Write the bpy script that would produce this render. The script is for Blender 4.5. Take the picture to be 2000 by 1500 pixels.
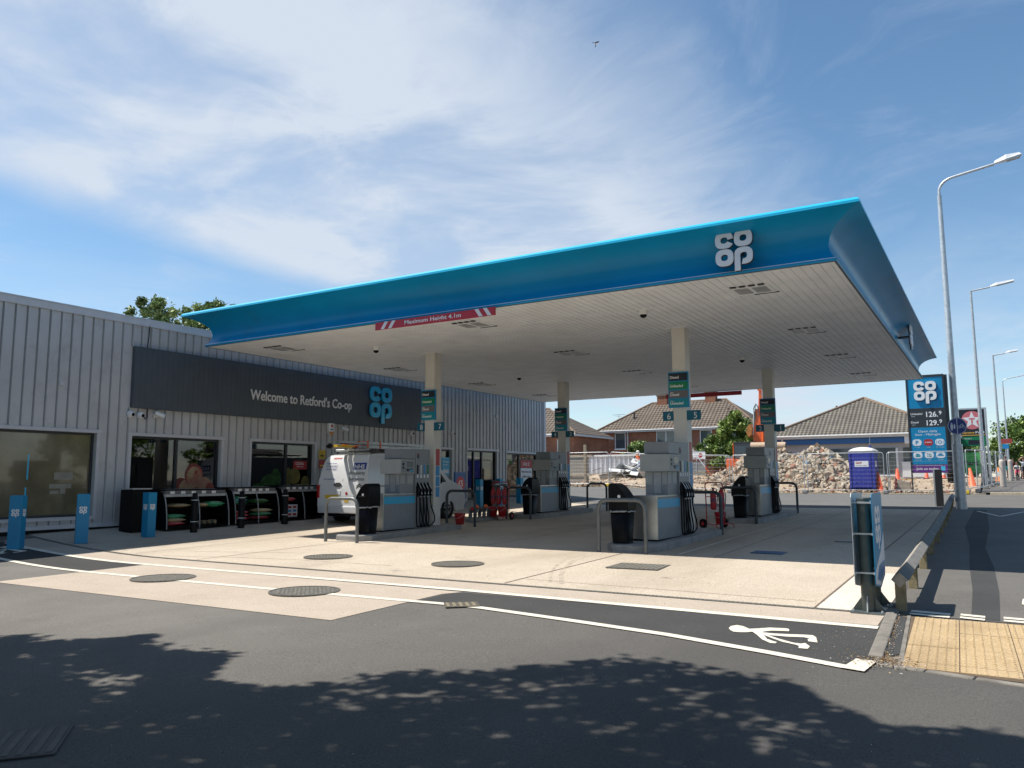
import bpy, bmesh, math, random
from mathutils import Vector as V, Matrix as Mx, noise
R_=math.radians
S=bpy.context.scene
for o in list(bpy.data.objects): bpy.data.objects.remove(o)
# ------------------------------------------------------------ camera
YAW,PITCH,ROLL=0.5455500049,0.1191768525,-0.0040901
cyw,syw,cp,sp=math.cos(YAW),math.sin(YAW),math.cos(PITCH),math.sin(PITCH)
fw=V((-syw*cp,cyw*cp,sp)); rt=V((cyw,syw,0)); up=rt.cross(fw)
r2=rt*math.cos(ROLL)+up*math.sin(ROLL); u2=up*math.cos(ROLL)-rt*math.sin(ROLL)
cd=bpy.data.cameras.new('camera'); cam=bpy.data.objects.new('camera',cd); S.collection.objects.link(cam)
m=Mx((r2,u2,-fw)).transposed().to_4x4(); m.translation=V((0,0,1.6)); cam.matrix_world=m
cd.sensor_width=36; cd.lens=1542.39/2000*36; cd.clip_start=.05; cd.clip_end=3000
S.camera=cam
# ------------------------------------------------------------ light
SUN=V((-.54,-.235,1)).normalized()
ld=bpy.data.lights.new('sun','SUN'); ld.energy=5.0; ld.angle=R_(.53); ld.color=(1,.95,.87)
lo=bpy.data.objects.new('sun',ld); S.collection.objects.link(lo); lo.rotation_mode='QUATERNION'
lo.rotation_quaternion=SUN.to_track_quat('Z','Y'); lo.location=(-20,-10,40)
W=bpy.data.worlds.new('World'); S.world=W; W.use_nodes=True
nt=W.node_tree; nt.nodes.clear(); N=nt.nodes.new; L=nt.links.new
sky=N('ShaderNodeTexSky'); sky.sky_type='NISHITA'; sky.sun_disc=False
sky.sun_elevation=math.asin(SUN.z); sky.sun_rotation=math.atan2(SUN.x,SUN.y); sky.air_density=1.0; sky.dust_density=.1; sky.ozone_density=3.0
tc=N('ShaderNodeTexCoord'); sep=N('ShaderNodeSeparateXYZ'); L(tc.outputs['Generated'],sep.inputs[0])
def mth(op,a,b=None,c=None,clamp=False):
    n=N('ShaderNodeMath'); n.operation=op; n.use_clamp=clamp
    for i,x in enumerate((a,b,c)):
        if x is None: continue
        if isinstance(x,(int,float)): n.inputs[i].default_value=x
        else: L(x,n.inputs[i])
    return n.outputs[0]
zz=mth('ADD',mth('MAXIMUM',sep.outputs['Z'],0.0),.12)
cx=mth('DIVIDE',sep.outputs['X'],zz); cy=mth('DIVIDE',sep.outputs['Y'],zz)
def comb(x,y,z=0.0):
    n=N('ShaderNodeCombineXYZ')
    for i,q in enumerate((x,y,z)):
        if isinstance(q,(int,float)): n.inputs[i].default_value=q
        else: L(q,n.inputs[i])
    return n.outputs[0]
def noi(vec,sc,det,rough,dist=0.0,off=0.0):
    n=N('ShaderNodeTexNoise'); n.inputs['Scale'].default_value=sc; n.inputs['Detail'].default_value=det
    n.inputs['Roughness'].default_value=rough; n.inputs['Distortion'].default_value=dist
    mp=N('ShaderNodeMapping'); mp.inputs['Location'].default_value=(off,off*.7,off*1.3); L(vec,mp.inputs[0]); L(mp.outputs[0],n.inputs['Vector'])
    return n.outputs['Fac']
def rng(v,a,b,c=0.0,d=1.0):
    n=N('ShaderNodeMapRange'); n.interpolation_type='SMOOTHSTEP'; L(v,n.inputs[0])
    for i,q in enumerate((a,b,c,d)): n.inputs[i+1].default_value=q
    return n.outputs[0]
# warp, streak axes (cirrus fibres fan out from low left to upper right)
w1=noi(comb(cx,cy),.7,3,.5,0,3.1); w2=noi(comb(cx,cy),.7,3,.5,0,9.7)
wx=mth('ADD',cx,mth('MULTIPLY',mth('SUBTRACT',w1,.5),.8)); wy=mth('ADD',cy,mth('MULTIPLY',mth('SUBTRACT',w2,.5),.8))
CA=R_(-14)
al=mth('ADD',mth('MULTIPLY',wx,math.cos(CA)),mth('MULTIPLY',wy,math.sin(CA)))
ac=mth('SUBTRACT',mth('MULTIPLY',wy,math.cos(CA)),mth('MULTIPLY',wx,math.sin(CA)))
fib=noi(comb(mth('MULTIPLY',al,1.0),mth('MULTIPLY',ac,1.55)),1.9,10,.64,1.3,1.3)
puff=noi(comb(wx,wy),2.0,9,.58,.35,5.2)
fine=noi(comb(mth('MULTIPLY',al,1.5),mth('MULTIPLY',ac,5.5)),2.4,6,.62,.3,7.2)
cxw=mth('ADD',cx,mth('MULTIPLY',mth('SUBTRACT',w1,.5),.30)); cxe=mth('ADD',cxw,mth('ADD',mth('MULTIPLY',mth('SUBTRACT',fib,.5),.6),mth('MULTIPLY',mth('SUBTRACT',puff,.5),.7)))
band=mth('MULTIPLY',rng(cxw,-2.12,-1.80),mth('MULTIPLY',rng(cxe,-.85,-.25,1.0,0.0),rng(cy,-1.0,-.3)))
inner=mth('ADD',.48,mth('MULTIPLY',rng(mth('ADD',mth('MULTIPLY',puff,.85),mth('MULTIPLY',fib,.15)),.37,.63),.58))
thick=mth('MULTIPLY',band,inner)
wisp=mth('MULTIPLY',rng(mth('ADD',mth('MULTIPLY',fib,.6),mth('MULTIPLY',puff,.4)),.50,.70),.20)
low=mth('MULTIPLY',rng(sep.outputs['Z'],.0,.36,1.0,0.0),mth('ADD',.10,mth('MULTIPLY',rng(puff,.35,.62),.42)))
cl=mth('MINIMUM',mth('MAXIMUM',mth('ADD',mth('MULTIPLY',thick,.92),mth('MULTIPLY',wisp,.6)),mth('ADD',low,wisp)),.95)
hs=N('ShaderNodeHueSaturation'); hs.inputs['Saturation'].default_value=1.06; hs.inputs['Value'].default_value=1.95; hs.inputs['Hue'].default_value=.493; L(sky.outputs[0],hs.inputs['Color'])
mixc=N('ShaderNodeMix'); mixc.data_type='RGBA'; L(cl,mixc.inputs[0]); L(hs.outputs[0],mixc.inputs[6]); mixc.inputs[7].default_value=(9.2,10.2,11.6,1)
bg=N('ShaderNodeBackground'); bg.inputs[1].default_value=.062; L(mixc.outputs[2],bg.inputs[0])
wo=N('ShaderNodeOutputWorld'); L(bg.outputs[0],wo.inputs[0])
S.view_settings.view_transform='Standard'; S.view_settings.look='None'; S.view_settings.exposure=.28; S.view_settings.gamma=1
# ------------------------------------------------------------ helpers
rnd=random.Random(7)
def gz(x,y):
    b=min(max(-x-13,0),5.5); return .0175*min(y,75)+.27*(b/5)**2
def link(o): S.collection.objects.link(o); return o
def tag(o,label=None,cat=None,group=None,kind=None):
    if label: o['label']=label
    if cat: o['category']=cat
    if group: o['group']=group
    if kind: o['kind']=kind
    return o
MATS={}
def mat(name,col,rough=.6,metal=0.0,var=.10,sc=6.0,bump=0.0,bsc=60.0,coat=0.0,spec=.5,emit=0.0,fine=0.0,fsc=150,dirt=None):
    if name in MATS: return MATS[name]
    m=bpy.data.materials.new(name); m.use_nodes=True; t=m.node_tree; b=t.nodes['Principled BSDF']
    b.inputs['Roughness'].default_value=rough; b.inputs['Metallic'].default_value=metal
    b.inputs['Coat Weight'].default_value=coat; b.inputs['Specular IOR Level'].default_value=spec
    c=t.nodes.new('ShaderNodeTexCoord'); out=None
    base=t.nodes.new('ShaderNodeRGB'); base.outputs[0].default_value=(*col,1); out=base.outputs[0]
    def scale(o,sc_,det,a,loc=0):
        n=t.nodes.new('ShaderNodeTexNoise'); n.inputs['Scale'].default_value=sc_; n.inputs['Detail'].default_value=det; t.links.new(c.outputs['Object'],n.inputs['Vector'])
        r=t.nodes.new('ShaderNodeMapRange'); r.inputs[1].default_value=.3; r.inputs[2].default_value=.7; r.inputs[3].default_value=1-a; r.inputs[4].default_value=1+a
        t.links.new(n.outputs['Fac'],r.inputs[0])
        v=t.nodes.new('ShaderNodeVectorMath'); v.operation='SCALE'; t.links.new(o,v.inputs[0]); t.links.new(r.outputs[0],v.inputs['Scale']); return v.outputs[0]
    if var: out=scale(out,sc,6,var)
    if fine: out=scale(out,fsc,2,fine)
    if dirt:
        dcol,dsc,dlo,dhi,damt=dirt
        n=t.nodes.new('ShaderNodeTexNoise'); n.inputs['Scale'].default_value=dsc; n.inputs['Detail'].default_value=8; n.inputs['Roughness'].default_value=.65; t.links.new(c.outputs['Object'],n.inputs['Vector'])
        r=t.nodes.new('ShaderNodeMapRange'); r.inputs[1].default_value=dlo; r.inputs[2].default_value=dhi; r.inputs[4].default_value=damt; t.links.new(n.outputs['Fac'],r.inputs[0])
        x=t.nodes.new('ShaderNodeMix'); x.data_type='RGBA'; t.links.new(r.outputs[0],x.inputs[0]); t.links.new(out,x.inputs[6]); x.inputs[7].default_value=(*dcol,1); out=x.outputs[2]
    t.links.new(out,b.inputs['Base Color'])
    if bump:
        n=t.nodes.new('ShaderNodeTexNoise'); n.inputs['Scale'].default_value=bsc; n.inputs['Detail'].default_value=4; t.links.new(c.outputs['Object'],n.inputs['Vector'])
        u=t.nodes.new('ShaderNodeBump'); u.inputs['Strength'].default_value=bump; u.inputs['Distance'].default_value=.01; t.links.new(n.outputs['Fac'],u.inputs['Height']); t.links.new(u.outputs[0],b.inputs['Normal'])
    if emit: t.links.new(out,b.inputs['Emission Color']); b.inputs['Emission Strength'].default_value=emit
    MATS[name]=m; return m
def nodes(m): return m.node_tree,m.node_tree.nodes['Principled BSDF']
class MB:
    def __init__(s): s.v=[];s.f=[];s.mi=[];s.mats=[];s.M=None;s.sm=[]
    def mid(s,m):
        if m not in s.mats: s.mats.append(m)
        return s.mats.index(m)
    def add(s,vs,fs,m,smooth=False):
        k=len(s.v); M=s.M
        s.v+=[tuple(M@V(p)) if M is not None else tuple(p) for p in vs]
        i=s.mid(m)
        for f in fs: s.f.append([k+a for a in f]); s.mi.append(i); s.sm.append(smooth)
    def box(s,x0,x1,y0,y1,z0,z1,m):
        s.add([(x0,y0,z0),(x1,y0,z0),(x1,y1,z0),(x0,y1,z0),(x0,y0,z1),(x1,y0,z1),(x1,y1,z1),(x0,y1,z1)],
          [(3,2,1,0),(4,5,6,7),(0,1,5,4),(1,2,6,5),(2,3,7,6),(3,0,4,7)],m)
    def cyl(s,p0,p1,r0,m,r1=None,n=12,cap=True,smooth=True):
        p0=V(p0);p1=V(p1); r1=r0 if r1 is None else r1; d=(p1-p0)
        if d.length<1e-6: return
        d.normalize(); a=d.orthogonal().normalized(); b=d.cross(a)
        vs=[]
        for p,r in ((p0,r0),(p1,r1)):
            for i in range(n):
                t=2*math.pi*i/n; vs.append(p+a*(r*math.cos(t))+b*(r*math.sin(t)))
        s.add(vs,[(i,(i+1)%n,n+(i+1)%n,n+i) for i in range(n)],m,smooth)
        if cap: s.add(vs,[tuple(reversed(range(n))),tuple(range(n,2*n))],m)
    def tube(s,pts,r,m,n=8,closed=False):
        pts=[V(p) for p in pts]; rr=r if isinstance(r,(list,tuple)) else [r]*len(pts)
        vs=[]; ref=None; K=len(pts)
        for i,p in enumerate(pts):
            if closed: d=(pts[(i+1)%K]-pts[i-1])
            else: d=(pts[min(i+1,K-1)]-pts[max(i-1,0)])
            d.normalize()
            if ref is None: ref=d.orthogonal().normalized()
            a=(ref-d*ref.dot(d)).normalized(); ref=a; b=d.cross(a)
            for j in range(n):
                t=2*math.pi*j/n; vs.append(p+a*(rr[i]*math.cos(t))+b*(rr[i]*math.sin(t)))
        fs=[]
        for i in range(K if closed else K-1):
            for j in range(n):
                fs.append((i*n+j,i*n+(j+1)%n,((i+1)%K)*n+(j+1)%n,((i+1)%K)*n+j))
        s.add(vs,fs,m,True)
        if not closed: s.add(vs,[tuple(reversed(range(n))),tuple(range((K-1)*n,K*n))],m)
    def prism(s,poly,M,d0,d1,m,smooth=False):
        n=len(poly); vs=[M@V((a,b,d0)) for a,b in poly]+[M@V((a,b,d1)) for a,b in poly]
        s.add(vs,[tuple(reversed(range(n))),tuple(range(n,2*n))],m)
        s.add(vs,[(i,(i+1)%n,n+(i+1)%n,n+i) for i in range(n)],m,smooth)
    def lathe(s,prof,c,m,n=20):
        c=V(c); vs=[];K=len(prof)
        for r,z in prof:
            for j in range(n):
                t=2*math.pi*j/n; vs.append(c+V((r*math.cos(t),r*math.sin(t),z)))
        s.add(vs,[(i*n+j,i*n+(j+1)%n,(i+1)*n+(j+1)%n,(i+1)*n+j) for i in range(K-1) for j in range(n)],m,True)
        s.add(vs,[tuple(reversed(range(n))),tuple(range((K-1)*n,K*n))],m)
    def ell(s,c,r,m,n=12,k=8,M=None):
        c=V(c); vs=[c+V((0,0,-r[2]))]
        for i in range(1,k):
            a=-math.pi/2+math.pi*i/k
            for j in range(n):
                t=2*math.pi*j/n; vs.append(c+V((r[0]*math.cos(a)*math.cos(t),r[1]*math.cos(a)*math.sin(t),r[2]*math.sin(a))))
        vs.append(c+V((0,0,r[2]))); fs=[]
        for j in range(n): fs.append((0,1+(j+1)%n,1+j)); fs.append((len(vs)-1,1+(k-2)*n+j,1+(k-2)*n+(j+1)%n))
        for i in range(k-2):
            for j in range(n): fs.append((1+i*n+j,1+i*n+(j+1)%n,1+(i+1)*n+(j+1)%n,1+(i+1)*n+j))
        s.add(vs,fs,m,True)
    def strip(s,outer,inner,M,d0,d1,m,closed=False):
        n=len(outer); vs=[M@V((a,b,d)) for d in (d0,d1) for a,b in outer+inner]
        o0,i0,o1,i1=0,n,2*n,3*n; fs=[]
        for i in range(n if closed else n-1):
            j=(i+1)%n
            fs+=[(o1+i,o1+j,i1+j,i1+i),(i0+i,i0+j,o0+j,o0+i),(o0+i,o0+j,o1+j,o1+i),(i1+i,i1+j,i0+j,i0+i)]
        if not closed: fs+=[(o0,o1,i1,i0),(i0+n-1,i1+n-1,o1+n-1,o0+n-1)]
        s.add(vs,fs,m)
    def text(s,txt,M,m,size=None,width=None,depth=.006,bold=0.0,align='LEFT',sx=1.0):
        cu=bpy.data.curves.new('t','FONT'); cu.body=txt; cu.size=1; cu.extrude=0; cu.offset=bold; cu.resolution_u=3
        o=bpy.data.objects.new('t',cu); link(o); dg=bpy.context.evaluated_depsgraph_get()
        me=bpy.data.meshes.new_from_object(o.evaluated_get(dg)); bpy.data.objects.remove(o); bpy.data.curves.remove(cu)
        xs=[v.co.x for v in me.vertices]
        if not xs: return
        w=max(xs)-min(xs); k=size if size else width/w; kx=k*sx
        if size and width: kx=width/w
        off={'LEFT':-min(xs),'CENTER':-(max(xs)+min(xs))/2,'RIGHT':-max(xs)}[align]
        bm=bmesh.new(); bm.from_mesh(me); bpy.data.meshes.remove(me)
        ex=bmesh.ops.extrude_face_region(bm,geom=list(bm.faces)); 
        for e in ex['geom']:
            if isinstance(e,bmesh.types.BMVert): e.co.z+=depth/k
        bmesh.ops.recalc_face_normals(bm,faces=bm.faces); bm.verts.index_update()
        s.add([M@V(((v.co.x+off)*kx,v.co.y*k,v.co.z*k)) for v in bm.verts],[[v.index for v in f.verts] for f in bm.faces],m); bm.free()
    def build(s,name,parent=None,loc=None,bevel=0,seg=2):
        me=bpy.data.meshes.new(name); me.from_pydata(s.v,[],s.f)
        for mm in s.mats: me.materials.append(mm)
        me.polygons.foreach_set('material_index',s.mi); me.polygons.foreach_set('use_smooth',s.sm); me.validate(); me.update()
        o=bpy.data.objects.new(name,me); link(o)
        if parent is not None: o.parent=parent
        if loc is not None: o.location=loc
        if bevel:
            b=o.modifiers.new('bevel','BEVEL'); b.width=bevel; b.segments=seg; b.limit_method='ANGLE'; b.angle_limit=R_(40); b.harden_normals=False
        return o
def fr(o,r,u):
    r=V(r).normalized();u=V(u).normalized();n=r.cross(u)
    M=Mx((r,u,n)).transposed().to_4x4(); M.translation=V(o); return M
FX=lambda x,y,z: fr((x,y,z),(0,1,0),(0,0,1))     # drawn on a face looking to +x
FY=lambda x,y,z: fr((x,y,z),(1,0,0),(0,0,1))     # drawn on a face looking to -y
FN=lambda x,y,z: fr((x,y,z),(0,-1,0),(0,0,1))    # looking to -x
FYP=lambda x,y,z: fr((x,y,z),(-1,0,0),(0,0,1))   # looking to +y
def empty(name,loc,label,cat,group=None,rz=0):
    o=bpy.data.objects.new(name,None); link(o); o.location=loc; o.rotation_euler=(0,0,rz); o.empty_display_size=.2
    return tag(o,label,cat,group)
def rrect(w,h,r,n=4,cx=0,cy=0):
    p=[]
    for sx,sy,a0 in ((1,1,0),(-1,1,90),(-1,-1,180),(1,-1,270)):
        for i in range(n+1):
            a=R_(a0+90*i/n); p.append((cx+sx*(w/2-r)+r*math.cos(a),cy+sy*(h/2-r)+r*math.sin(a)))
    return p
def circ(r,n=24,cx=0,cy=0): return [(cx+r*math.cos(2*math.pi*i/n),cy+r*math.sin(2*math.pi*i/n)) for i in range(n)]
def sell(a,b,t,e=2.7):
    c,s_=math.cos(t),math.sin(t); return (a*math.copysign(abs(c)**(2/e),c),b*math.copysign(abs(s_)**(2/e),s_))
def logo(mb,M,s,m,d0=0,d1=.01):
    "four rounded letters c o / o p, whole mark s metres wide"
    k=s/2.06
    def ring(cx,cy,a0,a1,closed=False):
        n=28; T=[R_(a0+(a1-a0)*i/(n if closed else n-1)) for i in range(n)]
        o=[((cx+p[0])*k,(cy+p[1])*k) for p in (sell(.50,.475,t) for t in T)]
        i_=[((cx+p[0])*k,(cy+p[1])*k) for p in (sell(.20,.19,t,2.3) for t in T)]
        mb.strip(o,i_,M,d0,d1,m,closed)
    ring(-.53,.50,4,336); ring(.53,.50,0,360,True); ring(-.53,-.50,0,360,True); ring(.53,-.50,-97,178)
    mb.prism([((.53-.50)*k,-1.32*k),((.53-.19)*k,-1.32*k),((.53-.19)*k,-.49*k),((.53-.50)*k,-.49*k)],M,d0,d1,m)
def sheet(name,polys,dz,m,kind='structure',flat=False):
    bm=bmesh.new()
    for p in polys:
        vs=[bm.verts.new((x,y,0)) for x,y in p]; bm.faces.new(vs)
    if not flat:
        for i in range(13):
            g=bm.verts[:]+bm.edges[:]+bm.faces[:]
            bmesh.ops.bisect_plane(bm,geom=g,dist=1e-6,plane_co=(-18.5+.5*i,0,0),plane_no=(1,0,0))
        bmesh.ops.bisect_plane(bm,geom=bm.verts[:]+bm.edges[:]+bm.faces[:],dist=1e-6,plane_co=(0,75,0),plane_no=(0,1,0))
    bmesh.ops.triangulate(bm,faces=bm.faces[:])
    for v in bm.verts: v.co.z=gz(v.co.x,v.co.y)+dz
    for f in bm.faces:
        f.normal_update()
        if f.normal.z<0: f.normal_flip()
    me=bpy.data.meshes.new(name); bm.to_mesh(me); bm.free(); me.materials.append(m)
    o=link(bpy.data.objects.new(name,me))
    if kind: o['kind']=kind
    return o
def poly_line(pts,w):
    out=[]
    for (x0,y0),(x1,y1) in zip(pts,pts[1:]):
        d=V((x1-x0,y1-y0)).normalized()*(w/2); n=(-d.y,d.x)
        out.append([(x0-n[0],y0-n[1]),(x1-n[0],y1-n[1]),(x1+n[0],y1+n[1]),(x0+n[0],y0+n[1])])
    return out
def rect(x0,x1,y0,y1): return [(x0,y0),(x1,y0),(x1,y1),(x0,y1)]
def dup(root,loc=None,rz=None,label=None,group=None):
    def cp(o,par):
        c=o.copy(); S.collection.objects.link(c); c.parent=par
        for ch in [x for x in KIDS.get(o.name,[])]: cp(ch,c)
        return c
    KIDS={}
    for o in bpy.data.objects:
        if o.parent: KIDS.setdefault(o.parent.name,[]).append(o)
    r=cp(root,None)
    if loc is not None: r.location=loc
    if rz is not None: r.rotation_euler=(0,0,rz)
    if label: r['label']=label
    if group: r['group']=group
    return r
# ------------------------------------------------------------ materials
def ground_mat(name,c1,c2,big,agg,rough=.9,speck=.0,stain=None,bump=.35,spec=.25,drips=0,xdark=0):
    m=mat(name,c1,rough,spec=spec,var=0); t,b=nodes(m); n=t.nodes.new; l=t.links.new
    c=n('ShaderNodeTexCoord').outputs['Object']
    def nz(sc,det=4,ro=.6): q=n('ShaderNodeTexNoise'); q.inputs['Scale'].default_value=sc; q.inputs['Detail'].default_value=det; q.inputs['Roughness'].default_value=ro; l(c,q.inputs['Vector']); return q.outputs['Fac']
    def mr(v,a,b_,c_=0.,d=1.): q=n('ShaderNodeMapRange'); l(v,q.inputs[0]); [setattr(q.inputs[i+1],'default_value',x) for i,x in enumerate((a,b_,c_,d))]; return q.outputs[0]
    def mix(f,a,b_):
        q=n('ShaderNodeMix'); q.data_type='RGBA'; l(f,q.inputs[0])
        for i,x in ((6,a),(7,b_)):
            if isinstance(x,tuple): q.inputs[i].default_value=(*x,1)
            else: l(x,q.inputs[i])
        return q.outputs[2]
    out=mix(mr(nz(big,7,.62),.35,.65),c1,c2)
    g=nz(agg,3,.7); out=mix(mr(g,.50,.72,0,.75),out,tuple(min(1,x*1.9) for x in c1)); out=mix(mr(g,.48,.28,0,.75),out,tuple(x*.40 for x in c1)); out=mix(mr(nz(1.7,6,.7),.35,.7,0,.22),out,tuple(x*.75 for x in c1))
    if speck:
        vo=n('ShaderNodeTexVoronoi'); vo.inputs['Scale'].default_value=14; l(c,vo.inputs['Vector'])
        out=mix(mr(vo.outputs['Distance'],.075,.05,0,speck),out,(.03,.028,.025))
        vo=n('ShaderNodeTexVoronoi'); vo.inputs['Scale'].default_value=22; l(c,vo.inputs['Vector'])
        out=mix(mr(vo.outputs['Distance'],.05,.03,0,speck*.6),out,(.6,.58,.52))
    if stain:
        mp=n('ShaderNodeMapping'); mp.inputs['Scale'].default_value=(1,.25,1); l(c,mp.inputs[0]); q=n('ShaderNodeTexNoise'); q.inputs['Scale'].default_value=stain[1]; q.inputs['Detail'].default_value=6; l(mp.outputs[0],q.inputs['Vector'])
        out=mix(mr(q.outputs['Fac'],.50,.68,0,stain[2]),out,stain[0])
        out=mix(mr(nz(.9,8,.7),.60,.72,0,stain[2]*.8),out,stain[0])
    if xdark:  # colour darkens gradually towards +x
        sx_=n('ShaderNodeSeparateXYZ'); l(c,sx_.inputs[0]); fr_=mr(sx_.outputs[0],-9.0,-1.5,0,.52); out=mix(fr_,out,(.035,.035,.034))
    if drips:
        vo=n('ShaderNodeTexVoronoi'); vo.inputs['Scale'].default_value=.9; vo.inputs['Randomness'].default_value=1; wv=n('ShaderNodeVectorMath'); wv.operation='ADD'; nn=n('ShaderNodeTexNoise'); nn.inputs['Scale'].default_value=3; l(c,nn.inputs['Vector']); l(c,wv.inputs[0]); l(nn.outputs['Color'],wv.inputs[1]); l(wv.outputs[0],vo.inputs['Vector'])
        dm=n('ShaderNodeMath'); dm.operation='MULTIPLY'; l(mr(vo.outputs['Distance'],.20,.06,0,.5),dm.inputs[0]); l(mr(nz(.33,3),.48,.60),dm.inputs[1]); out=mix(dm.outputs[0],out,(.10,.085,.07))
        vo=n('ShaderNodeTexVoronoi'); vo.inputs['Scale'].default_value=7; l(c,vo.inputs['Vector']); dm=n('ShaderNodeMath'); dm.operation='MULTIPLY'; l(mr(vo.outputs['Distance'],.13,.07,0,.75),dm.inputs[0]); l(mr(nz(.6,3),.50,.58),dm.inputs[1]); out=mix(dm.outputs[0],out,(.12,.095,.07))
    l(out,b.inputs['Base Color'])
    u=n('ShaderNodeBump'); u.inputs['Strength'].default_value=bump; u.inputs['Distance'].default_value=.006; l(g,u.inputs['Height']); l(u.outputs[0],b.inputs['Normal'])
    return m
ASPH=ground_mat('asphalt',(.150,.139,.126),(.20,.187,.168),.30,75,speck=.35,stain=((.075,.07,.066),.5,.35),xdark=1)
ASPH2=ground_mat('newer asphalt',(.052,.052,.051),(.070,.069,.066),.8,90,speck=.3)
ASPHR=ground_mat('pale road asphalt',(.14,.137,.128),(.16,.156,.145),.3,70)
PAVE=ground_mat('pavement asphalt',(.125,.117,.105),(.165,.155,.14),.8,80,speck=.2)
CONC=ground_mat('forecourt concrete',(.475,.403,.315),(.56,.482,.388),.45,60,speck=.3,stain=((.31,.255,.19),.45,.65),bump=.15,drips=1)
CONC2=ground_mat('pale concrete',(.62,.55,.46),(.68,.61,.52),.8,60,speck=.15,bump=.15)
BRUSH=ground_mat('brushed beige concrete',(.435,.366,.292),(.495,.42,.342),1.2,110,speck=.1,bump=.5)
TACT=ground_mat('buff paving',(.44,.32,.175),(.53,.395,.235),2.2,80,speck=.9,bump=.2,stain=((.27,.19,.11),1.6,.6))
DIRT=ground_mat('site dirt',(.34,.25,.165),(.44,.36,.27),.7,8,speck=.2,bump=.8)
PAINT=mat('road paint',(.72,.66,.55),.75,var=.08,sc=9,fine=.12,fsc=60,dirt=((.30,.28,.25),14,.62,.72,.55))
IRON=mat('cover iron',(.17,.16,.14),.55,.4,var=.3,sc=30)
RIBIRON=mat('cover ribs',(.34,.32,.27),.5,.4,var=.3,sc=30)
KERB=mat('kerb stone',(.22,.20,.17),.9,var=.25,sc=6,bump=.5,bsc=60,dirt=((.13,.12,.10),5,.5,.7,.6))
BLUE=mat('canopy blue',(.005,.275,.54),.34,coat=.04,var=.06,sc=1.3,spec=.16,dirt=((.03,.17,.30),1.1,.55,.8,.5))
BLUEM=mat('sign blue',(.0,.22,.43),.4,var=.04)
CYAN=mat('sunlit lip and tape blue',(.02,.50,.80),.3,coat=.3,var=.02)  # sunlight on the canopy's top lip put into colour; also window tape
WHITE=mat('white paint',(.80,.80,.79),.45,var=.03)
LETT=mat('pale letters',(.72,.74,.76),.5,var=.02)
SOFF=mat('soffit white',(.84,.865,.89),.5,var=.06,sc=2,dirt=((.55,.55,.53),1.4,.60,.85,.4))
CREAM=mat('column cream',(.68,.65,.58),.5,var=.05,sc=3,dirt=((.4,.37,.3),4,.62,.8,.3))
CLAD=mat('grey cladding',(.54,.54,.54),.45,.0,var=.07,sc=.9,coat=.05,dirt=((.30,.285,.27),2.2,.52,.78,.5))
CLADT=mat('cladding trim',(.58,.58,.60),.4,var=.05)
DARKW=mat('sign board charcoal',(.075,.092,.11),.55,var=.08,sc=3)
BLACK=mat('black plastic',(.005,.0055,.007),.38,var=.2,spec=.14)
RUB=mat('rubber',(.005,.005,.006),.4,var=.2,spec=.18)
STEEL=mat('brushed steel',(.50,.50,.48),.32,.85,var=.1,sc=4)
PANEL=mat('pump grey panel',(.22,.235,.25),.42,.1,var=.06,sc=4)
PANEL2=mat('pump head grey',(.33,.345,.33),.45,var=.05)
GALV=mat('galvanised',(.52,.54,.55),.42,.55,var=.15,sc=8)
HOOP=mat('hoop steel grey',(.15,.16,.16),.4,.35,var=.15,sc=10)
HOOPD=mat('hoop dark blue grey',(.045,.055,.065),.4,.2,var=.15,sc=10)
RED=mat('red paint',(.42,.02,.025),.4,var=.06)
REDB=mat('bar red',(.50,.03,.05),.5,var=.03)
GREEN=mat('sign green',(.0,.20,.08),.5,var=.04)
TEAL=mat('sign teal',(.0,.25,.30),.5,var=.04)
GREYS=mat('sign grey',(.14,.135,.135),.5,var=.04)
NAVY=mat('sign navy',(.01,.015,.025),.5,var=.04)
YEL=mat('yellow',(.75,.50,.03),.5,var=.05)
ORAN=mat('orange',(.80,.14,.03),.5,var=.1)
WOOD=mat('weathered timber',(.23,.19,.11),.85,var=.3,sc=9,bump=.6,bsc=40)
WOODG=mat('grey timber top',(.34,.31,.26),.85,var=.25,sc=12,bump=.6,bsc=40)
BITU=mat('bitumen wrap',(.02,.022,.025),.6,var=.2)
VANW=mat('van white',(.78,.79,.80),.25,coat=.6,var=.02)
TYRE=mat('tyre',(.012,.012,.012),.8,var=.2)
ALLOY=mat('wheel silver',(.45,.46,.47),.35,.7,var=.1)
FRAMEB=mat('dark window frame',(.03,.035,.04),.4,var=.1)
DARKIN=mat('shop interior dark',(.05,.048,.046),.8,var=.3,sc=3)
PURP=mat('purple',(.13,.03,.22),.5,var=.03)
SKIN=mat('skin',(.55,.32,.22),.55,var=.08)
LAMPW=mat('lamp head white',(.72,.73,.74),.35,var=.05)
EMIT=mat('light tube',(1,.93,.8),.5,emit=5.0,var=0)
def glass(name,tint,ro=.02,mixf=.0,refl=1.45,dark=None):
    m=bpy.data.materials.new(name); m.use_nodes=True; t=m.node_tree; t.nodes.clear(); n=t.nodes.new
    tr=n('ShaderNodeBsdfTransparent'); tr.inputs[0].default_value=(*tint,1); gl=n('ShaderNodeBsdfGlossy'); gl.inputs['Roughness'].default_value=ro
    f=n('ShaderNodeFresnel'); f.inputs['IOR'].default_value=refl; x=n('ShaderNodeMixShader'); t.links.new(f.outputs[0],x.inputs[0]); t.links.new(tr.outputs[0],x.inputs[1]); t.links.new(gl.outputs[0],x.inputs[2])
    o=n('ShaderNodeOutputMaterial'); t.links.new(x.outputs[0],o.inputs[0]); MATS[name]=m; return m
GLASS=glass('shop glass',(.55,.60,.60),refl=1.9)
HGLASS=mat('house window glass',(.06,.08,.09),.06,spec=.9,var=.3,sc=1)
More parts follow.
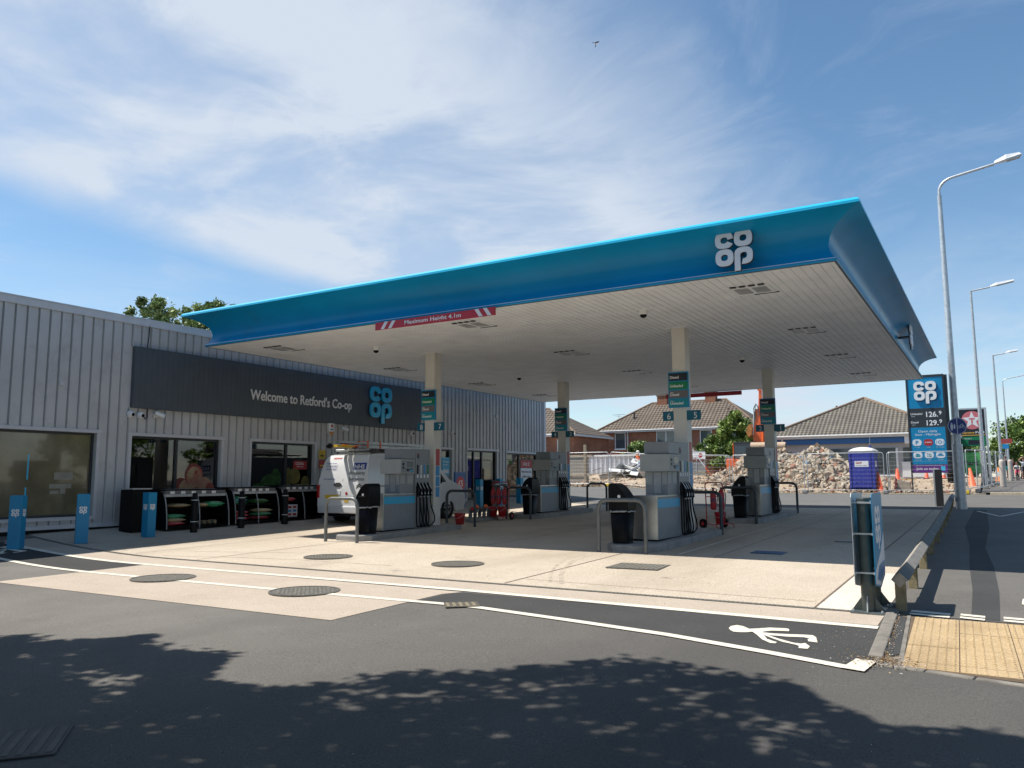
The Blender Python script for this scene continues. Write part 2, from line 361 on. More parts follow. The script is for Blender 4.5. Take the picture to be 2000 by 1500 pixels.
PAPER=mat('papered window',(.16,.135,.075),.12,coat=.8,var=.25,sc=2.5,dirt=((.25,.21,.14),.9,.55,.75,.5))
LEAFS=[mat('leaf dark',(.06,.11,.02),.55,var=.3,sc=1.5),mat('leaf mid',(.14,.22,.04),.55,var=.3,sc=1.5),mat('leaf light',(.26,.34,.08),.55,var=.3,sc=1.5)]
for q in LEAFS:
    t,b=nodes(q); b.inputs['Transmission Weight'].default_value=0; b.inputs['Subsurface Weight'].default_value=0
BARK=mat('bark',(.11,.085,.06),.9,var=.3,sc=8,bump=.8,bsc=20)
def brick_mat(name,a,b_,mo,sc=1.0):
    m=mat(name,a,.9,var=0); t,p=nodes(m); n=t.nodes.new; l=t.links.new
    c=n('ShaderNodeTexCoord'); s=n('ShaderNodeSeparateXYZ'); l(c.outputs['Object'],s.inputs[0]); ad=n('ShaderNodeMath'); l(s.outputs[0],ad.inputs[0]); l(s.outputs[1],ad.inputs[1])
    cb=n('ShaderNodeCombineXYZ'); l(ad.outputs[0],cb.inputs[0]); l(s.outputs[2],cb.inputs[1])
    k=n('ShaderNodeTexBrick'); l(cb.outputs[0],k.inputs['Vector']); k.inputs['Color1'].default_value=(*a,1); k.inputs['Color2'].default_value=(*b_,1); k.inputs['Mortar'].default_value=(*mo,1)
    k.inputs['Scale'].default_value=sc; k.inputs['Brick Width'].default_value=.225; k.inputs['Row Height'].default_value=.075; k.inputs['Mortar Size'].default_value=.009
    z=n('ShaderNodeTexNoise'); z.inputs['Scale'].default_value=.8; z.inputs['Detail'].default_value=6; l(c.outputs['Object'],z.inputs['Vector'])
    r=n('ShaderNodeMapRange'); r.inputs[1].default_value=.3;r.inputs[2].default_value=.7;r.inputs[3].default_value=.75;r.inputs[4].default_value=1.25; l(z.outputs['Fac'],r.inputs[0])
    v=n('ShaderNodeVectorMath'); v.operation='SCALE'; l(k.outputs['Color'],v.inputs[0]); l(r.outputs[0],v.inputs['Scale']); l(v.outputs[0],p.inputs['Base Color']); return m
BRICK=brick_mat('house brick',(.35,.125,.062),(.24,.08,.042),(.28,.18,.125))
BRICKW=brick_mat('garden wall brick',(.17,.05,.035),(.12,.035,.028),(.14,.09,.07))
def tile_mat(name,a,b_,sx=.30,sy=.34):
    m=mat(name,a,.85,var=0); t,p=nodes(m); n=t.nodes.new; l=t.links.new
    c=n('ShaderNodeTexCoord'); s=n('ShaderNodeSeparateXYZ'); l(c.outputs['UV'],s.inputs[0])
    def M_(op,x,y=None):
        q=n('ShaderNodeMath'); q.operation=op
        for i,k in enumerate((x,y)):
            if k is None: continue
            if isinstance(k,(int,float)): q.inputs[i].default_value=k
            else: l(k,q.inputs[i])
        return q.outputs[0]
    wx_=M_('SINE',M_('MULTIPLY',s.outputs[0],2*math.pi/sx)); fy=M_('SINE',M_('MULTIPLY',s.outputs[1],2*math.pi/sy))
    v=M_('ADD',.5,M_('ADD',M_('MULTIPLY',wx_,.42),M_('MULTIPLY',fy,.42)))
    r=n('ShaderNodeMapRange'); r.inputs[1].default_value=-.2;r.inputs[2].default_value=1.2; l(v,r.inputs[0])
    z=n('ShaderNodeTexNoise'); z.inputs['Scale'].default_value=1.3; z.inputs['Detail'].default_value=7; l(c.outputs['Object'],z.inputs['Vector'])
    x=n('ShaderNodeMix'); x.data_type='RGBA'; l(r.outputs[0],x.inputs[0]); x.inputs[6].default_value=(*[q*.35 for q in a],1); x.inputs[7].default_value=(*b_,1)
    r2_=n('ShaderNodeMapRange'); r2_.inputs[1].default_value=.3;r2_.inputs[2].default_value=.7;r2_.inputs[3].default_value=.8;r2_.inputs[4].default_value=1.2; l(z.outputs['Fac'],r2_.inputs[0])
    w=n('ShaderNodeVectorMath'); w.operation='SCALE'; l(x.outputs[2],w.inputs[0]); l(r2_.outputs[0],w.inputs['Scale']); l(w.outputs[0],p.inputs['Base Color'])
    u=n('ShaderNodeBump'); u.inputs['Strength'].default_value=1; u.inputs['Distance'].default_value=.05; l(v,u.inputs['Height']); l(u.outputs[0],p.inputs['Normal']); return m
TILE=tile_mat('roof tiles',(.085,.062,.045),(.20,.155,.115),.34,.38)
TILE2=tile_mat('grey roof tiles',(.10,.088,.07),(.22,.195,.155),.26,.30)
# ------------------------------------------------------------ ground and roads
sheet('ground',[rect(-300,-18.5,-120,75),rect(-18.5,-13,-120,75),rect(-13,300,-120,75),rect(-300,300,75,900)],0,ASPH)
sheet('side_road',[rect(-60,30,31.3,43.0)],.004,ASPHR)
sheet('forecourt',[rect(-18.05,-1.80,9.42,29.7)],.004,CONC)
sheet('forecourt_edge_slab',[rect(-1.795,-1.10,9.42,12.7)],.004,CONC2)
sheet('forecourt_edge_slab',[rect(-1.795,-1.10,12.7,29.7)],.004,CONC)
sheet('forecourt_front_strip',[rect(-17.5,-1.08,8.66,9.30)],.004,BRUSH)
sheet('brushed_apron',[[(-12.6,8.56),(-12.75,6.22),(-6.12,6.36),(-6.10,8.3),(-5.95,8.56)]],.005,BRUSH)
sheet('walkway',[[(-17.6,7.75),(-12.62,7.62),(-12.6,8.54),(-17.6,8.54)]],.004,ASPH2)
sheet('walkway',[[(-6.05,8.54),(-6.07,7.74),(-5.0,7.70),(-3.9,7.50),(-2.72,7.29),(-1.7,7.01),(-.93,6.78),(-1.02,8.54)]],.004,ASPH2)
sheet('pavement',[[(-.98,9.45),(.2,9.35),(3.4,9.25),(3.4,42.4),(-1.42,42.4),(-1.42,34),(-1.05,12)]],.005,PAVE)
sheet('pavement_patch',[[(-.30,9.42),(-.05,9.42),(-.05,11.5),(-.10,14),(-.24,17),(-.2,22),(-.3,30),(-.66,30),(-.70,22),(-.50,17.5),(-.42,14),(-.33,11.5)]],.008,ASPH2)
sheet('pavement',[rect(-.6,3.4,43.3,75)],.10,PAVE)
# paint
sheet('walkway_line',[[(-17.2,8.53),(-12.6,8.53),(-5.9,8.61),(-1.06,8.47),(-1.06,8.61),(-5.9,8.75),(-12.6,8.66),(-17.2,8.66)]],.009,PAINT)
pl=[(-17.2,7.66),(-12.7,7.53),(-10.2,7.56),(-8.5,7.60),(-5.6,7.72),(-5.1,7.70),(-3.95,7.52),(-2.75,7.31),(-1.74,7.03),(-.99,6.79)]
sheet('walkway_line',[[(x,y-.062) for x,y in pl]+[(x,y+.060) for x,y in reversed(pl)]],.0095,PAINT)
sheet('walkway_line_end',[[(-1.12,6.76),(-.95,6.72),(-.905,7.10),(-1.06,7.12)]],.0135,PAINT)
FIG=[(-2.312, 7.858), (-2.322, 7.961), (-2.283, 8.041), (-2.216, 8.016), (-2.129, 7.913), (-2.063, 7.971), (-1.968, 8.062), (-1.817, 8.099), (-1.788, 8.066), (-1.771, 7.971), (-1.816, 7.963), (-1.921, 7.924), (-1.975, 7.849), (-1.987, 7.811), (-1.879, 7.806), (-1.747, 7.837), (-1.618, 7.881), (-1.539, 7.893), (-1.498, 7.818), (-1.445, 7.597), (-1.525, 7.61), (-1.549, 7.697), (-1.534, 7.726), (-1.595, 7.766), (-1.722, 7.722), (-1.831, 7.717), (-1.898, 7.705), (-1.777, 7.598), (-1.634, 7.497), (-1.566, 7.484), (-1.536, 7.528), (-1.475, 7.411), (-1.473, 7.301), (-1.55, 7.306), (-1.56, 7.386), (-1.592, 7.417), (-1.724, 7.484), (-1.845, 7.599), (-1.938, 7.698), (-1.874, 7.547), (-1.803, 7.477), (-1.763, 7.449), (-1.764, 7.394), (-1.81, 7.39), (-1.903, 7.496), (-2.009, 7.699), (-2.07, 7.799), (-2.108, 7.748), (-2.171, 7.715), (-2.23, 7.716), (-2.277, 7.779)]
sheet('walking_figure_mark',[FIG],.0095,PAINT)
sheet('walking_figure_mark',[[(x-14.50,y+.50) for x,y in FIG]],.0095,PAINT)
for x0,x1 in ((-.86,-.49),(-.40,-.18),(-.02,.45)):
    sheet('pavement_line',[[(x0,9.40),(x1,9.36),(x1,9.46),(x0,9.50)],[(x0,9.56),(x1,9.52),(x1,9.63),(x0,9.67)]],.0125,PAINT)
sheet('give_way_mark',poly_line([(-.55,29.2),(.05,26.6),(.7,29.2)],.08),.012,PAINT)
sheet('pavement_arrow_mark',[[(.16,10.6),(.3,10.3),(.4,10.4),(.28,10.7),(.26,11.0),(.18,11.0)]],.012,PAINT)
for y0 in (17.9,):
    sheet('bay_line',poly_line([(-11.4,17.8),(-6.9,19.6)],.06)+poly_line([(-4.9,13.75),(-4.9,21.5)],.05)+poly_line([(-4.9,21.9),(-4.6,29.5)],.05)+poly_line([(-11.6,27.6),(-6.6,27.4)],.06),.0095,mat('worn paint',(.60,.55,.46),.8,var=.15))
SEAM=mat('slab seam',(.16,.12,.09),.9,var=.2)
sheet('slab_joint',poly_line([(-5.87,9.45),(-5.87,13.5)],.022)+poly_line([(-12.4,9.45),(-12.3,13.2)],.022)+poly_line([(-1.8,9.42),(-1.8,29.7)],.022)+poly_line([(-5.8,9.92),(-1.85,9.80)],.012)+
  poly_line([(-9.0,13.5),(-9.0,29.6)],.02)+poly_line([(-17,20.5),(-1.85,20.5)],.02)+poly_line([(-17,26),(-1.85,26)],.02)+poly_line([(-4.2,13.5),(-4.2,29.6)],.018)+poly_line([(-14.3,9.5),(-14.1,30)],.015),.0085,SEAM)
TM=mat('tyre mark',(.44,.375,.29),.9,var=.25,sc=5)
def arc_(pts,w): return poly_line(pts,w)
sheet('tyre_mark',arc_([(-5.14,9.75),(-5.5,10.4),(-5.86,11.2),(-6.2,12.2),(-6.35,13.2)],.07)+arc_([(-5.34,9.8),(-5.72,10.5),(-6.08,11.3),(-6.42,12.3)],.05),.0062,TM)
sheet('tyre_mark',arc_([(-13.6,9.6),(-12.2,10.0),(-10.6,10.25),(-8.6,10.3)],.05)+arc_([(-13.9,10.3),(-12.2,10.9),(-11.4,11.1)],.05),.0062,TM)
# linear drain
mb=MB()
DP=[(-16.6,9.36),(-13,9.36),(-1.12,9.36)]
x=-16.6
while x<-1.14:
    z=gz(x,9.36)+.007; mb.box(x,x+.052,9.315,9.41,z-.004,z,IRON); mb.box(x,x+.012,9.325,9.40,z,z+.003,RIBIRON); x+=.052
o=mb.build('drain_channel'); tag(o,'long narrow slotted iron drain set across the front of the concrete forecourt','drain')
# manhole covers
def manhole(x,y,r,label,square=None,mts=(IRON,RIBIRON),grp='round inspection covers at the forecourt entrance'):
    mb=MB(); z=gz(x,y)
    if square:
        hx,hy,a=square; Mz=Mx.Translation((x,y,z+.010))@Mx.Rotation(a,4,'Z')
        mb.M=Mz; mb.box(-hx,hx,-hy,hy,-.004,.004,mts[0])
        n=int(hx*2/.075)
        for i in range(n): mb.box(-hx+.02+i*.075,-hx+.055+i*.075,-hy+.03,hy-.03,.004,.008,mts[1])
    else:
        mb.M=Mx.Translation((x,y,z+.008)); mb.cyl((0,0,-.004),(0,0,.006),r,mts[0],n=40); 
        ring=circ(r,40); mb.strip(circ(r,40),circ(r-.035,40),Mx.Identity(4),.006,.011,mts[0],True)
        n=int(2*r/.09)
        for i in range(-n,n):
            for j in range(-n,n):
                a,b=i*.075+.03,j*.075+.03
                if a*a+b*b<(r-.08)**2: mb.box(a-.027,a+.027,b-.012,b+.012,.006,.010,mts[1])
    o=mb.build('manhole_cover'); tag(o,label,'manhole cover',grp)
manhole(-10.75,7.62,.46,'leftmost round manhole cover lying across the white walkway line')
manhole(-7.85,7.66,.46,'round manhole cover on the white walkway line nearest the camera')
manhole(-10.49,10.80,.44,'round manhole cover on the concrete nearest the shop side hoop barrier')
manhole(-7.70,10.93,.44,'round manhole cover on the concrete between the drain and the two front pumps')
manhole(-4.9,11.9,.4,'square slatted cover in sunlit concrete in front of the pump numbered five',(.42,.38,R_(4)))
manhole(-5.40,7.75,.2,'small square rusty cover where the walkway line bends',(.20,.17,R_(40)),(mat('rusty cover',(.12,.105,.08),.7,.2,var=.3,sc=20),mat('rust ribs',(.26,.22,.15),.7,.2,var=.3,sc=20)))
MB_=mat('blue cover',(.02,.10,.22),.5,var=.2)
manhole(-3.55,14.7,.3,'blue painted rectangular cover in the canopy shade near its front edge',(.28,.24,0),(MB_,MB_))
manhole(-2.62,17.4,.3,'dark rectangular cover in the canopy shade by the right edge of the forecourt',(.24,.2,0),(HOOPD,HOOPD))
manhole(-5.08,2.62,.3,'square iron grating in the tree shade at the bottom left corner',(.30,.28,R_(50)),(mat('dim iron',(.07,.07,.068),.7,.2,var=.2),mat('dim rib',(.10,.10,.095),.7,.2,var=.2)))
# kerbs
def kerb(name,pts,w,h,m,dz=0.0,seg=.9,kind='structure'):
    mb=MB()
    for (x0,y0),(x1,y1) in zip(pts,pts[1:]):
        d=V((x1-x0,y1-y0)); Ln=d.length; n=max(1,round(Ln/seg)); d.normalize(); q=(-d.y*w/2,d.x*w/2)
        for i in range(n):
            a=V((x0,y0))+d*(Ln*i/n+.004); b=V((x0,y0))+d*(Ln*(i+1)/n-.004); vs=[]
            for zt in (-.1,h):
                for p,s_ in ((a,-1),(b,-1),(b,1),(a,1)): vs.append((p.x+q[0]*s_,p.y+q[1]*s_,gz(p.x,p.y)+zt+dz))
            mb.add(vs,[(3,2,1,0),(4,5,6,7),(0,1,5,4),(1,2,6,5),(2,3,7,6),(3,0,4,7)],m)
    o=mb.build(name,bevel=.012); o['kind']=kind; return o
kerb('kerb',[(-1.03,9.62),(-.93,7.22)],.115,.03,KERB,seg=1.2)
kerb('kerb',[(-.90,7.06),(-.55,6.99),(-.22,6.92),(.3,6.83),(1.2,6.75)],.075,.012,KERB,seg=.5)
kerb('kerb',[(-20,43.12),(-.4,43.12)],.14,.06,mat('site kerb',(.42,.36,.27),.9,var=.2),seg=.9)
kerb('kerb',[(-.25,43.12),(6,43.12)],.16,.12,mat('road kerb buff',(.55,.45,.31),.9,var=.15),seg=.9)
sheet('verge_strip',[[(-.965,9.45),(-.90,7.25),(-.78,7.08),(-.68,7.10),(-.83,9.35)]],.006,ground_mat('leafy grit',(.13,.11,.085),(.24,.16,.09),5,60,speck=.6,bump=1.0))
sheet('verge_patch',[[(-.93,9.25),(-.885,7.45),(-.82,7.35),(-.77,7.45),(-.84,8.6),(-.86,9.2)]],.013,ASPH2)
# tactile paving: slabs with blisters
mb=MB(); z0=.012
gx=[-.80,-.40,0.01,.42,.83]; 
SEAMD=mat('paving seam',(.13,.09,.055),.9,var=.2)
rows=[7.02,7.24,7.88,8.58,9.28]
mb2=MB()
for i in range(4):
    for j in range(4):
        x0,x1=gx[i]+.004,gx[i+1]-.004; ya,yb=rows[j]+.006,rows[j+1]-.006
        sk=-.05*((ya-9.28)/-2.2); sk2=-.05*((yb-9.28)/-2.2)
        vs=[]
        for zz_ in (-.02,z0+rnd.uniform(-.0015,.0015)):
            vs+=[(x0-sk*1.5,ya,gz(0,ya)+zz_),(x1-sk*1.5,ya,gz(0,ya)+zz_),(x1-sk2*1.5,yb,gz(0,yb)+zz_),(x0-sk2*1.5,yb,gz(0,yb)+zz_)]
        mb.add(vs,[(4,5,6,7),(0,1,5,4),(1,2,6,5),(2,3,7,6),(3,0,4,7)],TACT)
        nx,ny=6,int((yb-ya)/.067)
        for a in range(nx):
            for b in range(ny):
                fx=x0+(a+.5)*(x1-x0)/nx; fy=ya+(b+.5)*(yb-ya)/ny; sk3=-.05*((fy-9.28)/-2.2)
                zb=gz(0,fy)+z0; mb.cyl((fx-sk3*1.5,fy,zb-.002),(fx-sk3*1.5,fy,zb+.0055),.016,TACT,r1=.011,n=6)
o=mb.build('tactile_paving'); o['kind']='structure'
sheet('paving_bed',[[(-.83,9.32),(-.70,7.04),(-.2,6.97),(1.3,6.80),(1.3,9.28)]],.0065,SEAMD)
sheet('paving_edging',[[(-.875,9.34),(-.75,7.06),(-.715,7.06),(-.84,9.34)],],.013,KERB)
# grit and leaf litter on the tarmac near the paving (loose, countless)
mb=MB(); LIT=[mat('litter brown',(.22,.12,.05),.9,var=.3),mat('litter tan',(.42,.30,.16),.9,var=.3),mat('grit pale',(.5,.48,.44),.9,var=.2),mat('grit dark',(.03,.028,.025),.9,var=.2)]
def speck(x,y,s,m,dz=.014):
    a=rnd.random()*6.28; z=gz(x,y)+dz; c,q=math.cos(a)*s,math.sin(a)*s
    mb.add([(x-c,y-q,z),(x+q*.5,y-c*.5,z+s*.5),(x+c,y+q,z),(x-q*.5,y+c*.5,z+s*.3)],[(0,1,2,3)],m)
for i in range(700):
    t=rnd.random(); x=-.97+.12*t+rnd.gauss(0,.03); y=9.3-2.3*t
    if rnd.random()<.5: y=7.1+rnd.gauss(0,.12); x=-.85+rnd.gauss(0,.13)
    speck(x,y,rnd.uniform(.005,.014),rnd.choice(LIT[:3]),.02)
for i in range(150): x,y=rnd.uniform(-1.5,-1.0),rnd.uniform(7.25,8.4); speck(x,y,rnd.uniform(.003,.008),rnd.choice(LIT))
for i in range(900): x,y=rnd.uniform(-9,1.2),rnd.uniform(2.2,8.2); speck(x,y,rnd.uniform(.002,.007),rnd.choice(LIT[1:]))
for i in range(500): x,y=rnd.uniform(-12,-1.3),rnd.uniform(8.8,13.5); speck(x,y,rnd.uniform(.003,.010),rnd.choice(LIT))
o=mb.build('leaf_litter_and_grit'); tag(o,'scattered grit and dry leaf litter over the tarmac and along the kerb','litter',kind='stuff')
# ------------------------------------------------------------ shop building
FXX=-18.0
shop=empty('shop_building',(FXX,20,gz(FXX,20)),'long low shop clad in grey ribbed metal sheeting with a charcoal sign band','shop')
def ch(o): # parent keeping world coords
    o.parent=shop; o.matrix_parent_inverse=Mx.Translation(-shop.location); return o
def chof(root):
    def f(o): o.parent=root; o.matrix_parent_inverse=Mx.Translation(-V(root.location)); return o
    return f
Z0=.42; ZT=5.45; YA,YB=-6.0,32.6
wins=[(6.4,10.80,.78,2.70),(11.68,14.32,.66,2.68),(15.35,17.80,.66,2.68),(18.9,22.35,.70,2.76),(24.45,25.05,.80,2.72),(26.2,28.4,.80,2.74),(29.2,31.9,.82,2.70)]
RIBSHADE=mat('rib shade strip',(.25,.25,.25),.6,var=.1)  # dark tone for the painted shade line beside each rib
# wall pieces between openings
mb=MB(); T=.22
ys=[YA]+[v for w in wins for v in (w[0],w[1])]+[YB]
for i in range(0,len(ys),2): mb.box(FXX-T,FXX,ys[i],ys[i+1],Z0+.12 if i<8 else gz(FXX,ys[i])+.02,ZT,CLAD)
for w in wins:
    mb.box(FXX-T,FXX,w[0],w[1],w[3],ZT,CLAD)
    if w[2]-(gz(FXX,w[0]))>.12 and w[0]<24: mb.box(FXX-T,FXX,w[0],w[1],Z0+.12,w[2],CLAD)
# ribs, spaced 0.25 m, clipped by openings and the sign band
k=YA+.1
while k<YB:
    seg=[]
    inw=[w for w in wins if w[0]-.05<k<w[1]+.05]
    hole=[(11.58,23.04,3.34,4.92)]
    lows=[(Z0+.2 if k<24 else gz(FXX,k)+.1,ZT)]
    if inw: lows=[(Z0+.2,inw[0][2]-.07),(inw[0][3]+.09,ZT)] if k<24 else [(inw[0][3]+.09,ZT)]
    for a,b in lows:
        if 11.56<k<23.06 and b>4.9: seg+=[(a,3.36),(4.88,b)]
        else: seg.append((a,b))
    for a,b in seg:
        if b-a<.05: continue
        mb.prism([(k-.020,0),(k-.014,.042),(k+.014,.042),(k+.020,0)],fr((FXX,0,a),(0,1,0),(1,0,0)),0,-(b-a),CLAD); mb.box(FXX,FXX+.004,k-.040,k-.021,a,b,RIBSHADE)  # flat dark strip next to the rib stands in for its shade
    k+=.25
ch(mb.build('cladding_wall'))
mb=MB()
mb.box(FXX,FXX+.05,YA,YB,ZT-.02,ZT+.14,CLADT); mb.box(FXX-.3,FXX+.06,YA,YB+.05,ZT+.142,ZT+.17,CLADT)
mb.box(FXX,FXX+.045,YA,24.2,Z0+.10,Z0+.19,CLADT)
for w in wins:
    mb.box(FXX,FXX+.06,w[0]-.1,w[1]+.12,w[3]+.002,w[3]+.075,CLADT)
    if w[0]<24:
        mb.box(FXX,FXX+.05,w[0]-.07,w[0],w[2]-.03,w[3],CLADT); mb.box(FXX,FXX+.05,w[1],w[1]+.07,w[2]-.03,w[3],CLADT); mb.box(FXX,FXX+.055,w[0]-.07,w[1]+.07,w[2]-.075,w[2]-.002,CLADT)
mb.box(FXX,FXX+.045,YB-.12,YB+.045,.8,ZT-.03,CLADT)
ch(mb.build('trim'))
mb=MB(); mb.box(FXX-9,FXX-.3,YA,YB,ZT-.15,ZT+.05,GALV); mb.box(FXX-9.2,FXX-9,YA,YB,.3,ZT,CLAD); mb.box(FXX-9,FXX-T,YB-.2,YB,.3,ZT-.2,CLAD); mb.box(FXX-9,FXX-T,YA,YA+.2,.3,ZT-.2,CLAD); ch(mb.build('roof'))
mb=MB(); mb.box(FXX-.12,FXX-.06,YA,24.2,.0,Z0+.1,mat('plinth black',(.012,.012,.012),.9,var=.2)); ch(mb.build('plinth'))
mb=MB(); mb.box(FXX-9,FXX-T,YA,YB-.2,.50,.58,DARKIN); mb.box(FXX-9,FXX-T,YA,YB-.2,2.88,2.93,mat('shop ceiling',(.12,.12,.12),.9,var=.1)); mb.box(FXX-6.1,FXX-6,YA,YB-.2,.58,2.95,DARKIN)
for y in (10.95,24.0): mb.box(FXX-6,FXX-T,y,y+.1,.58,2.95,DARKIN)
ch(mb.build('interior'))
mb=MB()
for y0,y1,x_ in ((11.2,23.8,-19.6),(11.4,23.6,-21.2),(24.4,32,-20.2)):
    y=y0
    while y<y1-1.3: mb.box(x_,x_+.09,y,y+1.3,2.50,2.54,EMIT); y+=2.4
ch(mb.build('ceiling_light_strips'))
# shelves and goods seen dimly through the glass
mb=MB(); GC=[mat('goods '+n_,c,.5,var=.2) for n_,c in (('red',(.35,.03,.03)),('cream',(.45,.40,.28)),('blue',(.04,.10,.35)),('green',(.05,.22,.06)),('white',(.55,.55,.55)),('orange',(.5,.2,.03)))]
for x_ in (-20.0,-22.0):
    for y0 in (12,15,18.4,21):
        mb.box(x_-.25,x_+.25,y0,y0+2.2,.6,.72,DARKIN); mb.box(x_-.03,x_+.03,y0,y0+2.2,.72,2.0,DARKIN)
        for zz_ in (.74,1.1,1.46,1.8):
            mb.box(x_-.25,x_+.25,y0,y0+2.2,zz_-.02,zz_,GREYS); y=y0+.03
            while y<y0+2.1:
                w=rnd.uniform(.06,.2); mb.box(x_+.04,x_+.22,y,y+w-.01,zz_,zz_+rnd.uniform(.12,.26),rnd.choice(GC)); y+=w
ch(mb.build('shelving'))
# windows
def window(w,posts=(),transom=None,pm=GLASS,door=False,pan=True):
    y0,y1,z0,z1=w; mb=MB(); x0,x1=FXX-.16,FXX-.08; t=.055
    mb.box(x0,x1,y0,y0+t,z0,z1,FRAMEB); mb.box(x0,x1,y1-t,y1,z0,z1,FRAMEB); mb.box(x0,x1,y0+t,y1-t,z1-t,z1,FRAMEB); mb.box(x0,x1,y0+t,y1-t,z0,z0+t,FRAMEB)
    for p in posts: mb.box(x0+.002,x1+.01,p-.035,p+.035,z0+t,z1-t,FRAMEB)
    if transom: mb.box(x0+.001,x1+.005,transom[0],transom[1],transom[2]-.03,transom[2]+.03,FRAMEB)
    f=ch(mb.build('door' if door else 'window'))
    mb=MB(); mb.box(FXX-.125,FXX-.115,y0+t,y1-t,z0+t,z1-t,pm); o=mb.build('pane'); o.parent=f; 
    return f
window(wins[0],pm=PAPER); w2=window(wins[1],posts=(13.02,),transom=(11.74,12.98,1.30)); w3=window(wins[2],posts=(16.75,)); window(wins[3],posts=(20.6,))
window(wins[4],door=True); window(wins[5],posts=(26.75,27.35),door=True); window(wins[6],posts=(30.35,))
# solid lower panel of window two, papers on window one
mb=MB(); mb.box(FXX-.20,FXX-.17,11.74,12.98,.70,1.28,NAVY); ch(mb.build('kick_panel'))
mb=MB()
for y,z,w,h,c in ((9.35,1.62,.03,.55,CYAN),(9.33,1.25,.03,.2,CYAN)): mb.box(FXX-.113,FXX-.111,y,y+w,z,z+h,c); ch(mb.build('tape_strip')); mb=MB()
for y,z,w,h in ((9.95,1.62,.42,.16),(9.85,1.42,.5,.1),(9.87,1.30,.2,.07),(10.1,1.30,.12,.12),(8.2,2.2,.05,.02),(8.2,2.12,.015,.08)): mb.box(FXX-.113,FXX-.1115,y,y+w,z,z+h,mat('faded poster',(.30,.285,.23),.6,var=.2)); ch(mb.build('stuck_paper')); mb=MB()
# printed fruit vinyls behind the glass
def vinyl(name,items,y0,y1,z0,z1,back):
    mb=MB(); pass
    for i,(y,z,ry,rz,c) in enumerate(items): mb.prism([(a*ry+y,b*rz+z) for a,b in circ(1,26)],fr((FXX-.112+i*.0012,0,0),(0,1,0),(0,0,1)),0,.001,c)
    ch(mb.build(name))
APR=mat('apple red',(.20,.02,.015),.3,var=.5,sc=7,dirt=((.38,.16,.08),4,.5,.75,.6)); APC=mat('apple cream',(.42,.29,.15),.3,var=.35,sc=7,dirt=((.25,.05,.03),3.5,.42,.62,.85)); LEM=mat('lemon',(.24,.19,.04),.3,var=.5,sc=8,dirt=((.05,.05,.015),4,.45,.65,.8)); LET=mat('lettuce',(.02,.07,.015),.3,var=.6,sc=12,dirt=((.07,.16,.05),8,.5,.65,.8))
vinyl('fruit_picture',[(13.22,1.42,.20,.24,APR),(13.42,1.36,.26,.26,APC),(13.93,1.40,.24,.27,APC),(14.12,1.34,.14,.2,APR),(13.68,1.30,.12,.10,APR),(13.57,1.94,.15,.10,APR),(13.60,1.72,.27,.30,APR),(13.61,1.68,.235,.27,APC),(13.66,1.80,.04,.05,APR)],0,0,0,0,None)
vinyl('vegetable_picture',[(16.18,1.45,.36,.30,LET),(16.4,1.62,.20,.30,LET),(15.75,1.35,.25,.15,LET),(16.88,1.66,.12,.30,LEM),(17.12,1.70,.24,.24,LEM),(17.56,1.50,.16,.21,LEM),(17.3,1.34,.3,.12,LEM)],0,0,0,0,None)
# cafe sign in window, red
mb=MB(); mb.box(FXX-.112,FXX-.109,17.07,17.62,1.90,2.16,RED); mb.text('COSTA',FX(FXX-.108,17.16,2.04),WHITE,width=.34,depth=.002,bold=.01); mb.text('coffee to go',FX(FXX-.108,17.2,1.97),WHITE,width=.28,depth=.002); ch(mb.build('window_sign'))
mb=MB(); mb.box(FXX-.112,FXX-.109,30.5,31.6,.95,2.45,NAVY); mb.box(FXX-.109,FXX-.107,30.55,31.55,2.08,2.42,RED); mb.box(FXX-.109,FXX-.107,30.55,31.55,1.25,2.06,WHITE); mb.box(FXX-.109,FXX-.107,30.55,31.0,1.03,1.24,TEAL); mb.box(FXX-.109,FXX-.107,31.02,31.55,1.03,1.24,RED)
mb.text('Unit 2',FX(FXX-.104,30.75,2.18),WHITE,width=.55,depth=.002,bold=.01); mb.text('New food and',FX(FXX-.104,30.62,1.86),NAVY,width=.85,depth=.002,bold=.01); mb.text('coffee shop',FX(FXX-.104,30.68,1.64),NAVY,width=.74,depth=.002,bold=.01); mb.text('To Let',FX(FXX-.104,30.8,1.36),NAVY,width=.5,depth=.002,bold=.01); ch(mb.build('window_poster'))
# door recess light strips + cash machine
mb=MB(); mb.box(FXX-.07,FXX+.0,24.50,24.98,1.75,2.42,mat('cash machine blue',(.03,.38,.60),.35,var=.03)); mb.box(FXX-.07,FXX-.01,24.50,24.98,.86,1.745,PANEL); mb.box(FXX-.01,FXX-.004,24.55,24.93,1.2,1.6,NAVY); mb.text('Free cash',FX(FXX+.001,24.54,2.22),WHITE,width=.38,depth=.002); mb.text('withdrawals',FX(FXX+.001,24.54,2.12),WHITE,width=.34,depth=.002); mb.box(FXX,FXX+.003,24.56,24.92,1.82,1.96,LETT)
ch(mb.build('cash_machine'))
# sign band
sg=MB(); sg.box(FXX+.02,FXX+.12,11.60,23.02,3.36,4.88,DARKW)
y=11.62
while y<23: sg.box(FXX+.12,FXX+.124,y,y+.145,3.37,4.87,DARKW); y+=.152
sb=ch(sg.build('sign_band'))
mb=MB(); mb.text("Welcome to Retford's Co-op",FX(FXX+.128,15.16,3.86),WHITE,size=.41,width=4.14,depth=.02,bold=.012); o=mb.build('lettering'); o.parent=sb
mb=MB(); logo(mb,FX(FXX+.17,20.68,4.20),1.12,mat('logo blue',(.0,.42,.72),.35,coat=.3,var=.02),0,.05); logo(mb,FX(FXX+.122,20.68,4.20),1.10,FRAMEB,0,.047); o=mb.build('logo'); o.parent=sb
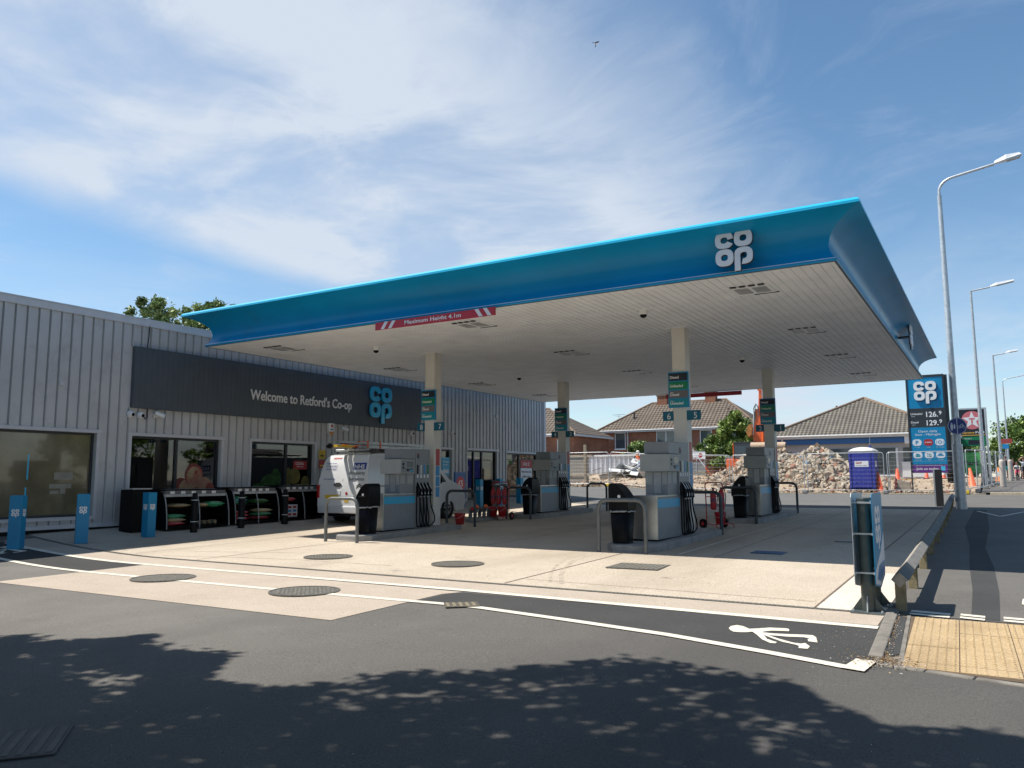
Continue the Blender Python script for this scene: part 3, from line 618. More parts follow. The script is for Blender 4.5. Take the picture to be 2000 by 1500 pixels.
# wall fixtures
def wall_thing(name,label,cat,f,grp=None):
    mb=MB(); f(mb); return tag(mb.build(name),label,cat,grp)
def dome(y,z,label):
    r=empty('dome_camera',(FXX+.0,y,z),label,'security camera','security cameras on the shop wall'); mb=MB(); mb.cyl((.03,0,0),(.09,0,0),.085,WHITE,n=18); mb.ell((.09,0,0),(.06,.075,.075),WHITE); mb.build('housing',r)
    mb=MB(); mb.ell((.125,.02,-.01),(.05,.045,.045),BLACK); mb.build('lens',r)
dome(11.60,3.20,'left of the two white dome cameras beneath the left end of the sign band')
dome(11.86,3.19,'right of the two white dome cameras beneath the left end of the sign band')
dome(22.52,3.24,'white dome camera at the right end of the sign band by the number eight flag')
dome(25.1,3.36,'white dome camera on bare cladding to the right of the number seven flag')
def bullet(y,z,label):
    r=empty('bullet_camera',(FXX,y,z),label,'security camera','bullet cameras on the shop wall'); mb=MB(); mb.box(.0,.05,-.07,.07,-.06,.06,WHITE); mb.cyl((.05,0,0),(.16,0,.03),.025,WHITE); mb.build('bracket',r)
    mb=MB(); mb.cyl((.12,-.08,.05),(.20,.10,-.03),.06,WHITE,n=16); mb.cyl((.20,.10,-.03),(.22,.125,-.04),.066,WHITE,n=16); mb.build('camera_body',r)
bullet(12.30,3.22,'white bullet camera under the left part of the sign band beside two domes'); bullet(18.95,3.20,'white bullet camera beside the orange and white alarm box')
def f(mb):
    mb.prism([(-.14,.22),(.14,.22),(.12,-.1),(.0,-.24),(-.12,-.1)],FX(FXX+.03,18.42,3.18),0,.09,WHITE); mb.prism([(-.125,-.08),(.125,-.08),(.0,-.235)],FX(FXX+.121,18.42,3.18),0,.003,mat('alarm orange',(.6,.25,.05),.4,var=.05)); mb.prism(circ(.05,16,0.02,.1),FX(FXX+.121,18.42,3.18),0,.003,RED); mb.box(FXX+.121,FXX+.124,18.36,18.5,3.15,3.19,BLUEM)
wall_thing('alarm_box','shield shaped white and orange burglar alarm box under the sign band','alarm box',f)
wall_thing('junction_box','small square grey box on the cladding left of the sign band','junction box',lambda mb:(mb.box(FXX+.03,FXX+.09,9.83,9.92,3.74,3.83,CLADT)))
wall_thing('junction_box','small grey box high on the right part of the cladding','junction box',lambda mb:(mb.box(FXX+.03,FXX+.09,28.2,28.3,4.18,4.28,CLADT)))
mb=MB(); mb.tube([(FXX+.03,12.02,5.62),(FXX+.05,12.0,5.3),(FXX+.05,11.97,4.9)],.012,BLACK); mb.tube([(FXX+.05,12.05,3.35),(FXX+.06,12.05,3.15),(FXX+.06,12.0,3.10),(FXX+.06,11.96,3.16)],.012,BLACK); tag(mb.build('hanging_cable'),'thin black cable hanging over the roof edge and below the left end of the sign','cable')
r=empty('wall_notice',(FXX+.03,18.12,1.95),'small yellow and red notice on the cladding just above the rear of the van','notice'); mb=MB(); mb.box(0,.012,-.13,.13,.28,.56,YEL); mb.box(0,.0125,-.12,.12,.0,.26,RED); mb.build('plate',r); mb=MB(); mb.box(.0125,.014,-.09,.09,.05,.10,YEL); mb.box(.0125,.014,-.08,.08,.36,.40,BLACK); mb.build('print',r)
# £5 poster board standing on path
r=empty('poster_board',(-16.40,23.40,gz(-16.4,23.4)),'blue poster board with a red price disc reading five pounds by the cash machine','poster board'); mb=MB(); mb.box(-.05,.02,-.32,.32,.05,1.30,mat('poster blue',(.05,.13,.36),.5,var=.05)); mb.build('board',r)
mb=MB(); mb.prism(circ(.27,28),fr((.022,0,.88),(0,1,0),(0,0,1)),0,.003,RED); mb.text('£5',fr((.026,0,.80),(0,1,0),(0,0,1)),WHITE,size=.30,depth=.002,align='CENTER',bold=.015); mb.text('meal',fr((.026,0,.72),(0,1,0),(0,0,1)),WHITE,size=.07,depth=.002,align='CENTER'); mb.build('price_disc',r)
# ------------------------------------------------------------ canopy
ZC=4.9; CX0,CX1,CY0,CY1=-16.66,-1.87,12.68,29.97
can=empty('forecourt_canopy',(-9.2,16.7,gz(-9.2,16.7)),'big flat canopy with curved blue fascia over the fuel pumps','canopy')
cc=chof(can)
prof=[(0,0),(.02,.03),(-.05,.10),(-.10,.20),(-.115,.30),(-.09,.40),(-.03,.50),(.07,.59),(.20,.665),(.32,.71),(.40,.73),(.43,.735),(.43,.775),(.385,.82),(.30,.825)]
mb=MB(); vs=[];n_=len(prof)
SUB=[0,.25,.5,.75]
def ringpts(o,h):
    c=[(CX0-o,CY0-o),(CX1+o,CY0-o),(CX1+o,CY1+o),(CX0-o,CY1+o)]; out=[]
    return [V((x,y,ZC+h)) for x,y in c]
for i in range(n_-1):
    a=ringpts(*prof[i]); b=ringpts(*prof[i+1]); mm=CYAN if i>=11 else BLUE  # top lip painted brighter, as if sunlit
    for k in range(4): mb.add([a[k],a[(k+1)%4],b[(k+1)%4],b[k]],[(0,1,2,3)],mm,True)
fa=cc(mb.build('fascia'))
bm=bmesh.new(); bm.from_mesh(fa.data); bmesh.ops.remove_doubles(bm,verts=bm.verts,dist=1e-4)
cor=[(CX0,CY0),(CX1,CY0),(CX1,CY1),(CX0,CY1)]
for e in bm.edges:   # mitred corner edges stay sharp
    a,b=e.verts
    if abs(a.co.z-b.co.z)>1e-5 or (a.co-b.co).length<.2:
        d=a.co-b.co
        if abs(abs(d.x)-abs(d.y))<1e-4 and abs(d.x)>1e-5: e.smooth=False
    elif (a.co-b.co).length<.5: e.smooth=False
for e in bm.edges:
    if len(e.link_faces)==2 and e.link_faces[0].normal.angle(e.link_faces[1].normal,0)>R_(32): e.smooth=False
bm.to_mesh(fa.data); bm.free()
mb=MB(); mb.box(CX0-.28,CX1+.28,CY0-.28,CY1+.28,ZC+.70,ZC+.80,GALV); cc(mb.build('roof_deck'))
# fascia seam lines on right side
mb=MB()
for y in (19.0,25.3):
    for i in range(1,10):
        p,q=prof[i],prof[i+1]; mb.add([(CX1+p[0]+.002,y,ZC+p[1]),(CX1+p[0]+.002,y+.02,ZC+p[1]),(CX1+q[0]+.002,y+.02,ZC+q[1]),(CX1+q[0]+.002,y,ZC+q[1])],[(0,1,2,3)],FRAMEB)
cc(mb.build('fascia_joint'))
# ribbed soffit
mb=MB(); x=CX0; sp=.15
while x<CX1-.01:
    e=min(x+sp,CX1); mb.box(x,e-.022 if e-.022>x else e,CY0,CY1,ZC+.000,ZC+.03,SOFF); x+=sp
mb.box(CX0,CX1,CY0,CY1,ZC+.014,ZC+.06,SOFF)
for y in (14.4,16.9,21.9,26.9): mb.box(CX0+.7,CX1-.3,y,y+.03,ZC-.004,ZC+.02,SOFF)
mb.box(CX0+.70,CX0+.73,14.4,28.6,ZC-.0042,ZC+.02,SOFF)
mb.box(CX0,CX1,CY0-.002,CY0+.03,ZC-.006,ZC+.02,DARKW); mb.box(CX0,CX1,CY1-.03,CY1+.002,ZC-.006,ZC+.02,DARKW); mb.box(CX1-.03,CX1+.002,CY0+.03,CY1-.03,ZC-.0062,ZC+.02,DARKW); mb.box(CX0-.002,CX0+.03,CY0+.03,CY1-.03,ZC-.0062,ZC+.02,DARKW)
cc(mb.build('soffit'))
def soffit_light(x,y):
    mb=MB(); mb.box(x-.34,x+.34,y-.32,y+.32,ZC-.012,ZC-.001,SOFF); f=cc(mb.build('soffit_light'))
    mb=MB()
    for i in range(4): mb.box(x-.30+i*.16,x-.20+i*.16,y-.40,y-.325,ZC-.02,ZC-.002,FRAMEB)
    mb.box(x-.28,x-.03,y-.22,y+.22,ZC-.016,ZC-.0125,GALV); mb.box(x+.03,x+.28,y-.22,y+.22,ZC-.016,ZC-.0125,GALV)
    mb.box(x-.05,x+.38,y+.33,y+.36,ZC-.018,ZC-.003,FRAMEB)
    o=mb.build('grille'); o.parent=f
for x in (-15.2,-9.4,-3.45):
    for y in (13.9,18.5,23.0,27.5): soffit_light(x,y)
def cctv(x,y,label):
    r=empty('dome_camera',(x,y,ZC),label,'security camera','dome cameras hanging under the canopy'); mb=MB(); mb.cyl((0,0,0),(0,0,-.09),.085,WHITE,n=18); mb.build('housing',r); mb=MB(); mb.ell((0,0,-.09),(.07,.07,.065),BLACK); mb.build('lens',r)
cctv(-13.1,15.0,'small dome camera under the canopy below the red height bar on the shop side'); cctv(-5.75,14.5,'small dome camera under the canopy near the front right logo')
cctv(-12.9,21.7,'small dome camera under the canopy in the far left quarter'); cctv(-5.75,21.7,'small dome camera under the canopy in front of the far right column')
# canopy logos
def flogo(M):
    mb=MB(); logo(mb,M,.60,mat('canopy logo grey',(.84,.85,.86),.4,var=.02),.0,.03); logo(mb,M@Mx.Translation((.006,-.008,-.03)),.605,NAVY,0,.029); cc(mb.build('logo'))
flogo(FY(-3.38,12.53,ZC+.40)); flogo(fr((CX1+.20,23.1,ZC+.44),(0,1,0),(0,0,1)))
mb=MB(); mb.box(-3.50,-3.26,12.57,12.76,ZC+.3,ZC+.34,FRAMEB); mb.box(CX1-.09,CX1+.19,23.0,23.2,ZC+.36,ZC+.40,FRAMEB); cc(mb.build('logo_bracket'))
# height bars
def bar(y,sgn,label):
    r=empty('height_bar',(-9.52,y,ZC),label,'height sign'); M=(FY if sgn<0 else FYP)
    mb=MB(); mb.box(-1.5,1.5,-.02,.02,-.17,-.012,REDB); mb.build('bar',r)
    mb=MB(); Mf=fr((0,-.021 if sgn<0 else .021,0),(1,0,0) if sgn<0 else (-1,0,0),(0,0,1))
    for s_ in (-1,1):
        for k in (0,1):
            a=s_*(1.08+.2*k) if 1 else 0
            p=[(a,-.17),(a+.1*1,-.17),(a+.1+s_*.0,-.17)]
            sh=-.17 if s_<0 else .17
            b0=a-.05; mb.prism([(b0,-.012) if s_>0 else (b0+.09,-.012),(b0+.09,-.012) if s_>0 else (b0+.18,-.012),(b0+.20,-.168) if s_>0 else (b0+.07,-.168),(b0+.11,-.168) if s_>0 else (b0-.02,-.168)],Mf,0,.002,WHITE)
    mb.text('Maximum Height 4.1m',Mf@Mx.Translation((0,-.125,0)),WHITE,width=1.42,size=.115,depth=.002,align='CENTER',bold=.02); mb.build('lettering',r)
bar(12.60,-1,'red bar reading maximum height four point one metres on the front edge of the canopy'); bar(30.02,1,'red height bar hanging on the far edge of the canopy seen from behind')
# ------------------------------------------------------------ pumps, islands, columns
ROWS={'8':(-12.2,14.30),'6':(-5.60,14.60),'4':(-12.28,21.95),'2':(-5.60,22.50)}
ISLM=mat('island concrete',(.30,.29,.275),.9,var=.15,sc=4,bump=.4,bsc=50,dirt=((.12,.11,.10),3,.5,.7,.5))
STICKB=mat('sticker blue',(.02,.25,.55),.4,var=.03); DISP=mat('display grey green',(.10,.13,.13),.2,var=.05)
def island(x,y0,y1,where):
    mb=MB(); h=.13; hw=.52; xc=x-.27
    pts=[(xc-hw,y0+.25),(xc-hw+.2,y0),(xc+hw-.2,y0),(xc+hw,y0+.25),(xc+hw,y1-.25),(xc+hw-.2,y1),(xc-hw+.2,y1),(xc-hw,y1-.25)]
    vs=[(a,b,gz(a,b)-.05) for a,b in pts]+[(a,b,gz(a,b)+h) for a,b in pts]; n=8
    mb.add(vs,[tuple(range(8,16))]+[(i,(i+1)%n,n+(i+1)%n,n+i) for i in range(n)],ISLM)
    tag(mb.build('pump_island',bevel=.03,seg=3),'raised concrete island under '+where,'pump island','concrete pump islands')
for x,y0,y1,w in ((-12.15,13.35,17.3,'the pump by the bay eight and seven flags'),(-5.6,13.75,18.2,'the pump by the bay six and five flags'),(-12.2,21.1,25.3,'the pump by the bay four and three flags'),(-5.6,21.5,26.2,'the pump by the bay two and one flags')): island(x,y0,y1,w)
HOSEC=[BLACK,GALV,mat('hose green',(.0,.16,.07),.5,var=.05),BLACK]
def pump_proto():
    r=empty('fuel_pump',(0,0,0),'x','fuel pump','fuel pumps')
    # local: +x face at x=0, runs along +y from 0, z from 0
    mb=MB(); mb.box(-.53,-.001,0,1.28,.03,.84,PANEL); mb.build('lower_cabinet',r,bevel=.006)
    mb=MB(); mb.box(-.535,-.0,-.004,.03,.03,.85,STEEL); mb.box(-.54,.004,-.006,1.29,.842,.87,STEEL); mb.box(-.535,.003,.005,1.28,.0,.03,BLACK); mb.build('steel_edge',r)
    mb=MB(); mb.box(.0,.004,.035,1.27,.63,.80,mat('pump blue stripe',(.03,.36,.60),.35,var=.03)); mb.build('blue_stripe',r)
    mb=MB(); mb.box(-.50,-.03,.68,1.26,.87,1.34,PANEL); mb.box(-.03,-.026,.70,.88,1.10,1.33,PANEL2); mb.box(-.03,-.026,.98,1.22,1.10,1.33,PANEL2); mb.box(-.50,-.36,.676,.679,1.08,1.33,PANEL2); mb.box(-.14,-.04,.676,.679,1.08,1.33,PANEL2)
    for i in range(9): mb.box(-.31+i*.016,-.302+i*.016,.675,.679,.9,1.32,GALV)
    mb.build('stand',r)
    mb=MB(); mb.box(-.53,.0,1.282,1.92,.0,1.95,PANEL); mb.box(-.53,.0,.60+.1,1.281,1.70,1.94,PANEL); mb.build('tower',r,bevel=.006)
    mb=MB(); mb.box(-.58,.05,.60,1.20,1.34,1.69,PANEL2); h=mb.build('display_head',r,bevel=.008)
    mb=MB(); mb.box(.05,.055,.64,1.17,1.37,1.66,PANEL); mb.box(.055,.058,.86,1.10,1.50,1.63,DISP); mb.box(.055,.058,.80,1.10,1.44,1.46,BLACK); mb.box(.055,.058,.99,1.10,1.39,1.45,mat('keypad blue',(.05,.35,.6),.5,var=0)); mb.box(.055,.059,.68,.74,1.54,1.60,BLACK); mb.box(.055,.059,.68,.74,1.46,1.51,BLACK); mb.box(.055,.059,.86,.93,1.40,1.45,BLACK); mb.build('control_panel',h)
    # hose bay on +x face of tower
    cols=[BLACK,GALV,STICKB,HOSEC[2]]
    mb=MB(); mb.box(.0,.004,1.31,1.90,.03,.07,BLACK)
    for k in range(4):
        y=1.38+k*.145
        mb.box(.0,.005,y-.03,y+.035,1.34,1.56,cols[k]); mb.box(.0,.006,y-.03,y+.035,1.24,1.32,LETT); mb.box(.0,.008,y-.032,y+.037,.78,1.13,BLACK); mb.box(.0,.014,y-.062,y-.048,.03,.86,STEEL)
    mb.box(.0,.006,1.36,1.43,1.72,1.84,NAVY); mb.box(.006,.008,1.37,1.42,1.80,1.83,RED); mb.build('nozzle_bay',r)
    for k in range(4):
        y=1.385+k*.145
        mb=MB(); mb.tube([(.03,y,1.10),(.05,y+.005,1.02),(.10,y+.01,.93),(.12,y+.02,.87)],[.022,.026,.034,.022],BLACK,n=8); mb.box(.06,.13,y-.022,y+.032,.80,.93,BLACK); mb.tube([(.03,y,1.12),(.07,y,1.06),(.11,y+.01,.98)],.011,GALV,n=6); mb.box(.125,.135,y-.01,y+.02,.84,.9,LETT)
        nz=mb.build('nozzle',r)
        mb=MB(); sag=.06+.03*(k%2)+(.12 if k==3 else 0); dy=.03+.09*(k==3)
        pts=[(.10,y,.82),(.09,y,.70),(.10,y+dy*.4,.50),(.12,y+dy*1.2,.30+.0*k),(.13,y+dy*1.0,.16),(.11,y-.01,.08),(.05,y-.05,.06),(.02,y-.055,.14),(.015,y-.055,.5),(.015,y-.055,1.05)]
        sm=[]
        for i in range(len(pts)-1):
            p0,p1,p2,p3=[V(pts[max(0,min(len(pts)-1,i+d))]) for d in (-1,0,1,2)]
            for s_ in range(4):
                t=s_/4; sm.append(.5*((2*p1)+(-p0+p2)*t+(2*p0-5*p1+4*p2-p3)*t*t+(-p0+3*p1-3*p2+p3)*t**3))
        sm.append(V(pts[-1])); mb.tube(sm,.017,RUB,n=7); mb.tube([(.10,y,.83),(.10,y,.77)],.019,(GALV,HOSEC[2])[k==3],n=8); mb.build('hose',r)
    return r
pp=pump_proto(); PUMPL={'8':'fuel pump on the island nearest the shop and camera beside the parked white van','6':'fuel pump on the front right island under the flags reading six and five','4':'fuel pump on the far left island under the flags reading four and three','2':'fuel pump on the far right island in front of the rubble heap'}
for i,k in enumerate(('6','8','4','2')):
    x,y=ROWS[k][0],ROWS[k][1]; loc=(x,y,gz(x+.2,y+.3)+.13)
    if i==0: pp.location=loc; pp['label']=PUMPL[k]
    else: dup(pp,loc,label=PUMPL[k]).scale=(1,.93,1)
def column(x,y,a,b,label,n):
    z0=gz(x,y)+.13; r=empty('canopy_column',(x,y,z0),label,'column','square cream canopy columns'); H=ZC-z0
    mb=MB(); mb.box(-.15,.15,-.15,.15,0,H,CREAM); mb.build('post',r,bevel=.006)
    mb=MB(); mb.box(-.24,.24,-.24,.24,H-.02,H-.004,SOFF); mb.build('collar',r)
    mb=MB(); xx=.151; mb.box(xx,xx+.003,-.06,.10,1.52,1.95,RED)
    for q in range(3): mb.box(xx,xx+.003,-.06,.10,1.10+q*.14-.35*0,1.22+q*.14,STICKB) if 0 else mb.box(xx,xx+.003,-.06,.10,.72+q*.27,.97+q*.27,STICKB)
    mb.build('sticker_strip',r)
    zt=3.90-z0 if n<2 else 3.98-z0
    mb=MB(); mb.box(-.235,.225,-.20,-.152,zt-.78,zt,BLUEM); bd=mb.build('fuel_price_board',r)
    mb=MB(); names=('Diesel','Unleaded','Diesel','Unleaded'); cs=(NAVY,GREEN,GREYS,TEAL)
    for i in range(4):
        z=zt-.02-.19*i; mb.box(-.215,.205,-.204,-.201,z-.172,z-.008,cs[i])
        if i>1: mb.text('Super',FY(-.19,-.205,z-.055),WHITE,size=.035,depth=.002)
        mb.text(names[i],FY(-.19,-.205,z-.125),WHITE,size=.085,width=.20 if 'D' in names[i] else .29,depth=.002,bold=.02)
    o=mb.build('lettering'); o.parent=bd
    zf=3.05-z0 if n<2 else 3.19-z0
    for s_,num in ((-1,a),(1,b)):
        mb=MB(); x0,x1=(-.39,-.152) if s_<0 else (.152,.46); mb.box(x0,x1,-.16,-.13,zf-.21,zf,mat('flag teal',(.0,.115,.18),.5,var=0)); fl=mb.build('number_flag',r)
        mb=MB(); mb.text(str(num),FY((x0+x1)/2+(.02 if s_<0 else .04),-.162,zf-.175),WHITE,size=.19,depth=.002,align='CENTER'); o=mb.build('numeral'); o.parent=fl
column(-12.47,16.55,8,7,'cream column carrying flags eight and seven beside the white van',0)
column(-5.77,16.70,6,5,'cream column carrying flags six and five in front of the brick house',1)
column(-12.48,23.95,4,3,'cream column carrying flags four and three near the shop corner',2)
column(-5.74,24.55,2,1,'cream column carrying flags two and one by the orange digger arm',3)
# hoop barriers
def hoop(x0,x1,y,label,m=HOOP,h=.96,y2=None):
    y2=y if y2 is None else y2; z=min(gz(x0,y),gz(x1,y2)); mb=MB(); pts=[]; r=.17
    def P(t,zz_): return (x0+(x1-x0)*t,y+(y2-y)*t,zz_)
    L_=math.hypot(x1-x0,y2-y); q=r/L_
    pts=[P(0,z-.05),P(0,z+.3),P(0,z+h-r)]+[P(q*(1-math.cos(R_(a))),z+h-r+r*math.sin(R_(a))) for a in range(15,91,15)]
    pts+=[P(1-q*(1-math.cos(R_(a))),z+h-r+r*math.sin(R_(a))) for a in range(90,0,-15)]+[P(1,z+h-r),P(1,z+.3),P(1,z-.05)]
    mb.tube(pts,.038,m,n=14); tag(mb.build('hoop_barrier'),label,'hoop barrier','steel hoop barriers at the island ends')
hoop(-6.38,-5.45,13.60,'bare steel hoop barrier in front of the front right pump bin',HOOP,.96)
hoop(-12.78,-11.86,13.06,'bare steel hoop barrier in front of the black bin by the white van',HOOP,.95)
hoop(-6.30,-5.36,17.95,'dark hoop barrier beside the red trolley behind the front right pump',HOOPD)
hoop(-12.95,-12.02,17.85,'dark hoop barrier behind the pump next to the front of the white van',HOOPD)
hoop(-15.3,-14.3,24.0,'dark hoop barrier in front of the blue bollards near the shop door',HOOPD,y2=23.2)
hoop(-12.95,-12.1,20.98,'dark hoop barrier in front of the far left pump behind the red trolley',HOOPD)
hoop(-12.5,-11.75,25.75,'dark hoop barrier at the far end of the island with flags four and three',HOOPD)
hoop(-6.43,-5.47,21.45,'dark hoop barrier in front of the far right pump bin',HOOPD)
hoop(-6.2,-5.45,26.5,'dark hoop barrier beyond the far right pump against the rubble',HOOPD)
# bins
def bin_(x,y,z,label,flip=1,rz=0):
    r=empty('litter_bin',(x,y,z),label,'litter bin','black litter bins on the pump islands',rz)
    mb=MB(); w=.20
    for (z0,z1,a,b) in ((.0,.05,.86,.88),(.05,.62,.88,1.0)):
        p0=rrect(2*w*a,2*w*a,.11); p1=rrect(2*w*b,2*w*b,.11); n=len(p0); mb.add([(u,v,z0) for u,v in p0]+[(u,v,z1) for u,v in p1],[(i,(i+1)%n,n+(i+1)%n,n+i) for i in range(n)]+[tuple(range(n,2*n))],BLACK,True)
    for i in (-2,-1,0,1,2): mb.box(i*.045-.008,i*.045+.008,-w*.93-.003,-w*.93+.012,.06,.56,BLACK)
    mb.build('body',r)
    mb=MB(); prof=[(-.20,.60),(.20,.60),(.205,.76),(.17,.86),(.09,.98),(.01,1.07),(-.07,1.12),(-.14,1.13),(-.19,1.10),(-.20,1.02),(-.20,.9)]
    if flip<0: prof=[(-a,b) for a,b in reversed(prof)]
    mb.prism(prof,FYP(0,0,0)@Mx.Scale(-1,4,(1,0,0)) if 0 else fr((0,-.195,0),(1,0,0),(0,0,1)),0,-.39,BLACK,True); h=mb.build('hood',r,bevel=.045,seg=4)
    mb=MB(); a=flip
    mb.box(-.10,.10,-.205,-.194,.83,.84,mat('bin slot',(.06,.06,.06),.5,var=0)); mb.prism(circ(.03,14),FY(.02,-.1955,.88),0,.003,LETT); mb.build('badge',h)
    mb=MB(); pts=[]
    for u,v in rrect(.42,.42,.12,5): pts.append((u,v,.60+rnd.uniform(-.012,.012)))
    mb.tube(pts,[rnd.uniform(.012,.022) for _ in pts],mat('bin liner',(.30,.32,.33),.35,var=.3,sc=20),n=6,closed=True); mb.build('liner',r)
bin_(-6.12,14.12,gz(-6,14.1)+.13,'black bin with drooping liner in front of the front right pump',1)
bin_(-12.24,13.82,gz(-12,13.8)+.13,'black bin in front of the pump next to the white van',-1)
bin_(-12.38,21.42,gz(-12,21.4)+.13,'black bin by the far left pump behind the fire extinguishers',-1)
bin_(-6.0,21.95,gz(-6,21.9)+.13,'black bin in front of the far right pump',-1)
# fire extinguisher trolleys
def extinguisher(x,y,z,label):
    r=empty('fire_extinguisher',(x,y,z),label,'fire extinguisher','red fire extinguishers on the trolleys'); mb=MB(); mb.lathe([(.05,0),(.07,.02),(.075,.06),(.075,.38),(.06,.44),(.028,.48),(.022,.52)],(0,0,0),RED,14); mb.build('cylinder',r)
    mb=MB(); mb.box(-.02,.02,-.07,.05,.52,.55,BLACK); mb.tube([(0,.03,.54),(.07,.05,.50),(.10,.03,.3),(.09,.0,.12)],.012,RUB,n=6); mb.cyl((0,0,.5),(0,0,.53),.022,YEL,n=8); mb.build('valve_and_hose',r)
    mb=MB(); mb.cyl((0,0,.20),(0,0,.27),.0765,mat('dull label',(.16,.05,.10),.5,var=.2),n=14,cap=False); mb.build('label_band',r)
def bucket(x,y,z,label):
    r=empty('fire_bucket',(x,y,z),label,'bucket','red fire buckets'); mb=MB(); mb.lathe([(.095,0),(.105,.0),(.145,.27),(.150,.28),(.142,.28),(.10,.02)],(0,0,0),RED,18); mb.build('pail',r)
    mb=MB(); mb.tube([(.145*math.cos(R_(a)),-.04-.10*math.sin(R_(a)),.27-.12*math.sin(R_(a))) for a in range(0,181,20)],.005,GALV,n=5); mb.build('handle',r)
def trolley(x,y,rz,label,n=3):
    z=gz(x,y)+.005; r=empty('extinguisher_trolley',(x,y,z),label,'trolley','red fire point trolleys',rz)
    mb=MB()
    for s_ in (-1,1): mb.tube([(s_*.30,0,.12),(s_*.30,0,.6),(s_*.30,.02,1.05)]+[(s_*(.30-.08*(1-math.cos(R_(a)))),.02,1.05+.08*math.sin(R_(a))) for a in (30,60,90)],.014,RED,n=7); mb.tube([(s_*.30,0,.12),(s_*.30,-.32,.10),(s_*.28,-.34,.02)],.012,RED,n=6)
    mb.tube([(-.22,.02,1.13),(.22,.02,1.13)],.014,RED,n=7); mb.tube([(-.3,0,.78),(.3,0,.78)],.010,RED,n=6); mb.tube([(-.3,-.30,.11),(.3,-.30,.11)],.012,RED,n=6); mb.box(-.30,.30,-.30,0,.108,.118,RED); mb.build('frame',r)
    for s_ in (-1,1): mb=MB(); mb.cyl((s_*.34,.06,.12),(s_*.38,.06,.12),.12,RUB,n=20); mb.cyl((s_*.335,.06,.12),(s_*.385,.06,.12),.05,RED,n=12); mb.build('wheel',r)
    c,q=math.cos(rz),math.sin(rz)
    T=lambda a,b:(x+a*c-b*q,y+a*q+b*c)
    return T,z
T,z=trolley(-12.9,20.55,R_(0),'red trolley with three extinguishers and two buckets in front of the far left pump')
for i,a in enumerate((-.2,0,.2)):
    p=T(a,-.09); extinguisher(p[0],p[1],z+.46,('left','middle','right')[i]+' one of three red extinguishers on the trolley near the far left pump')
for a,w in ((-.16,'left'),(.16,'right')): p=T(a,-.16); bucket(p[0],p[1],z+.12,w+' red bucket low on the trolley near the far left pump')
T,z=trolley(-6.05,19.75,R_(62),'red trolley seen side on behind the front right pump')
for i,a in enumerate((-.14,.14)):
    p=T(a,-.09); extinguisher(p[0],p[1],z+.46,('nearer','farther')[i]+' red extinguisher on the trolley behind the front right pump')
p=T(0,-.17); bucket(p[0],p[1],z+.12,'red bucket with white handle on the trolley behind the front right pump')
bucket(-11.93,17.02,gz(-12,17)+.135,'red bucket on the island beside the column with flags eight and seven')
# filling points
r=empty('tanker_fill_points',(-13.15,20.3,gz(-13.15,20.3)),'row of metal tanker fill pipe elbows with caps on a low concrete block','fill pipes')
mb=MB(); mb.box(-.14,.14,-1.1,.3,0,.09,ISLM); mb.build('block',r,bevel=.01)
for i in range(6):
    y=-1.0+i*.24; mb=MB(); s_=(i%2)*.06; mb.tube([(0,y,.09),(0,y,.2),(.02,y-.02,.28+s_),(.08,y-.06,.33+s_)],[.05,.05,.052,.05],GALV,n=10); mb.cyl((.08,y-.06,.33+s_),(.13,y-.10,.37+s_),.07,GALV,n=14); mb.cyl((.13,y-.1,.37+s_),(.145,y-.112,.385+s_),.055,(RED,ORAN,GALV,ORAN,RED,GALV)[i],n=12)
    mb.tube([(.0,y+.09*math.cos(a),.19+.08*math.sin(a)) for a in [R_(k) for k in range(0,360,40)]],.014,GALV,n=5,closed=True); [None for _ in (0,)]; mb.mats=[mat('dull cast metal',(.20,.20,.20),.5,.5,var=.3) if q_ is GALV else q_ for q_ in mb.mats]; mb.build('capped_elbow',r)
# blue bollards
def bollard(x,y,label,w=.21,h=1.02,rz=0):
    r=empty('blue_bollard',(x,y,gz(x,y)),label,'bollard','square blue logo bollards beside the shop',rz); mb=MB(); mb.box(-w/2,w/2,-w/2,w/2,0,h,BLUEM); mb.build('post',r,bevel=.004)
    mb=MB(); logo(mb,FY(0,-w/2-.001,h*.68),w*.60,WHITE,0,.002); logo(mb,FX(w/2+.001,0,h*.68),w*.60,WHITE,0,.002); mb.build('logo',r)
bollard(-16.42,8.36,'leftmost blue bollard at the end of the white walkway lines',.23,1.04,R_(42))
bollard(-16.42,9.66,'blue bollard standing under the right edge of the papered shop window',.24,1.02,R_(-27))
bollard(-16.42,11.2,'blue bollard in front of the apples window beside the dark display',.21,1.0,R_(2))
bollard(-16.4,24.65,'blue bollard left of the black bin at the shop door'); bollard(-16.38,26.0,'blue bollard right of the black bin at the shop door'); bollard(-16.38,27.55,'blue bollard behind the three fire extinguishers'); bollard(-16.38,29.6,'rightmost blue bollard seen beside the far left pump',.2,1.0)
def bb(x,y,label):
    r=empty('black_bollard',(x,y,gz(x,y)),label,'bollard','round black bollards guarding the display units'); mb=MB(); mb.lathe([(.085,0),(.085,.78),(.078,.80),(.07,.82),(.062,.86),(.06,.92),(.03,.94)],(0,0,0),RUB,16); mb.build('post',r); mb=MB(); mb.cyl((0,0,.25),(0,0,.265),.087,LETT,n=16,cap=False); mb.cyl((0,0,.76),(0,0,.775),.087,LETT,n=16,cap=False); mb.build('reflective_band',r)
bb(-16.5,12.45,'black bollard in front of the display unit beneath the apples picture'); bb(-16.5,13.85,'black bollard in front of the gap between the first two display units'); bb(-16.5,15.3,'black bollard nearest the rear of the white van')
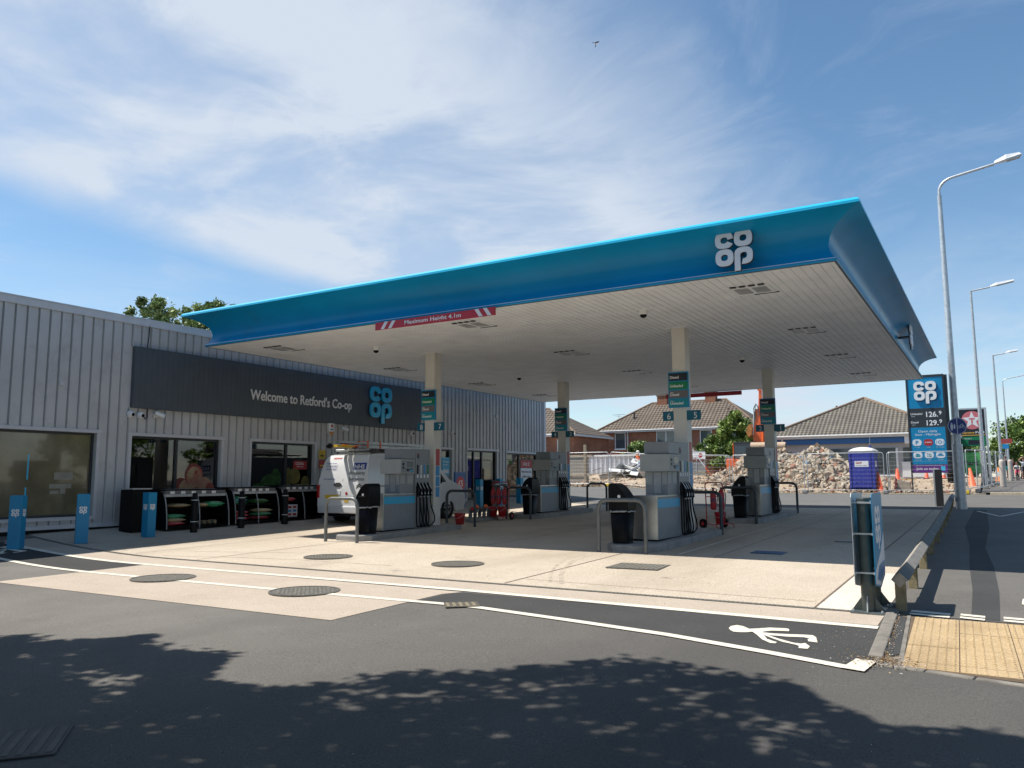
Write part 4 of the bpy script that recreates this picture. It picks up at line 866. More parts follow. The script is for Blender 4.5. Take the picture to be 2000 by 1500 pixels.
# merchandise units with goods
def unit(y0,y1,label):
    xb=-17.72; D=.86; H=.92; z=gz(-17.3,(y0+y1)/2); r=empty('display_unit',(xb,y0,z),label,'display unit','domed black outdoor display units'); Wd=y1-y0
    arc=[(0,0),(D,0)]+[(D*(1-.30*(1-math.cos(R_(a)))**1.0)-D*.0,H*.98*math.sin(R_(a))) for a in range(5,71,8)]+[(.42,H),(0,H)]
    Mp=fr((0,0,0),(1,0,0),(0,0,1))
    mb=MB()
    for a,b in ((0,.05),(Wd-.05,Wd)): mb.prism(arc,Mp,-a,-b,BLACK)
    mb.box(0,.03,.05,Wd-.05,0,H,BLACK); mb.box(0,D-.02,.05,Wd-.05,0,.07,BLACK); mb.build('shell',r)
    mb=MB(); mb.box(0,.64,.0,Wd,H,H+.03,BLACK); mb.box(.5,.72,.05,Wd-.05,H-.09,H-.005,GREYS); lid=mb.build('lid',r)
    mb=MB()
    for k in range(6):
        y=.15+k*(Wd-.3)/6; mb.box(.45,.60,y,y+.17,H+.031,H+.034,LETT)
    for k in range(5): mb.box(.7205,.7235,.18+k*(Wd-.35)/5,.30+k*(Wd-.35)/5,H-.082,H-.015,WHITE)
    o=mb.build('price_card'); o.parent=lid
    mb=MB(); tr=[p for p in arc[1:-2]]
    for y in (.0,Wd*.5,Wd-.04): mb.tube([(a+.005,y+.02,b) for a,b in tr],.016,mat('unit edge trim',(.33,.33,.33),.4,.3,var=.1),n=6)
    mb.box(.66,.73,.05,Wd-.05,H-.15,H-.092,GALV); mb.build('edge_trim',r)
    mb=MB(); mb.box(.03,.68,.05,Wd-.05,.47,.49,BLACK); mb.build('shelf',r)
    return xb,z
def bag(x,y,z,c,label,L_=.5,W_=.42,h=.10):
    mb=MB(); n=10; g=[]
    for lvl,(hh,) in enumerate(((0,),(1,))):
        pass
    vs=[];k=8
    for i in range(k+1):
        for j in range(k+1):
            u,v=i/k,j/k; e=(max(0,1-abs(2*u-1)**4)*max(0,1-abs(2*v-1)**4))**.6; e+=rnd.uniform(-.05,.05)*(0<i<k and 0<j<k)
            vs.append((-W_/2+W_*u,-L_/2+L_*v,h/2+h/2*e))
    nb=len(vs); vs+=[(a,b,h/2-(c_-h/2)*.9) for a,b,c_ in vs]
    q=lambda i,j:i*(k+1)+j
    fs=[(q(i,j),q(i+1,j),q(i+1,j+1),q(i,j+1)) for i in range(k) for j in range(k)]; fs+=[tuple(nb+a for a in reversed(f)) for f in fs]
    mb.add(vs,fs,c,True); mb.box(W_/2-.11,W_/2-.02,-L_*.3,L_*.3,h*.80,h*.84,LETT)
    tag(mb.build('goods_bag',loc=(x,y,z)),label,'bag','bagged goods stacked in the display units')
BG={'green':mat('bag green',(.08,.42,.20),.4,var=.4,sc=9),'aqua':mat('bag aqua',(.22,.65,.72),.4,var=.4,sc=9),'red':mat('bag red',(.70,.10,.12),.4,var=.4,sc=12),'straw':mat('bag straw',(.62,.46,.25),.7,var=.4,sc=12),'dgreen':mat('bag dark green',(.06,.20,.06),.5,var=.5,sc=12)}
xb,z=unit(11.95,13.78,'domed black display unit with kindling beneath the apples picture')
bag(xb+.48,12.5,z+.50,BG['straw'],'straw coloured sack on the top shelf of the first display unit'); bag(xb+.5,13.2,z+.50,BG['straw'],'pale kindling sack right of centre on the first display shelf')
for i in range(5):
    mb=MB(); c_=(xb+.5+rnd.uniform(-.1,.1),13.0+i*.14,z+.12); mb.cyl((c_[0]-.1,c_[1],c_[2]),(c_[0]+.14,c_[1]+.02,c_[2]),.05,WOOD,n=10); mb.build('log') if 0 else tag(mb.build('firewood_log'),'small cut log lying in the bottom of the first display unit','log','logs in the bottom of the first display unit')
for i in range(3): bag(xb+.56,12.32,z+.07+.09*i,(BG['red'],BG['straw'],BG['green'])[i],('lowest red','middle straw coloured','topmost green')[i]+' sack at the bottom left of the first display unit',h=.10)
bag(xb+.56,13.45,z+.49,BG['green'],'green sack at the right end of the first display shelf',h=.15)
xb,z=unit(13.95,15.45,'domed black display unit holding red and blue bagged goods')
for i in range(3): bag(xb+.48,14.32,z+.07+.085*i,BG['red'],('bottom','middle','top')[i]+' red bag of the low stack in the second display unit',h=.09)
for i in range(3): bag(xb+.46,14.30,z+.49+.075*i,(BG['green'],BG['aqua'],BG['green'])[i],('lowest','middle','topmost')[i]+' green and aqua bag on the second display shelf',L_=.45,h=.08)
bag(xb+.46,15.0,z+.49,BG['dgreen'],'dark green bag on the right of the second display shelf',h=.14); bag(xb+.48,15.05,z+.07,BG['red'],'single red bag low on the right of the second display unit',h=.10)
for i in range(2): bag(xb+.58,15.02,z+.17+.10*i,(BG['green'],BG['straw'])[i],('green','straw coloured')[i]+' sack lying on the single red bag in the second display unit',h=.10)
xb,z=unit(15.62,17.1,'domed black display unit partly hidden by the rear of the white van')
bag(xb+.46,16.0,z+.49,BG['red'],'red patterned bag on the shelf of the third display unit',h=.13)
mb=MB(); mb.box(-.2,.2,-.2,.2,0,.34,LETT)
for k in range(2):
    for l in range(3): mb.box(.2,.203,-.16+.19*k,-.03+.19*k,.04+.10*l,.10+.10*l,(RED,STICKB,RED)[l])
tag(mb.build('water_pack',loc=(xb+.5,16.05,z+.07)),'white carton with red and blue print low in the third display unit','carton')
r=empty('black_cabinet',(-17.3,11.4,gz(-17.3,11.4)),'black cabinet with pale top standing behind the third blue bollard','cabinet'); mb=MB(); mb.box(-.25,.22,-.20,.26,0,.98,BLACK); mb.build('body',r,bevel=.015); mb=MB(); mb.box(-.28,.24,-.22,.29,.985,1.01,GALV); mb.build('top',r); mb=MB(); mb.tube([(.29,.2,.1),(.30,.2,.9)],.012,GALV,n=6); mb.build('handle',r)
r=empty('door_bin',(-16.4,25.35,gz(-16.4,25.35)),'upright black bin between two blue bollards at the shop door','litter bin'); mb=MB(); mb.box(-.24,.24,-.24,.24,0,.98,BLACK); mb.build('body',r,bevel=.03); mb=MB(); mb.prism(circ(.06,16),FX(.242,.05,.62),0,.004,YEL); mb.build('badge',r); mb=MB(); mb.box(.24,.243,-.16,.16,.74,.9,RUB); mb.build('slot',r)
# ------------------------------------------------------------ van
def van():
    x1=-14.5; Wd=1.86; x0=x1-Wd; yb=16.35; z=gz(-15.4,18)-.01
    r=empty('white_van',((x0+x1)/2,yb,z),'white panel van with roof rack parked between the pump and the shop','van')
    hw0=Wd/2
    def hw(zz_):
        if zz_<.45: return hw0-.04
        if zz_<1.05: return hw0
        return hw0-.17*((zz_-1.05)/.9)**1.5
    wy=(.88,3.72); wr=.37
    prof=[(.02,.32),(.0,.5),(.0,.95),(.03,1.2),(.10,1.55),(.17,1.78),(.27,1.90),(.5,1.94),(2.2,1.96),(2.75,1.93),(3.05,1.83),(3.45,1.52),(3.78,1.22),(4.2,1.08),(4.5,.93),(4.62,.75),(4.65,.5),(4.60,.28)]
    bottom=[]
    for c in reversed(wy):
        bottom+=[(c+wr*math.cos(R_(a)),.30+wr*math.sin(R_(a))) for a in range(0,181,20)]
    full=prof+[(4.2,.24)]+bottom+[(.35,.26)]
    n=len(full); mb=MB(); bm=bmesh.new()
    L1=[bm.verts.new((hw(b)-0,a,b)) for a,b in full]; L0=[bm.verts.new((-hw(b),a,b)) for a,b in full]
    f1=bm.faces.new(L1); f0=bm.faces.new(list(reversed(L0)))
    for i in range(n): bm.faces.new((L1[i],L0[i],L0[(i+1)%n],L1[(i+1)%n]))
    bmesh.ops.triangulate(bm,faces=[f1,f0]); bmesh.ops.recalc_face_normals(bm,faces=bm.faces)
    me=bpy.data.meshes.new('body'); bm.to_mesh(me); bm.free(); me.materials.append(VANW); o=link(bpy.data.objects.new('body',me)); o.parent=r
    bv=o.modifiers.new('bevel','BEVEL'); bv.width=.045; bv.segments=3; bv.limit_method='ANGLE'; bv.angle_limit=R_(35)
    for p in me.polygons: p.use_smooth=True
    me.set_sharp_from_angle(angle=R_(40))
    body=o
    SE=mat('door seam',(.10,.10,.11),.6,var=0)
    def rear(pts,m,name,d=.006,par=body):   # pts (x,z) on sloping rear
        def yy(zz_):
            for (a,b),(c,d_) in zip(prof[1:],prof[2:]):
                if b<=zz_<=d_: return a+(c-a)*(zz_-b)/(d_-b)
            return 0
        mb=MB(); vs=[(x,yy(q)-d,q) for x,q in pts]; vs2=[(x,yy(q)+.01,q) for x,q in pts]; k=len(pts)
        mb.add(vs+vs2,[tuple(range(k)),tuple(reversed(range(k,2*k)))]+[(i,k+i,k+(i+1)%k,(i+1)%k) for i in range(k)],m); o=mb.build(name); o.parent=par; return o
    for x in (.0,): rear([(x-.006,.45),(x+.006,.45),(x+.006,1.2),(x+.006,1.8),(x-.006,1.8),(x-.006,1.2)],SE,'door_gap',.003)
    mb=MB(); mb.box(-hw0+.06,hw0-.06,-.045,.10,.30,.50,mat('van bumper',(.60,.61,.62),.4,var=.05)); mb.box(-hw0+.1,hw0-.1,-.03,.1,.22,.30,BLACK); o=mb.build('bumper',r,bevel=.03)
    for s_ in (-1,1):
        mb=MB(); mb.box(s_*(hw0-.045)-.045,s_*(hw0-.045)+.045,-.025,.08,.72,1.08,mat('tail lamp red',(.45,.01,.01),.2,coat=.5,var=.1)); mb.build('tail_lamp',r,bevel=.01)
    rear([(-.62,.70),(-.14,.70),(-.14,.80),(-.62,.80)],YEL,'number_plate',.012); rear([(-.70,.81),(-.05,.81),(-.05,.92),(-.70,.92)],LETT,'plate_lamp_panel',.010); rear([(.10,.60),(.25,.60),(.25,.67),(.10,.67)],mat('yellow label',(.7,.45,.05),.5,var=0),'yellow_label'); rear([(.12,.84),(.17,.79),(.22,.84),(.17,.90)],RED,'hazard_diamond')
    rear([(-.33,1.08),(-.22,1.02),(-.1,1.02),(-.02,1.08),(-.1,1.14),(-.22,1.14)],mat('handle dark',(.05,.05,.05),.4,var=0),'door_handle',.02); rear([(-.5,1.80),(-.2,1.80),(-.2,1.84),(-.5,1.84)],mat('brake lamp',(.35,.02,.02),.3,var=0),'brake_lamp',.012)
    rear([(.32,1.50),(.78,1.50),(.78,1.68),(.32,1.68)],mat('health blue',(.01,.05,.30),.5,var=0),'logo_panel',.004)
    mb=MB(); Mr=lambda x,zz_,y:fr((x,y,zz_),(1,0,0),(0,.28,1)) 
    mb.text('NHS',Mr(.37,1.525,.075),WHITE,size=.16,width=.37,depth=.003,bold=.03); mb.text('Property',Mr(.22,1.36,.05),mat('dark text',(.03,.03,.035),.5,var=0),size=.13,width=.56,depth=.003); mb.text('Services',Mr(.22,1.20,.022),MATS['dark text'],size=.13,width=.56,depth=.003)
    for k,(t_,zz_) in enumerate((('Customer service',1.66),('enquiries line',1.58),('repairs team',1.50))): mb.text(t_,Mr(-.70,zz_,.10-.01*k),MATS['health blue'],size=.05,width=.40,depth=.003)
    mb.text('property',Mr(-.72,1.22,.03),MATS['health blue'],size=.07,width=.42,depth=.003)
    for q in (0,.055): mb.prism([(.52,.96+q),(.62,1.01+q),(.72,.96+q),(.72,.985+q),(.62,1.035+q),(.52,.985+q)],Mr(0,0.0,-.01),0,.006,MATS['handle dark']) if 0 else rear([(.52,.97+q),(.62,1.03+q),(.72,.97+q),(.72,1.0+q),(.62,1.06+q),(.52,1.0+q)],MATS['handle dark'],'chevron_badge')
    mb.text('Experts in NHS estate',fr((hw0-.055,1.15,1.55),(0,1,0),(0,0,1)),MATS['dark text'],size=.06,width=.9,depth=.05); mb.text('property',fr((hw0-.045,1.15,1.38),(0,1,0),(0,0,1)),MATS['health blue'],size=.12,width=.85,depth=.03,bold=.02); o=mb.build('lettering'); o.parent=body
    def side(poly,m,name,d=.012):
        mb=MB()
        for s_ in (-1,1):
            vs=[(s_*(hw(b)+d),a,b) for a,b in poly]; vs2=[(s_*(hw(b)-.03),a,b) for a,b in poly]; k=len(poly); mb.add(vs+vs2,[tuple(range(k)),tuple(reversed(range(k,2*k)))]+[(i,k+i,k+(i+1)%k,(i+1)%k) for i in range(k)],m)
        o=mb.build(name); o.parent=body
    side([(2.42,1.10),(3.60,1.14),(3.30,1.48),(2.95,1.72),(2.50,1.76)],HGLASS,'side_window'); side([(2.36,.4),(2.372,.4),(2.372,1.8),(2.36,1.8)],SE,'door_gap',.004); side([(1.35,.36),(1.362,.36),(1.362,1.82),(1.35,1.82)],SE,'door_gap',.004); side([(.5,1.03),(2.3,1.03),(2.3,1.055),(.5,1.055)],SE,'slide_rail',.005); side([(.3,.62),(.5,.60),(.5,.70),(.3,.70)],VANW,'trim',.004) if 0 else None
    mb=MB(); mb.add([(-hw(1.78)+.05,3.10,1.83),(hw(1.78)-.05,3.10,1.83),(hw0-.12,3.77,1.27),(-hw0+.12,3.77,1.27)],[(0,1,2,3)],HGLASS); o=mb.build('windscreen'); o.parent=body
    for s_ in (-1,1): mb=MB(); mb.ell((s_*(hw0-.14),4.36,.88),(.12,.20,.11),mat('headlamp glass',(.55,.58,.6),.08,coat=1,var=0)); mb.build('headlight',r); mb=MB(); mb.ell((s_*(hw0+.1),3.15,1.2),(.09,.06,.12),BLACK); mb.build('wing_mirror',r)
    for c in wy:
        for s_ in (-1,1):
            w=empty('wheel',(0,0,0),None,None); w.parent=r; w.location=(s_*(hw0-.13),c,.33)
            mb=MB(); prf=[(-.10,.20),(-.11,.27),(-.10,.32),(-.06,.335),(.06,.335),(.10,.32),(.11,.27),(.10,.20)]; vs=[];nn=28
            for a,rr in prf:
                for j in range(nn): t=2*math.pi*j/nn; vs.append((a,rr*math.cos(t),rr*math.sin(t)))
            mb.add(vs,[(i*nn+j,i*nn+(j+1)%nn,(i+1)*nn+(j+1)%nn,(i+1)*nn+j) for i in range(7) for j in range(nn)],TYRE,True); mb.build('tyre',w)
            mb=MB(); mb.cyl((-.04,0,0),(.06*s_,0,0),.20,BLACK,n=28)
            for k in range(5):
                a=R_(72*k); mb.prism([(-.035,.03),(.035,.03),(.025,.20),(-.025,.20)],fr((s_*.07,0,0),(0,math.cos(a),math.sin(a)),(0,-math.sin(a),math.cos(a))),-.01,.012,ALLOY)
            mb.tube([(s_*.075,.195*math.cos(2*math.pi*j/24),.195*math.sin(2*math.pi*j/24)) for j in range(24)],.018,ALLOY,n=6,closed=True); mb.cyl((s_*.05,0,0),(s_*.095,0,0),.05,ALLOY,n=14); mb.build('rim',w)
    # roof rack is part; ladder and pipe lie on it
    mb=MB(); 
    for y in (.55,1.3,2.05,2.8): mb.tube([(-.72,y,1.90),(-.70,y,2.03),(.70,y,2.03),(.72,y,1.90)],.016,BLACK,n=7)
    for s_ in (-1,1): mb.tube([(s_*.69,.4,2.035),(s_*.69,2.95,2.035)],.014,BLACK,n=6)
    mb.cyl((-.60,.38,2.05),(.60,.38,2.05),.03,GALV,n=10); mb.build('roof_rack',r)
    zr=z+2.05; X0=(x0+x1)/2
    l=empty('ladder',(X0+.38,yb+.1,zr+.04),'aluminium ladder with orange feet strapped on the van roof rack','ladder'); mb=MB()
    for q in (0,.10): mb.box(.0,.03,.1,3.0,q,q+.07,GALV); mb.box(.30,.33,.1,3.0,q,q+.07,GALV)
    for k in range(11): mb.cyl((.0,.25+k*.26,.035),(.33,.25+k*.26,.035),.014,GALV,n=7); mb.cyl((.0,.25+k*.26,.135),(.33,.25+k*.26,.135),.014,GALV,n=7)
    mb.build('rails_and_rungs',l); mb=MB(); 
    for y in (.1,.62): mb.box(-.012,-.001,y,y+.05,-.01,.19,ORAN); mb.box(.331,.343,y,y+.05,-.01,.19,ORAN); mb.box(-.012,.343,y,y+.03,.171,.182,ORAN)
    mb.build('orange_strap',l)
    l=empty('pipe_tube',(X0-.25,yb-.25,zr+.05),'black capped pipe tube and yellow level tied on the van roof','pipe'); mb=MB(); mb.cyl((0,0,.05),(0,2.6,.05),.06,GREYS,n=14); mb.build('tube',l); mb=MB(); mb.lathe([(.02,-.02),(.06,.0),(.075,.08),(.075,.14)],(0,0,0),BLACK,14); 
    c=MB(); c.M=Mx.Translation((0,-.10,.05))@Mx.Rotation(-math.pi/2,4,'X'); c.lathe([(.015,-.04),(.05,.0),(.075,.06),(.08,.14),(.06,.16)],(0,0,0),BLACK,14); c.build('end_cap',l); c=MB(); c.box(.10,.24,.05,1.2,.02,.08,YEL); c.box(.12,.2,.35,.5,.081,.1,ORAN); c.build('yellow_level',l)
    l=empty('step_ladder',(X0+.02,yb+.35,zr+.03),'short black and orange folded steps lying between the ladder and the pipe tube','ladder'); mb=MB()
    for q in (0,.26): mb.box(q,q+.04,0,1.5,0,.05,GREYS); mb.box(q,q+.04,.1,1.6,.055,.10,ORAN)
    for k in range(5): mb.box(.04,.26,.15+.28*k,.21+.28*k,.01,.03,GALV)
    mb.build('rails_and_treads',l)
    return r
van()
# ------------------------------------------------------------ twin-post sign, timber rail, black post
r=empty('entrance_sign',(-1.24,9.61,gz(-1.24,9.6)),'low blue double sided sign on two dark posts seen edge on beside the timber rail','sign')
PG=mat('post dark green grey',(.07,.085,.08),.35,.3,var=.15,sc=6)
for y in (-.27,.26):
    mb=MB(); mb.cyl((0,y,.02),(0,y,1.20),.068,PG,n=20); p=mb.build('post',r)
    mb=MB(); mb.box(-.17,.17,y-.11,y+.11,0.0,.022,mat('base plate',(.16,.19,.20),.4,.5,var=.15))
    for dx,dy in ((1,0),(-1,0)): mb.prism([(0,0),(dx*.10,0),(0,.14)],fr((dx*.066,y-.005,.022),(1,0,0),(0,0,1)),0,-.012,PG)
    mb.prism([(0,0),(-.05,0),(0,.16)],fr((0,y-.066,.022),(0,1,0),(0,0,1)),-.006,.006,GALV)
    for a in (-.14,.14):
        for b in (-.08,.08): mb.cyl((a,y+b,.022),(a,y+b,.04),.012,GALV,n=6)
    o=mb.build('base'); o.parent=p
bp=[(-.40,.30),(.0,.24),(.40,.34),(.42,.40),(.42,1.22),(.38,1.26),(-.38,1.26),(-.42,1.22),(-.42,.33)]
mb=MB(); mb.prism(bp,fr((.098,0,0),(0,1,0),(0,0,1)),0,.006,BLUEM); b=mb.build('board',r); tag(b,'blue board facing the pavement')
mb=MB(); logo(mb,fr((.1045,-.03,.92),(0,1,0),(0,0,1)),.42,LETT,0,.002)
mb.prism([(-.41,.32),(-.40,.45),(.10,.62),(.41,.82),(.415,.60),(.41,.40),(.0,.26)],fr((.1045,0,0),(0,1,0),(0,0,1)),0,.0015,LETT); mb.prism([(-.30,.36),(-.1,.48),(.15,.50),(.39,.50),(.39,.42),(.0,.30)],fr((.1045,0,0),(0,1,0),(0,0,1)),.0016,.003,mat('photo blue',(.10,.25,.45),.4,var=.4,sc=10)); mb.box(.104,.1065,-.42,.42,1.10,1.255,LETT) if 0 else None; o=mb.build('logo_print'); o.parent=b
mb=MB(); mb.prism(bp,fr((-.104,0,0),(0,1,0),(0,0,1)),0,.006,GALV); b=mb.build('board',r); tag(b,'board facing the forecourt, grey on its inner side')
mb=MB(); 
for z in (.42,.83,1.16):
    for x in (-.092,.092): mb.box(x-.006,x+.006,-.40,.40,z-.012,z+.012,GALV)
    for y in (-.27,.26): mb.cyl((0,y,z-.01),(0,y,z+.01),.074,GALV,n=18); mb.box(-.09,.09,y-.076,y-.070,z-.008,z+.008,GALV)
mb.build('clamp_rail',r)
r=empty('timber_rail',(-.95,9.62,gz(-.95,9.62)),'long low timber knee rail of posts with a ridged top along the pavement','knee rail')
RP=[(-.95,9.62),(-.97,11.35),(-1.0,13.45),(-1.03,15.6),(-1.06,17.8),(-1.1,20),(-1.14,22.2),(-1.18,24.4),(-1.23,26.6),(-1.28,28.8),(-1.33,31),(-1.38,33.2)]
cr=chof(r)
for x,y in RP: mb=MB(); z=gz(x,y); mb.box(x-.052,x+.052,y-.045,y+.045,z-.1,z+.30,WOOD); cr(mb.build('post',bevel=.006))
mb=MB(); s_=.082
for i,((x0,y0),(x1,y1)) in enumerate(zip(RP,RP[1:])):
    y0-=.06 if i==0 else 0; za,zb=gz(x0,y0)+.335,gz(x1,y1)+.335; sq=[(0,s_),(s_,0),(0,-s_),(-s_,0)]
    vs=[(x0+a,y0,za+b) for a,b in sq]+[(x1+a,y1-.006,zb+b) for a,b in sq]
    mb.add(vs,[(0,1,2,3),(7,6,5,4)]+[(j,4+j,4+(j+1)%4,(j+1)%4) for j in range(4)],WOODG)
cr(mb.build('top_rail'))
mb=MB()
def wrap(t0,t1,i):
    (x0,y0),(x1,y1)=RP[i],RP[i+1]; f=lambda t:(x0+(x1-x0)*t,y0+(y1-y0)*t)
    a,b=f(t0),f(t1); s2=.088; za,zb=gz(*a)+.335,gz(*b)+.335; sq=[(-s2,-.006),(0,s2),(s2,-.006)]
    mb.add([(a[0]+u,a[1],za+w) for u,w in sq]+[(b[0]+u,b[1],zb+w) for u,w in sq],[(0,1,4,3),(1,2,5,4)],BITU)
wrap(-.02,.55,0); 
cr(mb.build('felt_capping'))
for i in range(2,11): mb=MB(); wrap(.02,.98,i); cr(mb.build('felt_capping'))
tag(empty('x',(0,0,0),None,None)) if 0 else None
r=empty('black_post',(-1.72,32.0,gz(-1.72,32)),'thick black square post beside the timber rail in front of the tall price sign','post'); mb=MB(); mb.box(-.11,.11,-.15,.15,0,1.30,BITU); mb.build('post',r,bevel=.01); mb=MB(); mb.box(-.16,-.112,-.15,.15,.0,1.28,GALV); mb.build('side_plate',r)
# ------------------------------------------------------------ street lamps
def lamp(x,y,H,arm,head,label,rad=.11,bend=True,dz=0):
    z=gz(x,y)+dz; r=empty('street_lamp',(x,y,z),label,'street lamp','street lamps along the pavement'); mb=MB()
    mb.cyl((0,0,0),(0,0,min(2.4,H*.2)),rad*1.35,GALV,r1=rad*1.3,n=18); mb.cyl((0,0,min(2.4,H*.2)),(0,0,H),rad*.95,GALV,r1=rad*.55,n=16); mb.build('column',r)
    mb=MB(); rb=.55 if bend else .02
    if bend: pts=[(0,0,H),(0,0,H+.15)]+[(rb*(1-math.cos(R_(a))),0,H+.15+rb*math.sin(R_(a))*.8) for a in range(15,80,15)]+[(arm,0,H+.15+rb*.8+(arm-rb)*.17)]
    else: pts=[(0,0,H-.02),(arm,0,H+.10*arm)]
    mb.tube(pts,.045,GALV,n=8); e=pts[-1]; mb.build('arm',r)
    mb=MB(); Mh=Mx.Translation(V(e))@Mx.Rotation(-R_(9),4,'Y')
    mb.M=Mh; mb.add([(0,-.06,0),(0,.06,0),(.35,-.15,.0),(.35,.15,.0),(head,-.12,.02),(head,.12,.02),(.05,-.05,.09),(.05,.05,.09),(.4,-.10,.17),(.4,.10,.17),(head-.05,-.07,.12),(head-.05,.07,.12)],
      [(0,2,3,1),(2,4,5,3),(0,1,7,6),(6,7,9,8),(8,9,11,10),(10,11,5,4),(0,6,8,2),(2,8,10,4),(1,3,9,7),(3,5,11,9)],LAMPW); h=mb.build('lamp_head',r,bevel=.01); mb=MB(); mb.M=Mh; mb.box(.38,head-.06,-.11,.11,-.035,.0,GALV); o=mb.build('lens'); o.parent=h
    return r
lamp(-1.02,30.3,10.75,1.66,.82,'tall nearest street lamp rising behind the timber rail',.125)
lamp(-.56,57,12.3,1.05,1.35,'second street lamp with a long flat white head in front of the rival fuel sign',.12,False)
lamp(.52,80,10.8,.9,1.0,'third street lamp with a short white head left of the big tree',.12,False)
lamp(1.35,100,10.2,2.4,.9,'farthest street lamp whose arm leaves the picture on the right',.10)
def discsign(x,y,z,label):
    r=empty('cycle_path_sign',(x,y,z),label,'road sign'); mb=MB(); mb.prism(circ(.25,32),FY(0,0,0),0,.012,mat('road sign blue',(.01,.04,.20),.4,var=0)); mb.build('disc',r)
    mb=MB(); M=FY(0,-.0125,0); W2=LETT; mb.strip(circ(.245,32),circ(.232,32),M,0,.001,W2,True); mb.prism([(-.008,-.22),(.008,-.22),(.008,.22),(-.008,.22)],M,0,.001,W2)
    for a in (.06,.17): mb.strip(circ(.042,16,a,-.03),circ(.033,16,a,-.03),M,0,.001,W2,True)
    for p,q in (((.06,-.03),(.09,.04)),((.09,.04),(.15,.04)),((.15,.04),(.17,-.03)),((.06,-.03),(.12,-.03)),((.12,-.03),(.15,.04)),((.145,.04),(.14,.075))):
        d=V((q[0]-p[0],q[1]-p[1])).normalized()*.006; mb.prism([(p[0]+d.y,p[1]-d.x),(q[0]+d.y,q[1]-d.x),(q[0]-d.y,q[1]+d.x),(p[0]-d.y,p[1]+d.x)],M,0,.001,W2)
    for cx_,s_ in ((-.14,1.0),(-.07,.65)):
        mb.prism(circ(.022*s_,10,cx_,.08*s_+.0),M,0,.001,W2); mb.prism([(cx_-.03*s_,.055*s_),(cx_+.03*s_,.055*s_),(cx_+.035*s_,-.03),(cx_+.02*s_,-.12*s_),(cx_-.02*s_,-.12*s_),(cx_-.035*s_,-.03)],M,0,.001,W2)
    mb.build('pictogram',r)
    mb=MB(); mb.box(-.2,.05,.012,.03,-.03,.03,GALV); mb.build('bracket',r)
discsign(-.97,30.1,3.27,'round blue walking and cycling sign on the nearest street lamp column')
bpy.data.objects['cycle_path_sign'].scale=(1.13,1,1.13)
